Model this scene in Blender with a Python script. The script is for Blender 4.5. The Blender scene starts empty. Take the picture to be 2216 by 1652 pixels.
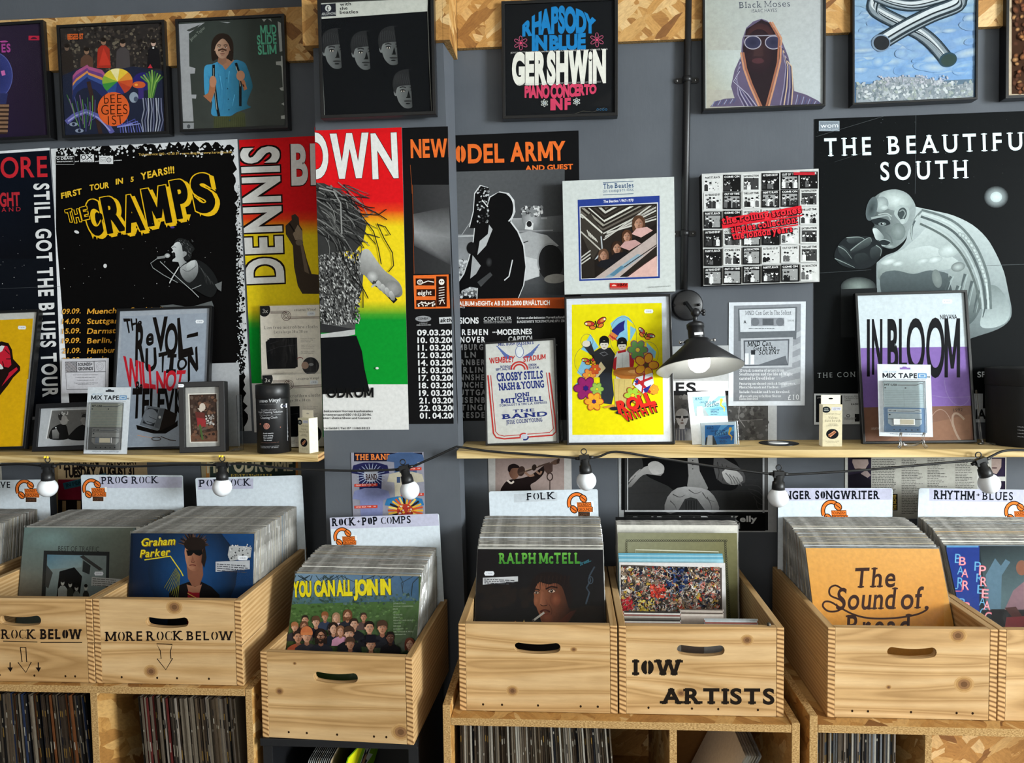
import bpy, math, random
from mathutils import Vector, Matrix
from mathutils.geometry import tessellate_polygon
SC = bpy.context.scene
COL = SC.collection
RND = random.Random(11)
# ------------------------------------------------------------------ camera
FPX, CX, CY = 1650.0, 1108.0, 826.0
DW, CH = 2.3, 1.55
YAW, PIT, ROL = math.radians(4.05), math.radians(3.15), math.radians(-0.79)
FW = Vector((-math.sin(YAW)*math.cos(PIT), math.cos(YAW)*math.cos(PIT), -math.sin(PIT)))
RT = Vector((math.cos(YAW), math.sin(YAW), 0)); UP = RT.cross(FW)
RT, UP = math.cos(ROL)*RT + math.sin(ROL)*UP, -math.sin(ROL)*RT + math.cos(ROL)*UP
CAMO = Vector((0, -DW, CH))
cd = bpy.data.cameras.new('camera'); cam = bpy.data.objects.new('camera', cd); COL.objects.link(cam)
cd.sensor_fit = 'HORIZONTAL'; cd.sensor_width = 36; cd.lens = FPX/2216*36; cd.clip_start = 0.05
m = Matrix.Identity(4)
for i, v in enumerate((RT, UP, -FW)):
    for j in range(3): m[j][i] = v[j]
m.translation = CAMO; cam.matrix_world = m; SC.camera = cam
# ------------------------------------------------------------------ light
SC.view_settings.view_transform = 'Standard'; SC.view_settings.look = 'None'
SC.view_settings.gamma = 1; SC.view_settings.use_curve_mapping = False
SC.view_settings.exposure = 0.0
w = bpy.data.worlds.new('world'); SC.world = w; w.use_nodes = True
bg = w.node_tree.nodes['Background']; bg.inputs[0].default_value = (0.72, 0.82, 1.0, 1); bg.inputs[1].default_value = 0.09
def area(name, loc, tgt, sx, sy, power, col):
    l = bpy.data.lights.new(name, 'AREA'); l.shape = 'RECTANGLE'; l.size = sx; l.size_y = sy; l.energy = power; l.color = col
    o = bpy.data.objects.new(name, l); COL.objects.link(o); o.location = loc
    o.rotation_euler = (Vector(tgt)-Vector(loc)).to_track_quat('-Z', 'Y').to_euler(); return o
area('side_window_daylight', (6.4, -4.2, 2.0), (0.0, -0.2, 1.3), 1.5, 1.9, 800, (0.9, 0.97, 1.0))
area('front_fill_light', (-1.0, -5.0, 1.9), (-0.8, 0, 1.1), 2.2, 1.6, 30, (1.0, 0.95, 0.88))  # weak warm fill added behind the camera, set left to lift the dim side
# ------------------------------------------------------------------ basics
def lin(c):
    if isinstance(c, str):
        c = c.lstrip('#'); c = ''.join(q*2 for q in c) if len(c) == 3 else c; c = tuple(int(c[i:i+2], 16) for i in (0, 2, 4))
    return tuple(((x/255)/12.92 if x/255 <= 0.04045 else ((x/255+0.055)/1.055)**2.4) for x in c)
def ray(px, py): return FW + RT*((px-CX)/FPX) - UP*((py-CY)/FPX)
def PT(px, py, Y=None, Z=None):
    d = ray(px, py); t = (Y-CAMO.y)/d.y if Y is not None else (Z-CAMO.z)/d.z
    return CAMO + d*t
def frame_mat(O, U, N):
    U = U.normalized(); N = N.normalized(); V = N.cross(U).normalized(); U = V.cross(N)
    M = Matrix.Identity(4)
    for i, v in enumerate((U, V, N)):
        for j in range(3): M[j][i] = v[j]
    M.translation = O; return M
def isect(px, py, O, N):
    d = ray(px, py); return CAMO + d*((O-CAMO).dot(N)/d.dot(N))
def wallp(Y): return (Vector((0, Y, 0)), Vector((0, -1, 0)))
def leanp(yb, zb, deg, yaw=0, x0=0):
    a = math.radians(deg); b = math.radians(yaw)
    n = Vector((math.sin(b)*math.cos(a), -math.cos(b)*math.cos(a), math.sin(a))); return (Vector((x0, yb, zb)), n)
def rect4(pl, tl, tr, br, bl, sq=None, snapz=None):
    O, N = pl; a, b, c, d = [isect(p[0], p[1], O, N) for p in (tl, tr, br, bl)]
    U = (b-a) + (c-d); wd = ((b-a).length + (c-d).length)/2; ht = ((d-a).length + (c-b).length)/2
    ctr = (a+b+c+d)/4; M = frame_mat(ctr, U, N); V = M.col[1].xyz
    if sq == 'bot':
        ctr = (c+d)/2 + V*wd/2; ht = wd
    elif sq == 'top':
        wd = (b-a).length; M = frame_mat((a+b)/2, b-a, N); V = M.col[1].xyz; ctr = (a+b)/2 - V*wd/2; ht = wd
    M.translation = ctr
    if snapz is not None:
        low = min((M @ Vector((sx*wd/2, -ht/2, 0))).z for sx in (-1, 1)); ctr = M.translation; ctr.z += snapz-low; M.translation = ctr
    return M, wd, ht
# ------------------------------------------------------------------ materials
MATS = {}
def new_mat(name, col=(0.5, 0.5, 0.5), rough=0.5, metal=0.0, spec=0.5):
    m = bpy.data.materials.new(name); m.use_nodes = True; b = m.node_tree.nodes['Principled BSDF']
    b.inputs['Base Color'].default_value = (*col, 1); b.inputs['Roughness'].default_value = rough
    b.inputs['Metallic'].default_value = metal; b.inputs['Specular IOR Level'].default_value = spec
    MATS[name] = m; return m, m.node_tree.nodes, m.node_tree.links, b
def mapping(n, l, scale=(1, 1, 1), rot=(0, 0, 0), kind='Object', loc=(0, 0, 0), vt='POINT'):
    tc = n.new('ShaderNodeTexCoord'); mp = n.new('ShaderNodeMapping'); mp.vector_type = vt; mp.inputs['Scale'].default_value = scale
    mp.inputs['Rotation'].default_value = rot; mp.inputs['Location'].default_value = loc; l.new(tc.outputs[kind], mp.inputs[0]); return mp.outputs[0]
def noise(n, l, vec, scale, detail=4, rough=0.5, dist=0):
    t = n.new('ShaderNodeTexNoise'); t.inputs['Scale'].default_value = scale; t.inputs['Detail'].default_value = detail
    t.inputs['Roughness'].default_value = rough; t.inputs['Distortion'].default_value = dist; l.new(vec, t.inputs['Vector']); return t
def ramp(n, l, fac, stops):
    r = n.new('ShaderNodeValToRGB'); e = r.color_ramp.elements
    while len(e) < len(stops): e.new(0.5)
    for i, (p, c) in enumerate(stops): e[i].position = p; e[i].color = (*c, 1)
    l.new(fac, r.inputs[0]); return r
def mixc(n, l, fac, a, b, mode='MIX'):
    x = n.new('ShaderNodeMix'); x.data_type = 'RGBA'; x.blend_type = mode
    for s, v in ((0, fac), (6, a), (7, b)):
        if isinstance(v, (int, float)): x.inputs[s].default_value = v
        elif isinstance(v, tuple): x.inputs[s].default_value = (*v, 1)
        else: l.new(v, x.inputs[s])
    return x.outputs[2]
def bump(n, l, b, h, strength, dist=0.002):
    k = n.new('ShaderNodeBump'); k.inputs['Strength'].default_value = strength; k.inputs['Distance'].default_value = dist
    l.new(h, k.inputs['Height']); l.new(k.outputs[0], b.inputs['Normal'])
def printed(name, rough, coat=0.0):
    m, n, l, b = new_mat(name, rough=rough); a = n.new('ShaderNodeVertexColor'); a.layer_name = 'Col'
    t = noise(n, l, mapping(n, l), 90, 5, 0.6); r = ramp(n, l, t.outputs[0], [(0.3, (0.9,)*3), (0.7, (1.06,)*3)])
    l.new(mixc(n, l, 1.0, a.outputs[0], r.outputs[0], 'MULTIPLY'), b.inputs['Base Color'])
    b.inputs['Specular IOR Level'].default_value = 0.03; b.inputs['Coat Weight'].default_value = coat; b.inputs['Coat Roughness'].default_value = 0.12; return m
printed('print_matt', 0.65); printed('print_gloss', 0.4, 0.0); printed('print_ink', 0.8)
def plain(name, c, rough=0.5, metal=0.0, spec=0.5): return new_mat(name, lin(c), rough, metal, spec)[0]
plain('black_frame', '#0d0d0e', 0.3); plain('black_satin', '#131315', 0.42); plain('black_matt', '#0c0c0d', 0.8); plain('grey_card', '#8a8a88', 0.9)
plain('chrome', '#c9c9c9', 0.2, 1.0); plain('cream_card', '#e6dcc4', 0.7); plain('white_card', '#e9ebec', 0.55); plain('white_enamel', '#8f9291', 0.45)
plain('bulb_white', '#eef0f3', 0.18); plain('cable_black', '#101011', 0.45); plain('yellow_led', '#ffd928', 0.3); plain('screw', '#55504a', 0.4, 0.8)
plain('room_white', '#d8d6d0', 0.9); plain('vinyl_black', '#0a0a0b', 0.25)
def wall_mat():
    m, n, l, b = new_mat('wall_paint', rough=0.6, spec=0.15); v = mapping(n, l)
    t = noise(n, l, v, 3.0, 6, 0.6); r = ramp(n, l, t.outputs[0], [(0.3, lin('#4f5359')), (0.7, lin('#595d63'))]); l.new(r.outputs[0], b.inputs['Base Color'])
    t2 = noise(n, l, mapping(n, l, (40, 40, 9)), 3, 4); bump(n, l, b, t2.outputs[0], 0.25, 0.001)
wall_mat()
def wood_mat(name, light, mid, dark, axis, sc=1.0, bd='Z'):
    m, n, l, b = new_mat(name, rough=0.62, spec=0.3)
    oi = n.new('ShaderNodeObjectInfo'); tc = n.new('ShaderNodeTexCoord')
    ad = n.new('ShaderNodeVectorMath'); ad.operation = 'MULTIPLY_ADD'; l.new(oi.outputs['Random'], ad.inputs[0]); ad.inputs[1].default_value = (7, 3, 5); l.new(tc.outputs['Object'], ad.inputs[2])
    mp = n.new('ShaderNodeMapping'); s = [9*sc, 9*sc, 9*sc]; s[axis] = 0.7*sc; mp.inputs['Scale'].default_value = s; l.new(ad.outputs[0], mp.inputs[0])
    d = noise(n, l, mp.outputs[0], 0.75, 2, 0.45); mm = n.new('ShaderNodeVectorMath'); mm.operation = 'MULTIPLY_ADD'
    l.new(d.outputs['Color'], mm.inputs[0]); mm.inputs[1].default_value = (0.9, 0.9, 0.9); l.new(mp.outputs[0], mm.inputs[2])
    wv = n.new('ShaderNodeTexWave'); wv.wave_type = 'BANDS'; wv.bands_direction = bd; wv.inputs['Scale'].default_value = 3.4; wv.inputs['Distortion'].default_value = 0.8
    wv.inputs['Detail'].default_value = 3; l.new(mm.outputs[0], wv.inputs['Vector'])
    r = ramp(n, l, wv.outputs[0], [(0.0, light), (0.6, mid), (0.93, dark), (1.0, mid)])
    f = noise(n, l, mp.outputs[0], 14, 4, 0.7); r2 = ramp(n, l, f.outputs[0], [(0.3, (0.86, 0.84, 0.8)), (0.7, (1.05, 1.05, 1.05))])
    big = noise(n, l, tc.outputs['Object'], 5, 2); r3 = ramp(n, l, big.outputs[0], [(0.35, (0.86, 0.83, 0.78)), (0.65, (1.05, 1.04, 1.03))])
    c = mixc(n, l, 1.0, r.outputs[0], r2.outputs[0], 'MULTIPLY'); c = mixc(n, l, 1.0, c, r3.outputs[0], 'MULTIPLY'); l.new(c, b.inputs['Base Color'])
    bump(n, l, b, wv.outputs[0], 0.12, 0.0006); return m
PL, PM, PD = lin('#c9a87b'), lin('#be9968'), lin('#a68152')
wood_mat('pine_across', PL, PM, PD, 0); wood_mat('pine_deep', PL, PM, PD, 1)
wood_mat('shelf_wood', lin('#d6bf8d'), lin('#cbb07a'), lin('#ab905a'), 0, 0.8, 'DIAGONAL')
def endgrain():
    m, n, l, b = new_mat('end_grain', rough=0.75, spec=0.2); v = mapping(n, l, (1, 1, 1), loc=(0.03, 0, 0.05))
    wv = n.new('ShaderNodeTexWave'); wv.wave_type = 'RINGS'; wv.rings_direction = 'Y'; wv.inputs['Scale'].default_value = 30; wv.inputs['Distortion'].default_value = 3.0; wv.inputs['Detail'].default_value = 2
    wv.inputs['Detail Scale'].default_value = 0.4; l.new(v, wv.inputs['Vector'])
    r = ramp(n, l, wv.outputs[0], [(0.2, lin('#c79f6c')), (0.7, lin('#a87e4e')), (1, lin('#6f4c2b'))]); l.new(r.outputs[0], b.inputs['Base Color'])
endgrain()
def osb(name, tint):
    m, n, l, b = new_mat(name, rough=0.6, spec=0.35); outs = []
    for rot, sc, sd in (((0.1, 0.25, 0.2), (.10, .10, .026), 0), ((0.1, 1.0, 0.9), (.085, .085, .022), 3), ((0.2, -0.75, -0.8), (.09, .09, .024), 7)):
        mp = mapping(n, l, sc, rot, loc=(sd, sd*.3, sd*.7), vt='TEXTURE'); d = noise(n, l, mp, 1.3, 2); mx = mixc(n, l, 0.6, mp, d.outputs['Color'], 'ADD')
        vo = n.new('ShaderNodeTexVoronoi'); vo.inputs['Scale'].default_value = 1.0; l.new(mx, vo.inputs['Vector']); outs.append((vo, mp))
    cols = []
    for vo, mp in outs:
        sp = n.new('ShaderNodeSeparateColor'); l.new(vo.outputs['Color'], sp.inputs[0])
        r = ramp(n, l, sp.outputs[0], [(0.0, lin('#7d5226')), (0.15, lin('#a97a40')), (0.5, lin('#bd8f50')), (0.8, lin('#cba469')), (1.0, lin('#dcbd8b'))])
        fib = noise(n, l, mp, 5, 4, 0.7); r2 = ramp(n, l, fib.outputs[0], [(0.25, (0.62, 0.58, 0.52)), (0.6, (1.05, 1.05, 1.05))])
        cols.append((mixc(n, l, 0.8, r.outputs[0], r2.outputs[0], 'MULTIPLY'), sp))
    f1 = ramp(n, l, cols[1][1].outputs[1], [(0.45, (0, 0, 0)), (0.5, (1, 1, 1))]); f2 = ramp(n, l, cols[2][1].outputs[1], [(0.55, (0, 0, 0)), (0.6, (1, 1, 1))])
    c = mixc(n, l, f1.outputs[0], cols[0][0], cols[1][0]); c = mixc(n, l, f2.outputs[0], c, cols[2][0])
    l.new(mixc(n, l, 1.0, c, tint, 'MULTIPLY'), b.inputs['Base Color'])
    bump(n, l, b, cols[0][1].outputs[2], 0.25, 0.001)
osb('osb', (0.9, 0.86, 0.8))
def osb_edge():
    m, n, l, b = new_mat('osb_edge', rough=0.9, spec=0.1); t = noise(n, l, mapping(n, l, (1, 1, 2.2)), 210, 5, 0.75)
    r = ramp(n, l, t.outputs[0], [(0.3, lin('#4b3620')), (0.45, lin('#9a7648')), (0.6, lin('#c3a06c')), (0.8, lin('#e0c698'))]); l.new(r.outputs[0], b.inputs['Base Color'])
    bump(n, l, b, t.outputs[0], 0.6, 0.002)
osb_edge()
def clear(name, tint, fac, rough, bumpy=0.0):
    m = bpy.data.materials.new(name); m.use_nodes = True; n, l = m.node_tree.nodes, m.node_tree.links; n.clear()
    o = n.new('ShaderNodeOutputMaterial'); t = n.new('ShaderNodeBsdfTransparent'); t.inputs[0].default_value = (*tint, 1)
    g = n.new('ShaderNodeBsdfGlossy'); g.inputs['Roughness'].default_value = rough; g.inputs[0].default_value = (1, 1, 1, 1)
    f = n.new('ShaderNodeFresnel'); f.inputs[0].default_value = 1.45; x = n.new('ShaderNodeMixShader'); ml = n.new('ShaderNodeMath'); ml.operation = 'MULTIPLY'; ml.inputs[1].default_value = fac
    l.new(f.outputs[0], ml.inputs[0]); l.new(ml.outputs[0], x.inputs[0]); l.new(t.outputs[0], x.inputs[1]); l.new(g.outputs[0], x.inputs[2]); l.new(x.outputs[0], o.inputs[0])
    if bumpy:
        tx = noise(n, l, mapping(n, l, (1, 0.6, 1)), 16, 3, 0.5, 0.8); k = n.new('ShaderNodeBump'); k.inputs['Strength'].default_value = bumpy; k.inputs['Distance'].default_value = 0.012
        l.new(tx.outputs[0], k.inputs['Height']); l.new(k.outputs[0], g.inputs['Normal']); l.new(k.outputs[0], f.inputs['Normal'])
    MATS[name] = m
clear('pane_glass', (0.98, 0.985, 0.985), 0.045, 0.15); clear('poly_sleeve', (0.975, 0.98, 0.98), 0.4, 0.24, 0.25); clear('clear_acrylic', (0.975, 0.985, 0.99), 0.9, 0.08)
def poly_rim():
    m, n, l, b = new_mat('poly_rim', rough=0.28, spec=0.6); t = noise(n, l, mapping(n, l, (9, 4, 5)), 3, 4, 0.65)
    r = ramp(n, l, t.outputs[0], [(0.25, lin('#46443f')), (0.5, lin('#77746e')), (0.7, lin('#a09e98')), (0.85, lin('#dcdad6'))]); l.new(r.outputs[0], b.inputs['Base Color'])
    bump(n, l, b, t.outputs[0], 0.3, 0.002)
poly_rim()
def emit(name, col, s):
    m, n, l, b = new_mat(name, (0.9, 0.9, 0.9), 0.3); b.inputs['Emission Color'].default_value = (*col, 1); b.inputs['Emission Strength'].default_value = s
emit('lit_bulb', (1.0, 0.97, 0.9), 9)
# ------------------------------------------------------------------ mesh builder
class MB:
    def __init__(s): s.v = []; s.f = []; s.mi = []; s.c = []; s.sm = []
    def add(s, vs, fs, mi=0, col=(1, 1, 1), smooth=False):
        o = len(s.v); s.v += [tuple(x) for x in vs]
        for f in fs: s.f.append(tuple(i+o for i in f)); s.mi.append(mi); s.c.append(col); s.sm.append(smooth)
    def box(s, x0, x1, y0, y1, z0, z1, mi=0, col=(1, 1, 1), front=None):
        vs = [(x0,y0,z0),(x1,y0,z0),(x1,y1,z0),(x0,y1,z0),(x0,y0,z1),(x1,y0,z1),(x1,y1,z1),(x0,y1,z1)]
        fs = [(0,3,2,1),(4,5,6,7),(0,1,5,4),(1,2,6,5),(2,3,7,6),(3,0,4,7)]
        s.add(vs, fs, mi, col)
        if front is not None:
            for idx, mm in front.items(): s.mi[len(s.f)-6+idx] = mm
        return s
    def prism(s, pts, n0, n1, mi=0, col=(1, 1, 1), holes=()):
        loops = [list(pts)] + [list(h) for h in holes]; flat = [p for L in loops for p in L]; k = len(flat)
        tris = tessellate_polygon([[Vector((p[0], p[1], 0)) for p in L] for L in loops])
        vs = [(p[0], p[1], n0) for p in flat] + [(p[0], p[1], n1) for p in flat]; fs = []
        for t in tris:
            a, b, c = [Vector(flat[i]) for i in t]
            if (b-a).cross(c-a) < 0: t = (t[0], t[2], t[1])
            fs.append(tuple(i+k for i in t)); fs.append((t[2], t[1], t[0]))
        o = 0
        for L in loops:
            ar = sum(L[i][0]*L[(i+1) % len(L)][1]-L[(i+1) % len(L)][0]*L[i][1] for i in range(len(L)))
            hole = L is not loops[0]; flip = (ar < 0) != hole
            for i in range(len(L)):
                j = (i+1) % len(L); q = (o+i, o+j, o+j+k, o+i+k); fs.append(q[::-1] if flip else q)
            o += len(L)
        s.add(vs, fs, mi, col); return s
    def lathe(s, prof, seg=32, M=None, mi=0, caps=True, smooth=True):
        M = M or Matrix.Identity(4); vs = []; fs = []; k = len(prof)
        for i in range(seg):
            a = 2*math.pi*i/seg
            for r, z in prof: vs.append(M @ Vector((r*math.cos(a), r*math.sin(a), z)))
        for i in range(seg):
            j = (i+1) % seg
            for q in range(k-1): fs.append((i*k+q, j*k+q, j*k+q+1, i*k+q+1))
        s.add(vs, fs, mi, smooth=smooth)
        if caps:
            if prof[0][0] > 1e-6: s.add([vs[i*k] for i in range(seg)], [tuple(range(seg))[::-1]], mi)
            if prof[-1][0] > 1e-6: s.add([vs[i*k+k-1] for i in range(seg)], [tuple(range(seg))], mi)
        return s
    def tube(s, pts, r, seg=10, mi=0):
        pts = [Vector(p) for p in pts]; vs = []; fs = []; prev = None
        for i, p in enumerate(pts):
            t = (pts[min(i+1, len(pts)-1)]-pts[max(i-1, 0)]).normalized()
            u = t.cross(Vector((0, 0, 1)) if abs(t.z) < 0.9 else Vector((0, 1, 0))).normalized()
            if prev is not None: u = (prev - t*prev.dot(t)).normalized()
            prev = u; w_ = t.cross(u); rr = r[i] if isinstance(r, (list, tuple)) else r
            for k in range(seg): a = 2*math.pi*k/seg; vs.append(p+(u*math.cos(a)+w_*math.sin(a))*rr)
        for i in range(len(pts)-1):
            for k in range(seg): j = (k+1) % seg; fs.append((i*seg+k, i*seg+j, (i+1)*seg+j, (i+1)*seg+k))
        fs += [tuple(range(seg))[::-1], tuple((len(pts)-1)*seg+k for k in range(seg))]
        s.add(vs, fs, mi, smooth=True); return s
    def mesh(s, name, mats):
        me = bpy.data.meshes.new(name); me.from_pydata(s.v, [], s.f); me.update()
        for x in mats: me.materials.append(MATS[x])
        me.polygons.foreach_set('material_index', s.mi); me.polygons.foreach_set('use_smooth', s.sm)
        if any(x.startswith('print') for x in mats):
            at = me.color_attributes.new('Col', 'FLOAT_COLOR', 'CORNER'); buf = []
            for f, c in zip(s.f, s.c):
                if isinstance(c[0], (tuple, list)):
                    for q in c: buf += [*q, 1.0]
                else: buf += [*c, 1.0]*len(f)
            at.data.foreach_set('color', buf)
        return me
    def build(s, name, mats, parent=None, M=None, bevel=0):
        me = s.mesh(name, mats if isinstance(mats, (list, tuple)) else [mats]); o = bpy.data.objects.new(name, me); COL.objects.link(o)
        if parent is not None: o.parent = parent
        if M is not None: o.matrix_local = M
        if bevel:
            b = o.modifiers.new('edge', 'BEVEL'); b.width = bevel; b.segments = 2; b.limit_method = 'ANGLE'; b.angle_limit = 0.7
        return o
def tag(o, label=None, cat=None, group=None, kind=None):
    for k, v in (('label', label), ('category', cat), ('group', group), ('kind', kind)):
        if v: o[k] = v
    return o
def thing(name, label, cat, M=None, group=None):
    o = bpy.data.objects.new(name, None); COL.objects.link(o); o.empty_display_size = 0.02
    if M is not None: o.matrix_world = M
    return tag(o, label, cat, group)
# ------------------------------------------------------------------ glyphs
GLY = {}
CHARS = "ABCDEFGHIJKLMNOPQRSTUVWXYZabcdefghijklmnopqrstuvwxyz0123456789.,:;!?&+-/'()£•»«·|ÄÜä£*="
WTS = {'r': 0.0, 'b': 0.016, 'x': 0.034, 'o': 0.06, 'l': -0.008}
def make_glyphs():
    tmp = []
    for k, off in WTS.items():
        for ch in dict.fromkeys(CHARS):
            cu = bpy.data.curves.new('g', 'FONT'); cu.body = ch; cu.offset = min(off, 0.012) if ch in 'MW' else off; cu.resolution_u = 5; cu.fill_mode = 'FRONT'
            ob = bpy.data.objects.new('g', cu); COL.objects.link(ob); tmp.append((k, ch, ob, cu))
    dg = bpy.context.evaluated_depsgraph_get(); dg.update()
    for k, ch, ob, cu in tmp:
        me = ob.evaluated_get(dg).to_mesh(); vs = [(v.co.x, v.co.y) for v in me.vertices]; tr = []
        for p in me.polygons:
            q = list(p.vertices)
            for i in range(1, len(q)-1): tr.append((q[0], q[i], q[i+1]))
        GLY[(k, ch)] = [vs, tr]; ob.evaluated_get(dg).to_mesh_clear()
    for k, ch, ob, cu in tmp: bpy.data.objects.remove(ob); bpy.data.curves.remove(cu)
    hv = GLY[('r', 'H')][0]; cap = max(v[1] for v in hv)
    for k, t in (('l', .085), ('r', .115), ('b', .17), ('x', .22), ('o', .28)):     # straight-limbed M and W, drawn limb by limb
        e = max(0, WTS[k])*1.3; w_, dd = 1.0+t*.5, t*1.08
        q4 = [[(-e, -e), (t, -e), (t, 1+e), (-e, 1+e)], [(w_-t, -e), (w_+e, -e), (w_+e, 1+e), (w_-t, 1+e)], [(-e, 1+e), (dd*.95, 1+e), (w_/2+dd*.5, .12), (w_/2-dd*.5, .12)], [(w_-dd*.95, 1+e), (w_+e, 1+e), (w_/2+dd*.5, .12), (w_/2-dd*.5, .12)]]
        v4 = 1.42+t*.4; q5 = [[(-e, 1+e), (dd, 1+e), (v4*.27+dd*.5, -e), (v4*.27-dd*.5, -e)], [(v4*.5-dd*.5, 1+e), (v4*.5+dd*.5, 1+e), (v4*.27+dd*.5, -e), (v4*.27-dd*.5, -e)], [(v4*.5-dd*.5, 1+e), (v4*.5+dd*.5, 1+e), (v4*.73+dd*.5, -e), (v4*.73-dd*.5, -e)], [(v4-dd, 1+e), (v4+e, 1+e), (v4*.73+dd*.5, -e), (v4*.73-dd*.5, -e)]]
        for ch, qs in (('M', q4), ('W', q5)):
            vs = [(x*cap+.08*cap, y*cap) for q in qs for x, y in q]; GLY[(k, ch)] = [vs, [t_ for i in range(len(qs)) for t_ in ((4*i, 4*i+1, 4*i+2), (4*i, 4*i+2, 4*i+3))]]
    for key, (vs, tr) in GLY.items():
        vs = [(x/cap, y/cap) for x, y in vs]; xs = [v[0] for v in vs] or [0, .3]
        cnt = {}
        for t in tr:
            for a, b in ((t[0], t[1]), (t[1], t[2]), (t[2], t[0])): e = (min(a, b), max(a, b)); cnt[e] = cnt.get(e, 0)+1
        ser = [(0.08, 0.2, 0), (max(xs)-.2, max(xs)-.06, 0)] if key[1] == 'M' else []
        for (a, b), c in cnt.items():
            (xa, ya), (xb, yb) = vs[a], vs[b]
            if c == 1 and abs(ya-yb) < 0.01 and 0.06 < abs(xa-xb) < 0.42:
                if abs(ya) < 0.07: ser.append((min(xa, xb), max(xa, xb), 0))
                elif abs(ya-1) < 0.07: ser.append((min(xa, xb), max(xa, xb), 1))
        GLY[key] = (vs, tr, min(xs), max(xs), ser)
make_glyphs()
class Tri(tuple):
    def __new__(c, pts, sub): o = tuple.__new__(c, pts); o.sub = sub; return o
def layout(txt, font, track=0.0, serif=0.0, split=False):
    out = []; x = 0.0
    for ch in txt:
        if ch == ' ': x += 0.36+track; continue
        g = GLY.get((font, ch))
        if not g: x += 0.4; continue
        vs, tr, x0, x1, ser = g; tris = []
        if split and ch in 'OC' and font != 'o':
            wd = 0.78; tk = 0.25 if font == 'x' else 0.13
            for sgn in ((-1, 1) if ch == 'O' else (-1,)):
                P_ = []; n_ = 10
                for i in range(n_+1):
                    a = math.radians(-76+152*i/n_) ; P_.append((sgn*math.cos(a)*wd/2, 0.5+0.5*math.sin(a)))
                for i in range(n_, -1, -1):
                    a = math.radians(-70+140*i/n_); P_.append((sgn*math.cos(a)*(wd/2-tk*1.35), 0.5+(0.5-tk*0.5)*math.sin(a)))
                for i in range(n_): tris += [(P_[i], P_[i+1], P_[2*n_+1-i]), (P_[i+1], P_[2*n_-i], P_[2*n_+1-i])]
            if ch == 'C':
                for yy in (0.06, 0.94): s_ = 1 if yy > .5 else -1; tris += [((-0.02, yy+.06*s_), (0.3, yy-.02*s_), (-0.02, yy-.05*s_)), ((0.36, yy+0.05*s_), (0.36, yy-0.24*s_), (0.26, yy-.04*s_))]
            off = x+wd/2+0.06; tris = [tuple((p[0]+off, p[1]) for p in t) for t in tris]; out.append(tris); x += wd+0.14+track; continue
        tris = [tuple((vs[i][0]+x, vs[i][1]) for i in t) for t in tr]
        if ch in 'MW': tris = [t+(q//2,) for q, t in enumerate(tris)]
        if serif:
            th = serif
            for si, (a, b, e) in enumerate(ser):
                y0, y1 = (0, th) if e == 0 else (1-th, 1); e_ = 0.1
                if ch in 'EFLBDPR' : a2, b2 = a-e_, b+(e_ if ch in 'FPR' or e == 1 and ch == 'L' else 0)
                else: a2, b2 = a-e_, b+e_
                q = [(a2+x, y0), (b2+x, y0), (b2+x, y1), (a2+x, y1)]; tris += [(q[0], q[1], q[2], 6+si), (q[0], q[2], q[3], 6+si)]
        out.append(tris); x += x1+max(x0, 0.05)+track+(0.1 if serif else 0)
    xs = [p[0] for g in out for t in g for p in t[:3]] or [0, 1]; a, b = min(xs), max(xs)
    return [[Tri((((p[0]-a)/(b-a), p[1]) for p in t[:3]), t[3] if len(t) > 3 else 0) for t in g] for g in out]
def clip_poly(pts, x0, x1, y0, y1):
    for ax, lim, sg in ((0, x0, 1), (0, x1, -1), (1, y0, 1), (1, y1, -1)):
        out = []; n_ = len(pts)
        for i in range(n_):
            p, q = pts[i], pts[(i+1) % n_]; ip, iq = (p[ax]-lim)*sg >= 0, (q[ax]-lim)*sg >= 0
            if ip: out.append(p)
            if ip != iq: t = (lim-p[ax])/(q[ax]-p[ax]); out.append(tuple(p[k]+(q[k]-p[k])*t for k in range(len(p))))
        pts = out
        if not pts: return []
    return pts
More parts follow.
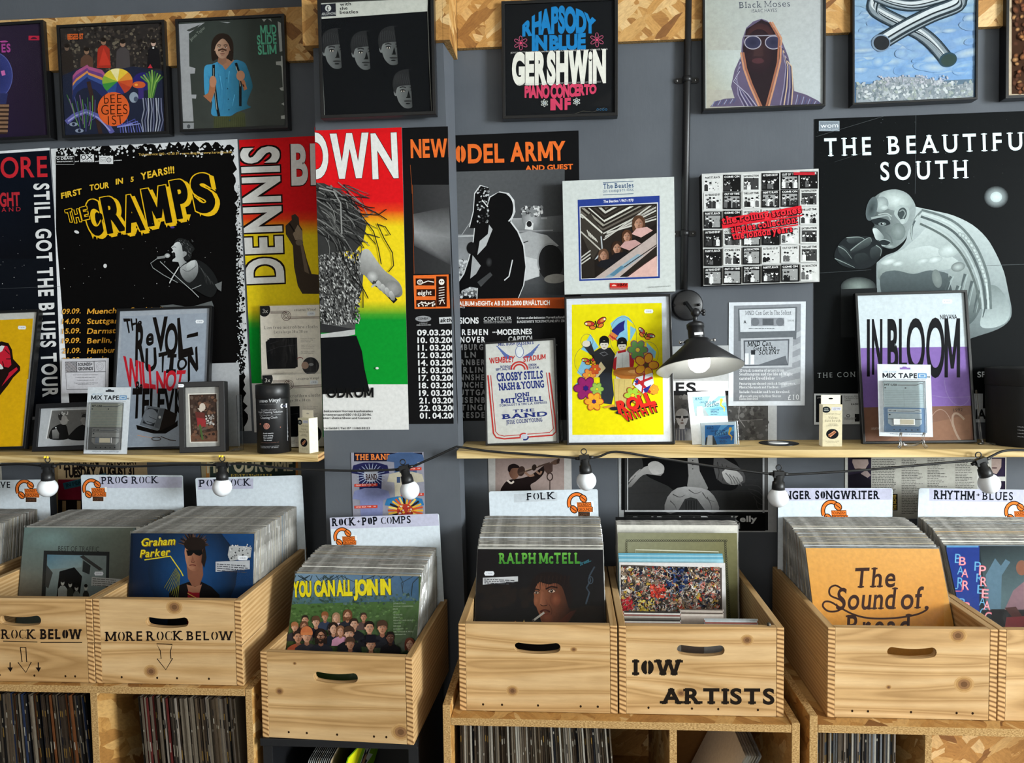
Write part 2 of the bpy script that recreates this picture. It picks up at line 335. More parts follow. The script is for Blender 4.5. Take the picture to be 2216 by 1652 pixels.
class Art:
    """flat printing on a sheet; coordinates are picked on the photograph and laid into the sheet's own plane"""
    def __init__(s, M, wd, ht, base=None, n=0.0, mi=0, mb=None, margin=0.0, step=1.2e-5, thick=0.0):
        s.M = M; s.Mi = M.inverted(); s.O = M.translation.copy(); s.N = M.col[2].xyz.copy(); s.w, s.h = wd, ht; s.n = n; s.step = step; s.k = 0; s.mi = mi
        s.mb = mb or MB(); s.m = margin; s.ox = s.oy = 0.0; s.sc = 1.0; s.rot = None; s.box = None
        if base is not None:
            if thick: s.mb.box(-wd/2, wd/2, -ht/2, ht/2, n-thick, n-1e-5, mi, lin(base))
            else: s.mb.add([(-wd/2, -ht/2, n-1e-5), (wd/2, -ht/2, n-1e-5), (wd/2, ht/2, n-1e-5), (-wd/2, ht/2, n-1e-5)], [(0, 1, 2, 3)], mi, lin(base))
    def reg(s, ox, oy, sc=3.934): s.ox, s.oy, s.sc = ox, oy, sc; return s
    def unit(s): s.sc = None; return s            # 0..1 across, 0..1 down the sheet
    def uv(s, x, y):
        if s.sc is None: return ((x-0.5)*s.w, (0.5-y)*s.h)
        p = s.Mi @ isect(s.ox+x/s.sc, s.oy+y/s.sc, s.O, s.N); return (p.x, p.y)
    def raw(s, pts, col, tess=True, cols=None, sub=0.0):
        x0, x1, y0, y1 = -s.w/2+s.m, s.w/2-s.m, -s.h/2+s.m, s.h/2-s.m
        if s.box: x0, x1, y0, y1 = s.box
        if cols: pts = [(*p, *c) for p, c in zip(pts, cols)]
        pts = clip_poly(pts, x0, x1, y0, y1)
        if len(pts) < 3: return
        z = s.n+(s.k+sub)*s.step
        if len(pts) == 3 or not tess: tr = [(0, i, i+1) for i in range(1, len(pts)-1)]
        else: tr = tessellate_polygon([[Vector((p[0], p[1], 0)) for p in pts]])
        fs = []; fc = []
        for t in tr:
            a, b, c = [pts[i] for i in t]
            cr = (b[0]-a[0])*(c[1]-a[1])-(b[1]-a[1])*(c[0]-a[0])
            if abs(cr) < 1e-12: continue
            t = t if cr > 0 else (t[0], t[2], t[1]); fs.append(tuple(t)); fc.append([pts[i][2:5] for i in t] if cols else col)
        o = len(s.mb.v); s.mb.v += [(p[0], p[1], z) for p in pts]
        for f, c in zip(fs, fc): s.mb.f.append(tuple(i+o for i in f)); s.mb.mi.append(s.mi); s.mb.c.append(c); s.mb.sm.append(False)
    def poly(s, pts, col): s.k += 1; s.raw([s.uv(*p) for p in pts], lin(col)); return s
    def rect(s, x0, y0, x1, y1, col): return s.poly([(x0, y0), (x1, y0), (x1, y1), (x0, y1)], col)
    def grad(s, pts, cols): s.k += 1; s.raw([s.uv(*p) for p in pts], None, False, [lin(c) for c in cols]); return s
    def vgrad(s, x0, x1, stops):
        s.k += 1
        for (y0, c0), (y1, c1) in zip(stops, stops[1:]):
            s.raw([s.uv(*p) for p in ((x0, y0), (x1, y0), (x1, y1), (x0, y1))], None, False, [lin(c) for c in (c0, c0, c1, c1)])
        return s
    def ell(s, cx, cy, rx, ry, col, rot=0, edge=None, a0=0, a1=360, n=22):
        s.k += 1; c, d = math.cos(math.radians(rot)), math.sin(math.radians(rot)); P_ = []
        for i in range(n+1):
            a = math.radians(a0+(a1-a0)*i/n); x, y = rx*math.cos(a), ry*math.sin(a); P_.append(s.uv(cx+x*c-y*d, cy+x*d+y*c))
        o = s.uv(cx, cy); lc = lin(col); le = lin(edge) if edge else lc
        if not edge: s.raw(([] if a1-a0 >= 360 else [o])+P_[:n if a1-a0 >= 360 else n+1], lc)
        else:
            for i in range(n): s.raw([o, P_[i], P_[i+1]], None, False, [lc, le, le])
        return s
    def ring(s, cx, cy, rx, ry, wd, col, a0=0, a1=360, n=28, rot=0):
        c, d = math.cos(math.radians(rot)), math.sin(math.radians(rot))
        return s.line([(cx+rx*math.cos(math.radians(a0+(a1-a0)*i/n))*c-ry*math.sin(math.radians(a0+(a1-a0)*i/n))*d, cy+rx*math.cos(math.radians(a0+(a1-a0)*i/n))*d+ry*math.sin(math.radians(a0+(a1-a0)*i/n))*c) for i in range(n+1)], wd, col)
    def line(s, pts, wd, col, taper=None):
        s.k += 1; col = lin(col); n_ = len(pts); L = []; R_ = []
        for i in range(n_):
            a, b = pts[max(i-1, 0)], pts[min(i+1, n_-1)]; dx, dy = b[0]-a[0], b[1]-a[1]; q = math.hypot(dx, dy) or 1
            h = wd/2*(1-(1-taper)*i/(n_-1) if taper is not None else 1); L.append(s.uv(pts[i][0]-dy/q*h, pts[i][1]+dx/q*h)); R_.append(s.uv(pts[i][0]+dy/q*h, pts[i][1]-dx/q*h))
        for i in range(n_-1): s.raw([L[i], L[i+1], R_[i+1], R_[i]], col, False, sub=.3*(i % 3))
        return s
    def outline(s, pts, wd, col): return s.line(list(pts)+[pts[0], pts[1]], wd, col)
    def text(s, t, x0, y0, x1, y1, h, col, font='b', serif=0.0, split=False, track=0.0, sh=0.0, wob=0, col2=None):
        s.k += 1; c = lin(col); dx, dy = x1-x0, y1-y0; q = math.hypot(dx, dy) or 1; ux, uy = dy/q*h, -dx/q*h; c2 = lin(col2) if col2 else None
        for gi, g in enumerate(layout(t, font, track, serif, split)):
            j = (((gi*7919) % 13)/6-1)*wob
            for tr in g:
                pts = [s.uv(x0+dx*p[0]+ux*(p[1]+j)+dx/q*h*sh*p[1], y0+dy*p[0]+uy*(p[1]+j)+dy/q*h*sh*p[1]) for p in tr]
                if c2: s.raw(pts, None, False, [tuple(a+(b-a)*min(max(p[1], 0), 1) for a, b in zip(c, c2)) for p in tr], tr.sub*.1)
                else: s.raw(pts, c, sub=tr.sub*.1)
        return s
    def warp(s, t, base, top, col, font='x', serif=0.0, track=0.0, dx=0, dy=0):
        s.k += 1; c = lin(col)
        def ev(L, u):
            u = min(max(u, 0), 1)*(len(L)-1); i = min(int(u), len(L)-2); f = u-i; return (L[i][0]+(L[i+1][0]-L[i][0])*f+dx, L[i][1]+(L[i+1][1]-L[i][1])*f+dy)
        for g in layout(t, font, track, serif):
            for tr in g:
                pts = []
                for p in tr: a, b = ev(base, p[0]), ev(top, p[0]); pts.append(s.uv(a[0]+(b[0]-a[0])*p[1], a[1]+(b[1]-a[1])*p[1]))
                s.raw(pts, c, sub=tr.sub*.1)
        return s
    def lines(s, x0, y0, x1, n_, dy, wd, col, seed=1, slope=0.0, ragged=0.3):
        r = random.Random(seed); s.k += 1; c = lin(col)
        for i in range(n_):
            y = y0+i*dy; x = x0; end = x1-(x1-x0)*r.random()*ragged
            while x < end:
                w_ = wd*(1.2+r.random()*5); e = min(x+w_, end); s.raw([s.uv(a, b+slope*(a-x0)) for a, b in ((x, y), (e, y), (e, y+wd), (x, y+wd))], c, False); x = e+wd*0.8
        return s
    def specks(s, x0, y0, x1, y1, n_, r0, r1, cols, seed=1, asp=1.0, rot=None, k=6):
        r = random.Random(seed); s.k += 1
        for i in range(n_):
            x, y = r.uniform(x0, x1), r.uniform(y0, y1); q = r.uniform(r0, r1); a0 = r.uniform(0, 6.28) if rot is None else rot+r.uniform(-.3, .3); c = lin(r.choice(cols)); P_ = []
            for j in range(k):
                a = 6.283*j/k; ex, ey = q*asp*math.cos(a)*r.uniform(.7, 1.2), q*math.sin(a)*r.uniform(.7, 1.2); P_.append(s.uv(x+ex*math.cos(a0)-ey*math.sin(a0), y+ex*math.sin(a0)+ey*math.cos(a0)))
            s.k += 0.1; s.raw(P_, c)
        s.k = math.ceil(s.k); return s
    def bust(s, x, y, h, skin='#b08060', hair='#2a211c', top='#22242c', hairlen=0.0, shade=None):
        w_ = h*0.36
        s.poly([(x-h*0.95, y+h*1.7), (x-h*0.9, y+h*0.95), (x-h*0.5, y+h*0.68), (x-w_*0.5, y+h*0.55), (x+w_*0.5, y+h*0.55), (x+h*0.5, y+h*0.68), (x+h*0.9, y+h*0.95), (x+h*0.95, y+h*1.7)], top)
        s.ell(x, y-h*0.08, w_*1.22, h*0.5+h*hairlen*0.5, hair, n=16) if hairlen else s.ell(x, y-h*0.12, w_*1.15, h*0.46, hair, n=16)
        s.rect(x-w_*0.45, y+h*0.3, x+w_*0.45, y+h*0.66, skin); s.ell(x, y+h*0.06, w_*0.92, h*0.46, skin, n=16)
        s.ell(x, y-h*0.34, w_*0.98, h*0.2, hair, n=14)
        d = shade or '#4a3026'
        for sg in (-1, 1): s.ell(x+sg*w_*0.4, y, w_*0.2, h*0.035, d, n=8)
        s.poly([(x-w_*0.12, y+h*0.18), (x+w_*0.16, y+h*0.18), (x, y)], d); s.ell(x, y+h*0.3, w_*0.32, h*0.035, d, n=8)
        return s
    @staticmethod
    def smooth(pts, n=4):
        out = []; m_ = len(pts)
        for i in range(m_):
            p0, p1, p2, p3 = pts[i-1], pts[i], pts[(i+1) % m_], pts[(i+2) % m_]
            for q in range(n):
                u = q/n; out.append(tuple(0.5*(2*p1[k]+(p2[k]-p0[k])*u+(2*p0[k]-5*p1[k]+4*p2[k]-p3[k])*u*u+(3*p1[k]-p0[k]-3*p2[k]+p3[k])*u**3) for k in (0, 1)))
        return out
    def blob(s, pts, col, n=4): return s.poly(s.smooth(pts, n), col)
    def shade(s, pts, c0, c1, ax=(1, 0), c2=None, sm=0):
        """polygon whose printed tone runs from c0 through (c2) to c1 along ax"""
        s.k += 1; pts = s.smooth(pts, sm) if sm else pts; d = [p[0]*ax[0]+p[1]*ax[1] for p in pts]; a, b = min(d), max(d); L = [lin(c0), lin(c2), lin(c1)] if c2 else [lin(c0), lin(c1)]; cs = []
        for q in d: u = (q-a)/((b-a) or 1)*(len(L)-1); i = min(int(u), len(L)-2); f = u-i; cs.append(tuple(x+(y-x)*f for x, y in zip(L[i], L[i+1])))
        s.raw([s.uv(*p) for p in pts], None, True, cs); return s
    def curve(s, pts, wd, col, taper=None):
        out = []
        for i in range(len(pts)-1):
            p0, p1, p2, p3 = pts[max(i-1, 0)], pts[i], pts[i+1], pts[min(i+2, len(pts)-1)]
            for q in range(5): u = q/5; out.append(tuple(0.5*(2*p1[k]+(p2[k]-p0[k])*u+(2*p0[k]-5*p1[k]+4*p2[k]-p3[k])*u*u+(3*p1[k]-p0[k]-3*p2[k]+p3[k])*u**3) for k in (0, 1)))
        return s.line(out+[pts[-1]], wd, col, taper)
    def head(s, x, y, h, lit='#b58a6c', dark='#7d5640', hair='#2a201b', style='short', turn=0.0, ink='#2b1c16', beard=None, body=None, eyes=True, lip=None):
        """plain head seen from the front: h = chin to crown, turn -1..1; the side away from the light is printed darker"""
        X = lambda a: x+a*h; Y = lambda b: y+b*h; t = turn*0.07
        if body: s.shade([(X(-1.0), Y(1.6)), (X(-.92), Y(.95)), (X(-.55), Y(.7)), (X(-.2), Y(.58)), (X(.2), Y(.58)), (X(.55), Y(.7)), (X(.92), Y(.95)), (X(1.0), Y(1.6))], body, body); 
        if style == 'long': s.blob([(X(-.44), Y(.62)), (X(-.5), Y(.2)), (X(-.46), Y(-.3)), (X(-.2), Y(-.6)), (X(.2), Y(-.6)), (X(.46), Y(-.3)), (X(.5), Y(.2)), (X(.44), Y(.62)), (X(.2), Y(.5)), (X(-.2), Y(.5))], hair, 3)
        s.shade([(X(-.17), Y(.3)), (X(.17), Y(.3)), (X(.19), Y(.68)), (X(0), Y(.8)), (X(-.19), Y(.68))], dark, dark)
        for sg in (-1, 1): s.ell(X(sg*.345-t*.6), Y(.03), h*.06, h*.12, dark if sg > 0 else lit, n=10)
        s.shade([(X(-.29), Y(-.28)), (X(-.335), Y(0)), (X(-.31), Y(.17)), (X(-.25), Y(.33)), (X(-.13), Y(.46)), (X(0), Y(.5)), (X(.13), Y(.46)), (X(.25), Y(.33)), (X(.31), Y(.17)), (X(.335), Y(0)), (X(.29), Y(-.28)), (X(.15), Y(-.45)), (X(-.15), Y(-.45))], lit, dark, sm=2)
        if beard: s.blob([(X(-.31), Y(.1)), (X(-.2), Y(.2)), (X(0), Y(.18)), (X(.2), Y(.2)), (X(.31), Y(.1)), (X(.27), Y(.38)), (X(0), Y(.58)), (X(-.27), Y(.38))], beard, 3)
        if eyes:
            for sg in (-1, 1):
                e = X(sg*.145+t); s.ell(e, Y(.0), h*.066, h*.036, dark, n=10); s.ell(e, Y(.005), h*.052, h*.024, '#cfc4b8', n=10); s.ell(e, Y(.004), h*.024, h*.026, ink, n=8); s.line([(e-h*.075, Y(-.02)), (e, Y(-.042)), (e+h*.075, Y(-.018))], h*.018, ink); s.line([(e-h*.09, Y(-.095)), (e, Y(-.12)), (e+h*.09, Y(-.095))], h*.035, hair)
            s.poly([(X(.02+t), Y(-.02)), (X(.07+t*1.5), Y(.17)), (X(-.03+t), Y(.18))], dark); s.line([(X(-.05+t), Y(.185)), (X(.07+t), Y(.185))], h*.025, ink); s.ell(X(t), Y(.29), h*.11, h*.03, lip or dark, n=12); s.line([(X(-.11+t), Y(.288)), (X(.11+t), Y(.288))], h*.014, ink); s.ell(X(t), Y(.36), h*.07, h*.018, dark, n=8)
        if style == 'mop': s.blob([(X(-.36), Y(.08)), (X(-.44), Y(-.2)), (X(-.34), Y(-.5)), (X(-.05), Y(-.62)), (X(.26), Y(-.55)), (X(.43), Y(-.25)), (X(.37), Y(.08)), (X(.3), Y(-.12)), (X(.1), Y(-.17)), (X(-.12), Y(-.15)), (X(-.3), Y(-.1))], hair, 3)
        elif style == 'long': s.blob([(X(-.37), Y(.15)), (X(-.42), Y(-.25)), (X(-.15), Y(-.58)), (X(.15), Y(-.58)), (X(.42), Y(-.25)), (X(.37), Y(.15)), (X(.28), Y(-.15)), (X(.02), Y(-.4)), (X(-.26), Y(-.15))], hair, 3)
        elif style == 'short': s.blob([(X(-.35), Y(-.02)), (X(-.4), Y(-.25)), (X(-.25), Y(-.52)), (X(0), Y(-.58)), (X(.25), Y(-.52)), (X(.4), Y(-.25)), (X(.35), Y(-.02)), (X(.28), Y(-.25)), (X(.05), Y(-.32)), (X(-.2), Y(-.27))], hair, 3)
        return s
    def logo(s, x, y, k):
        """orange headphones with two name blocks; x,y = top left of the headband, k = px across"""
        O, B = '#e8772f', '#2a1a12'
        def q(a, b): return (x+a*k, y+b*k)
        s.poly([q(.37, .38), q(1.02, .36), q(1.04, .56), q(1.04, .78), q(.92, .82), q(.9, .98), q(.42, 1.0), q(.38, .8), q(.3, .78), q(.3, .5)], '#f0f0ee')
        s.ring(*q(.36, .42), .31*k, .34*k, .17*k, B, 150, 320); s.ring(*q(.36, .42), .31*k, .34*k, .1*k, O, 150, 320)
        for a, b, r_ in ((.62, .25, 40), (.24, .68, 40)):
            s.ell(*q(a, b), .14*k, .18*k, B, rot=-r_); s.ell(*q(a, b), .105*k, .145*k, O, rot=-r_); s.line([q(a-.1, b-.08), q(a+.1, b+.08)], .03*k, B)
        s.poly([q(.36, .4), q(.93, .39), q(.95, .58), q(1.0, .58), q(1.0, .78), q(.4, .79)], B)
        s.rect(*q(.38, .415), *q(.92, .575), O); s.rect(*q(.41, .595), *q(.98, .765), O)
        s.text('SOUNDS', *q(.4, .55), *q(.83, .55), .11*k, B, 'b'); s.text('+', *q(.85, .53), *q(.9, .53), .08*k, B, 'x'); s.text('GROUNDS', *q(.43, .74), *q(.96, .74), .11*k, B, 'b')
        s.rect(*q(.42, .79), *q(.88, .97), '#33231a'); s.text('COFFEE', *q(.46, .93), *q(.84, .93), .09*k, '#6d4a35', 'b'); return s
    def tagprice(s, x, y, k, txt='£18.00'):
        s.poly([(x-k, y), (x-k*.8, y-k*.42), (x+k*.8, y-k*.42), (x+k, y), (x+k*.8, y+k*.42), (x-k*.8, y+k*.42)], '#eceef2'); s.text(txt, x-k*.55, y+k*.15, x+k*.55, y+k*.15, k*.3, '#777a90', 'r'); return s
    def flower(s, x, y, r, petal, edge, mid, n=6, rot=0):
        for q, c in ((1.0, edge), (0.82, petal)):
            for i in range(n):
                a = 6.283*i/n+rot; s.ell(x+math.cos(a)*r*.58, y+math.sin(a)*r*.58, r*.46*q, r*.36*q, c, rot=math.degrees(a), n=12)
        s.ell(x, y, r*.2, r*.2, mid, n=10); return s
# ------------------------------------------------------------------ builders shared by many things
def sheet(name, label, cat, rc, base, mat='print_matt', thick=0.0006, group=None):
    """a paper sheet lying on its plane: returns its Art; call .done() through finish()"""
    M, wd, ht = rc; a = Art(M, wd, ht, base, n=thick, thick=thick); a.info = (name, label, cat, group, mat); return a
def finish(a):
    name, label, cat, group, mat = a.info; o = a.mb.build(name, [mat], None, a.M); return tag(o, label, cat, group)
def ring_frame(wd, ht, bar, dep, back=True):
    mb = MB(); o = [(-wd/2, -ht/2), (wd/2, -ht/2), (wd/2, ht/2), (-wd/2, ht/2)]; i = [(-wd/2+bar, -ht/2+bar), (wd/2-bar, -ht/2+bar), (wd/2-bar, ht/2-bar), (-wd/2+bar, ht/2-bar)]
    mb.prism(o, -dep, 0, holes=[i])
    if back: mb.box(-wd/2+bar*.9, wd/2-bar*.9, -ht/2+bar*.9, ht/2-bar*.9, -dep*0.98, -dep*0.98+0.003)
    return mb
def framed(name, label, cat, rc, bar, dep, base, mat='print_matt', group=None, inset=0.006, fmat='black_frame', mount=None):
    M, wd, ht = rc; t = thing(name, label, cat, M, group)
    ring_frame(wd, ht, bar, dep).build('frame', fmat, t, bevel=0.0012)
    g = MB().box(-wd/2+bar, wd/2-bar, -ht/2+bar, ht/2-bar, -0.0032, -0.0018); g.build('glass', 'pane_glass', t)
    a = Art(M, wd-2*bar, ht-2*bar, base, n=-inset); a.root = t; a.mat = mat; return a
def finish_framed(a, part='picture'):
    return a.mb.build(part, [a.mat], a.root)
# ------------------------------------------------------------------ the room
def struct(name, mb, mats, bevel=0): return tag(mb.build(name, mats, bevel=bevel), kind='structure')
struct('floor', MB().box(-3.2, 6.7, -5.3, 0.1, -0.05, 0), 'grey_card')
struct('ceiling', MB().box(-3.2, 6.7, -5.3, 0.1, 3.0, 3.05), 'room_white')
struct('wall_back', MB().box(-3.2, 6.7, 0, 0.1, 0, 3.0), 'wall_paint')
def pil_x(z): return -0.331+(2.376-z)*0.0203          # the pilaster's front right arris leans a little
mb = MB(); mb.add([(-0.7, -0.15, 0), (pil_x(0), -0.15, 0), (-0.33, 0.002, 0), (-0.7, 0.002, 0), (-0.7, -0.15, 3), (pil_x(3), -0.15, 3), (-0.33, 0.002, 3), (-0.7, 0.002, 3)], [(0, 3, 2, 1), (4, 5, 6, 7), (0, 1, 5, 4), (1, 2, 6, 5), (2, 3, 7, 6), (3, 0, 4, 7)])
struct('wall_pilaster', mb, 'wall_paint')
struct('wall_left', MB().box(-3.2, -3.1, -5.3, 0, 0, 3.0), 'wall_paint')
def wall_open(x0, x1, y0, y1, along, a0, a1, z0, z1):
    mb = MB(); lo, hi = (y0, y1) if along == 'y' else (x0, x1)
    for s0, s1, q0, q1 in ((lo, a0, 0, 3), (a1, hi, 0, 3), (a0, a1, 0, z0), (a0, a1, z1, 3)):
        if along == 'y': mb.box(x0, x1, s0, s1, q0, q1)
        else: mb.box(s0, s1, y0, y1, q0, q1)
    return mb
struct('wall_right', wall_open(6.6, 6.7, -5.3, 0, 'y', -5.0, -3.4, 1.0, 2.95), 'room_white')
struct('wall_front', wall_open(-3.2, 6.7, -5.4, -5.3, 'x', -1.7, 0.9, 0.9, 2.8), 'room_white')
def osb_box(x0, x1, y0, y1, z0, z1): 
    mb = MB(); mb.box(x0, x1, y0, y1, z0, z1, 0, front={0: 1}); return mb
struct('trim_1', osb_box(-3.1, -0.722, -0.02, -0.001, 2.392, 2.549), ['osb', 'osb_edge'])
mb = MB(); mb.box(-0.722, -0.328, -0.172, -0.151, 2.376, 2.62); mb.box(-0.722, -0.702, -0.1515, -0.001, 2.376, 2.62); mb.box(-0.3285, -0.3095, -0.172, -0.0205, 2.376, 2.62, front={0: 1})
struct('trim_2', mb, ['osb', 'osb_edge'])
struct('trim_3', osb_box(-0.3085, 6.5, -0.02, -0.001, 2.409, 2.62), ['osb', 'osb_edge'])
# ------------------------------------------------------------------ shelves
SHZL, SHZR = 1.2335, 1.2415
def shelf(label, x0, x1, z, y0=-0.2):
    mb = MB(); mb.box(x0, x1, y0, -0.0, z-0.0215, z, 0, front={3: 1, 5: 1}); o = mb.build('wall_shelf', ['shelf_wood', 'end_grain'], bevel=0.0015)
    return tag(o, label, 'shelf')
shelf('rough sawn pale timber wall shelf left of the grey pilaster', -2.3, -0.7005, SHZL, -0.204)
shelf('long pale timber wall shelf right of the pilaster under the black wall lamp', -0.3065, 1.9, SHZR, -0.203)
# ------------------------------------------------------------------ conduit and wall lamp
pa, pb = PT(1487, 170, -0.014), PT(1480, 600, -0.014)
t = thing('conduit_pipe', 'black metal conduit pipe running down the wall to the black lamp plate', 'pipe', Matrix.Translation((pa.x, -0.014, 2.0)))
def pipe_x(z): return (pb.x-pa.x)*(pa.z-z)/(pa.z-pb.z)
MB().tube([(pipe_x(2.7), 0, 0.7), (pipe_x(2.2), 0, 0.2), (pipe_x(1.69), 0, -0.31)], 0.011, 14).build('tube', 'black_satin', t)
for py in (172, 505):
    p = PT(1486, py, -0.014); mb = MB(); z = p.z-2.0
    ox = pipe_x(p.z); mb.tube([(0.0, -0.0, z-0.008), (0.0, -0.0, z+0.008)], 0.0135, 14)
    for s in (-1, 1): mb.prism([(s*0.012, z-.008), (s*.03, z-.008), (s*.035, z-.004), (s*.035, z+.004), (s*.03, z+.008), (s*.012, z+.008)], -0.0125, -0.0095)
    for i, v in enumerate(mb.v):
        if i >= 28: mb.v[i] = (v[0], -v[2], v[1])
    c = mb.build('pipe_clip', 'black_satin', t, Matrix.Translation((ox, 0, 0)))
    for s in (-1, 1): MB().lathe([(0.0038, 0), (0.003, 0.0015), (0, 0.002)], 10, Matrix.Translation((s*0.026, 0.0095, z)) @ Matrix.Rotation(math.pi/2, 4, 'X')).build('clip_screw', 'chrome', c)
def wall_lamp():
    pc = PT(1487, 661, -0.0); t = thing('wall_lamp', 'black cone shade wall lamp switched on above the pale timber shelf', 'lamp', Matrix.Translation(pc))
    RX = Matrix.Rotation(math.pi/2, 4, 'X')
    L = lambda px, py, y: Vector(PT(px, py, y))-pc
    MB().lathe([(0.046, 0.0), (0.046, 0.004), (0.044, 0.010), (0.041, 0.012), (0, 0.012)], 40, RX).build('wall_plate', 'black_satin', t)
    for px, py in ((1457, 661), (1512, 660)):
        mb = MB(); mb.lathe([(0.004, 0), (0.004, 0.008), (0.002, 0.011), (0, 0.0115)], 12, Matrix.Translation(L(px, py, -0.012)) @ RX)
        mb.build('plate_nut', 'black_satin', t)
    k = L(1505, 677, -0.105); s0 = L(1482, 657, -0.012)
    a = MB(); a.tube([s0, s0+Vector((0.0, -0.03, 0)), k+Vector((-.006, .02, .006)), k], 0.0055, 12); arm = a.build('arm', 'black_satin', t)
    a = MB(); a.lathe([(0, -0.0135), (0.008, -0.011), (0.0128, -0.004), (0.0128, 0.004), (0.008, 0.011), (0, 0.0135)], 20, Matrix.Translation(k)); kn = a.build('joint', 'black_satin', t)
    b = MB(); b.tube([k+Vector((0.008, -.004, 0)), k+Vector((0.018, -0.006, 0))], 0.003, 10)
    for s in (-1, 1): b.lathe([(0, -0.002), (0.0055, -0.002), (0.0055, 0.002), (0, 0.002)], 14, Matrix.Translation(k+Vector((0.0215, -0.006, s*0.004))) @ Matrix.Rotation(math.pi/2, 4, 'X'))
    b.build('wing_screw', 'black_satin', kn)
    # the shade hangs along an axis that leans its mouth towards the room
    base = L(1508, 737, -0.125); dn = (L(1515, 802, -0.150)-base).normalized()
    ax = -dn; u = Vector((1, 0, 0.03)); u = (u-ax*u.dot(ax)).normalized(); M = frame_mat(base, u, ax)
    top = (Matrix(M).inverted() @ k)
    a = MB(); a.tube([M @ Vector((0, 0, 0.050)), k], 0.0062, 12); a.build('neck', 'black_satin', t)
    a = MB(); a.lathe([(0.0225, 0.0), (0.0225, 0.036), (0.0245, 0.036), (0.0245, 0.047), (0.020, 0.051), (0, 0.051)], 32, M); so = a.build('lamp_socket', 'black_satin', t)
    a = MB(); a.box(-0.013, 0.011, -0.0005, 0.0005, -0.0035, 0.0035); a.build('socket_label', 'white_card', so, M @ Matrix.Translation((0.004, -0.023, 0.013)) )
    a = MB(); a.lathe([(0.120, -0.082), (0.121, -0.081), (0.036, -0.010), (0.034, 0.0), (0.024, 0.001)], 64, M, 0, caps=False)
    a.lathe([(0.024, -0.001), (0.033, -0.003), (0.0345, -0.0115), (0.1185, -0.083), (0.120, -0.082)], 64, M, 1, caps=False); a.build('lamp_shade', ['black_satin', 'white_enamel'], t)
    for s in (-1, 1):
        a = MB(); a.tube([M @ Vector((s*0.032, -0.004, -0.004)), M @ Vector((s*0.046, -0.006, -0.004))], [0.0025, 0.0025], 10); a.lathe([(0, -0.004), (0.005, -0.003), (0.005, 0.003), (0, 0.004)], 14, M @ Matrix.Translation((s*0.047, -0.006, -0.004)) @ Matrix.Rotation(math.pi/2, 4, 'Y'))
        a.build('shade_screw', 'chrome', t)
    a = MB(); a.lathe([(0.013, 0.0), (0.014, -0.02), (0.022, -0.036), (0.0295, -0.054), (0.0305, -0.066), (0.026, -0.08), (0.015, -0.090), (0, -0.093)], 28, M); a.build('bulb', 'lit_bulb', t)
    lt = bpy.data.lights.new('bulb_light', 'POINT'); lt.energy = 0.75; lt.color = (1, 0.96, 0.88); lt.shadow_soft_size = 0.03
    lo = bpy.data.objects.new('bulb_light', lt); COL.objects.link(lo); lo.parent = t; lo.location = M @ Vector((0, 0, -0.125))
wall_lamp()
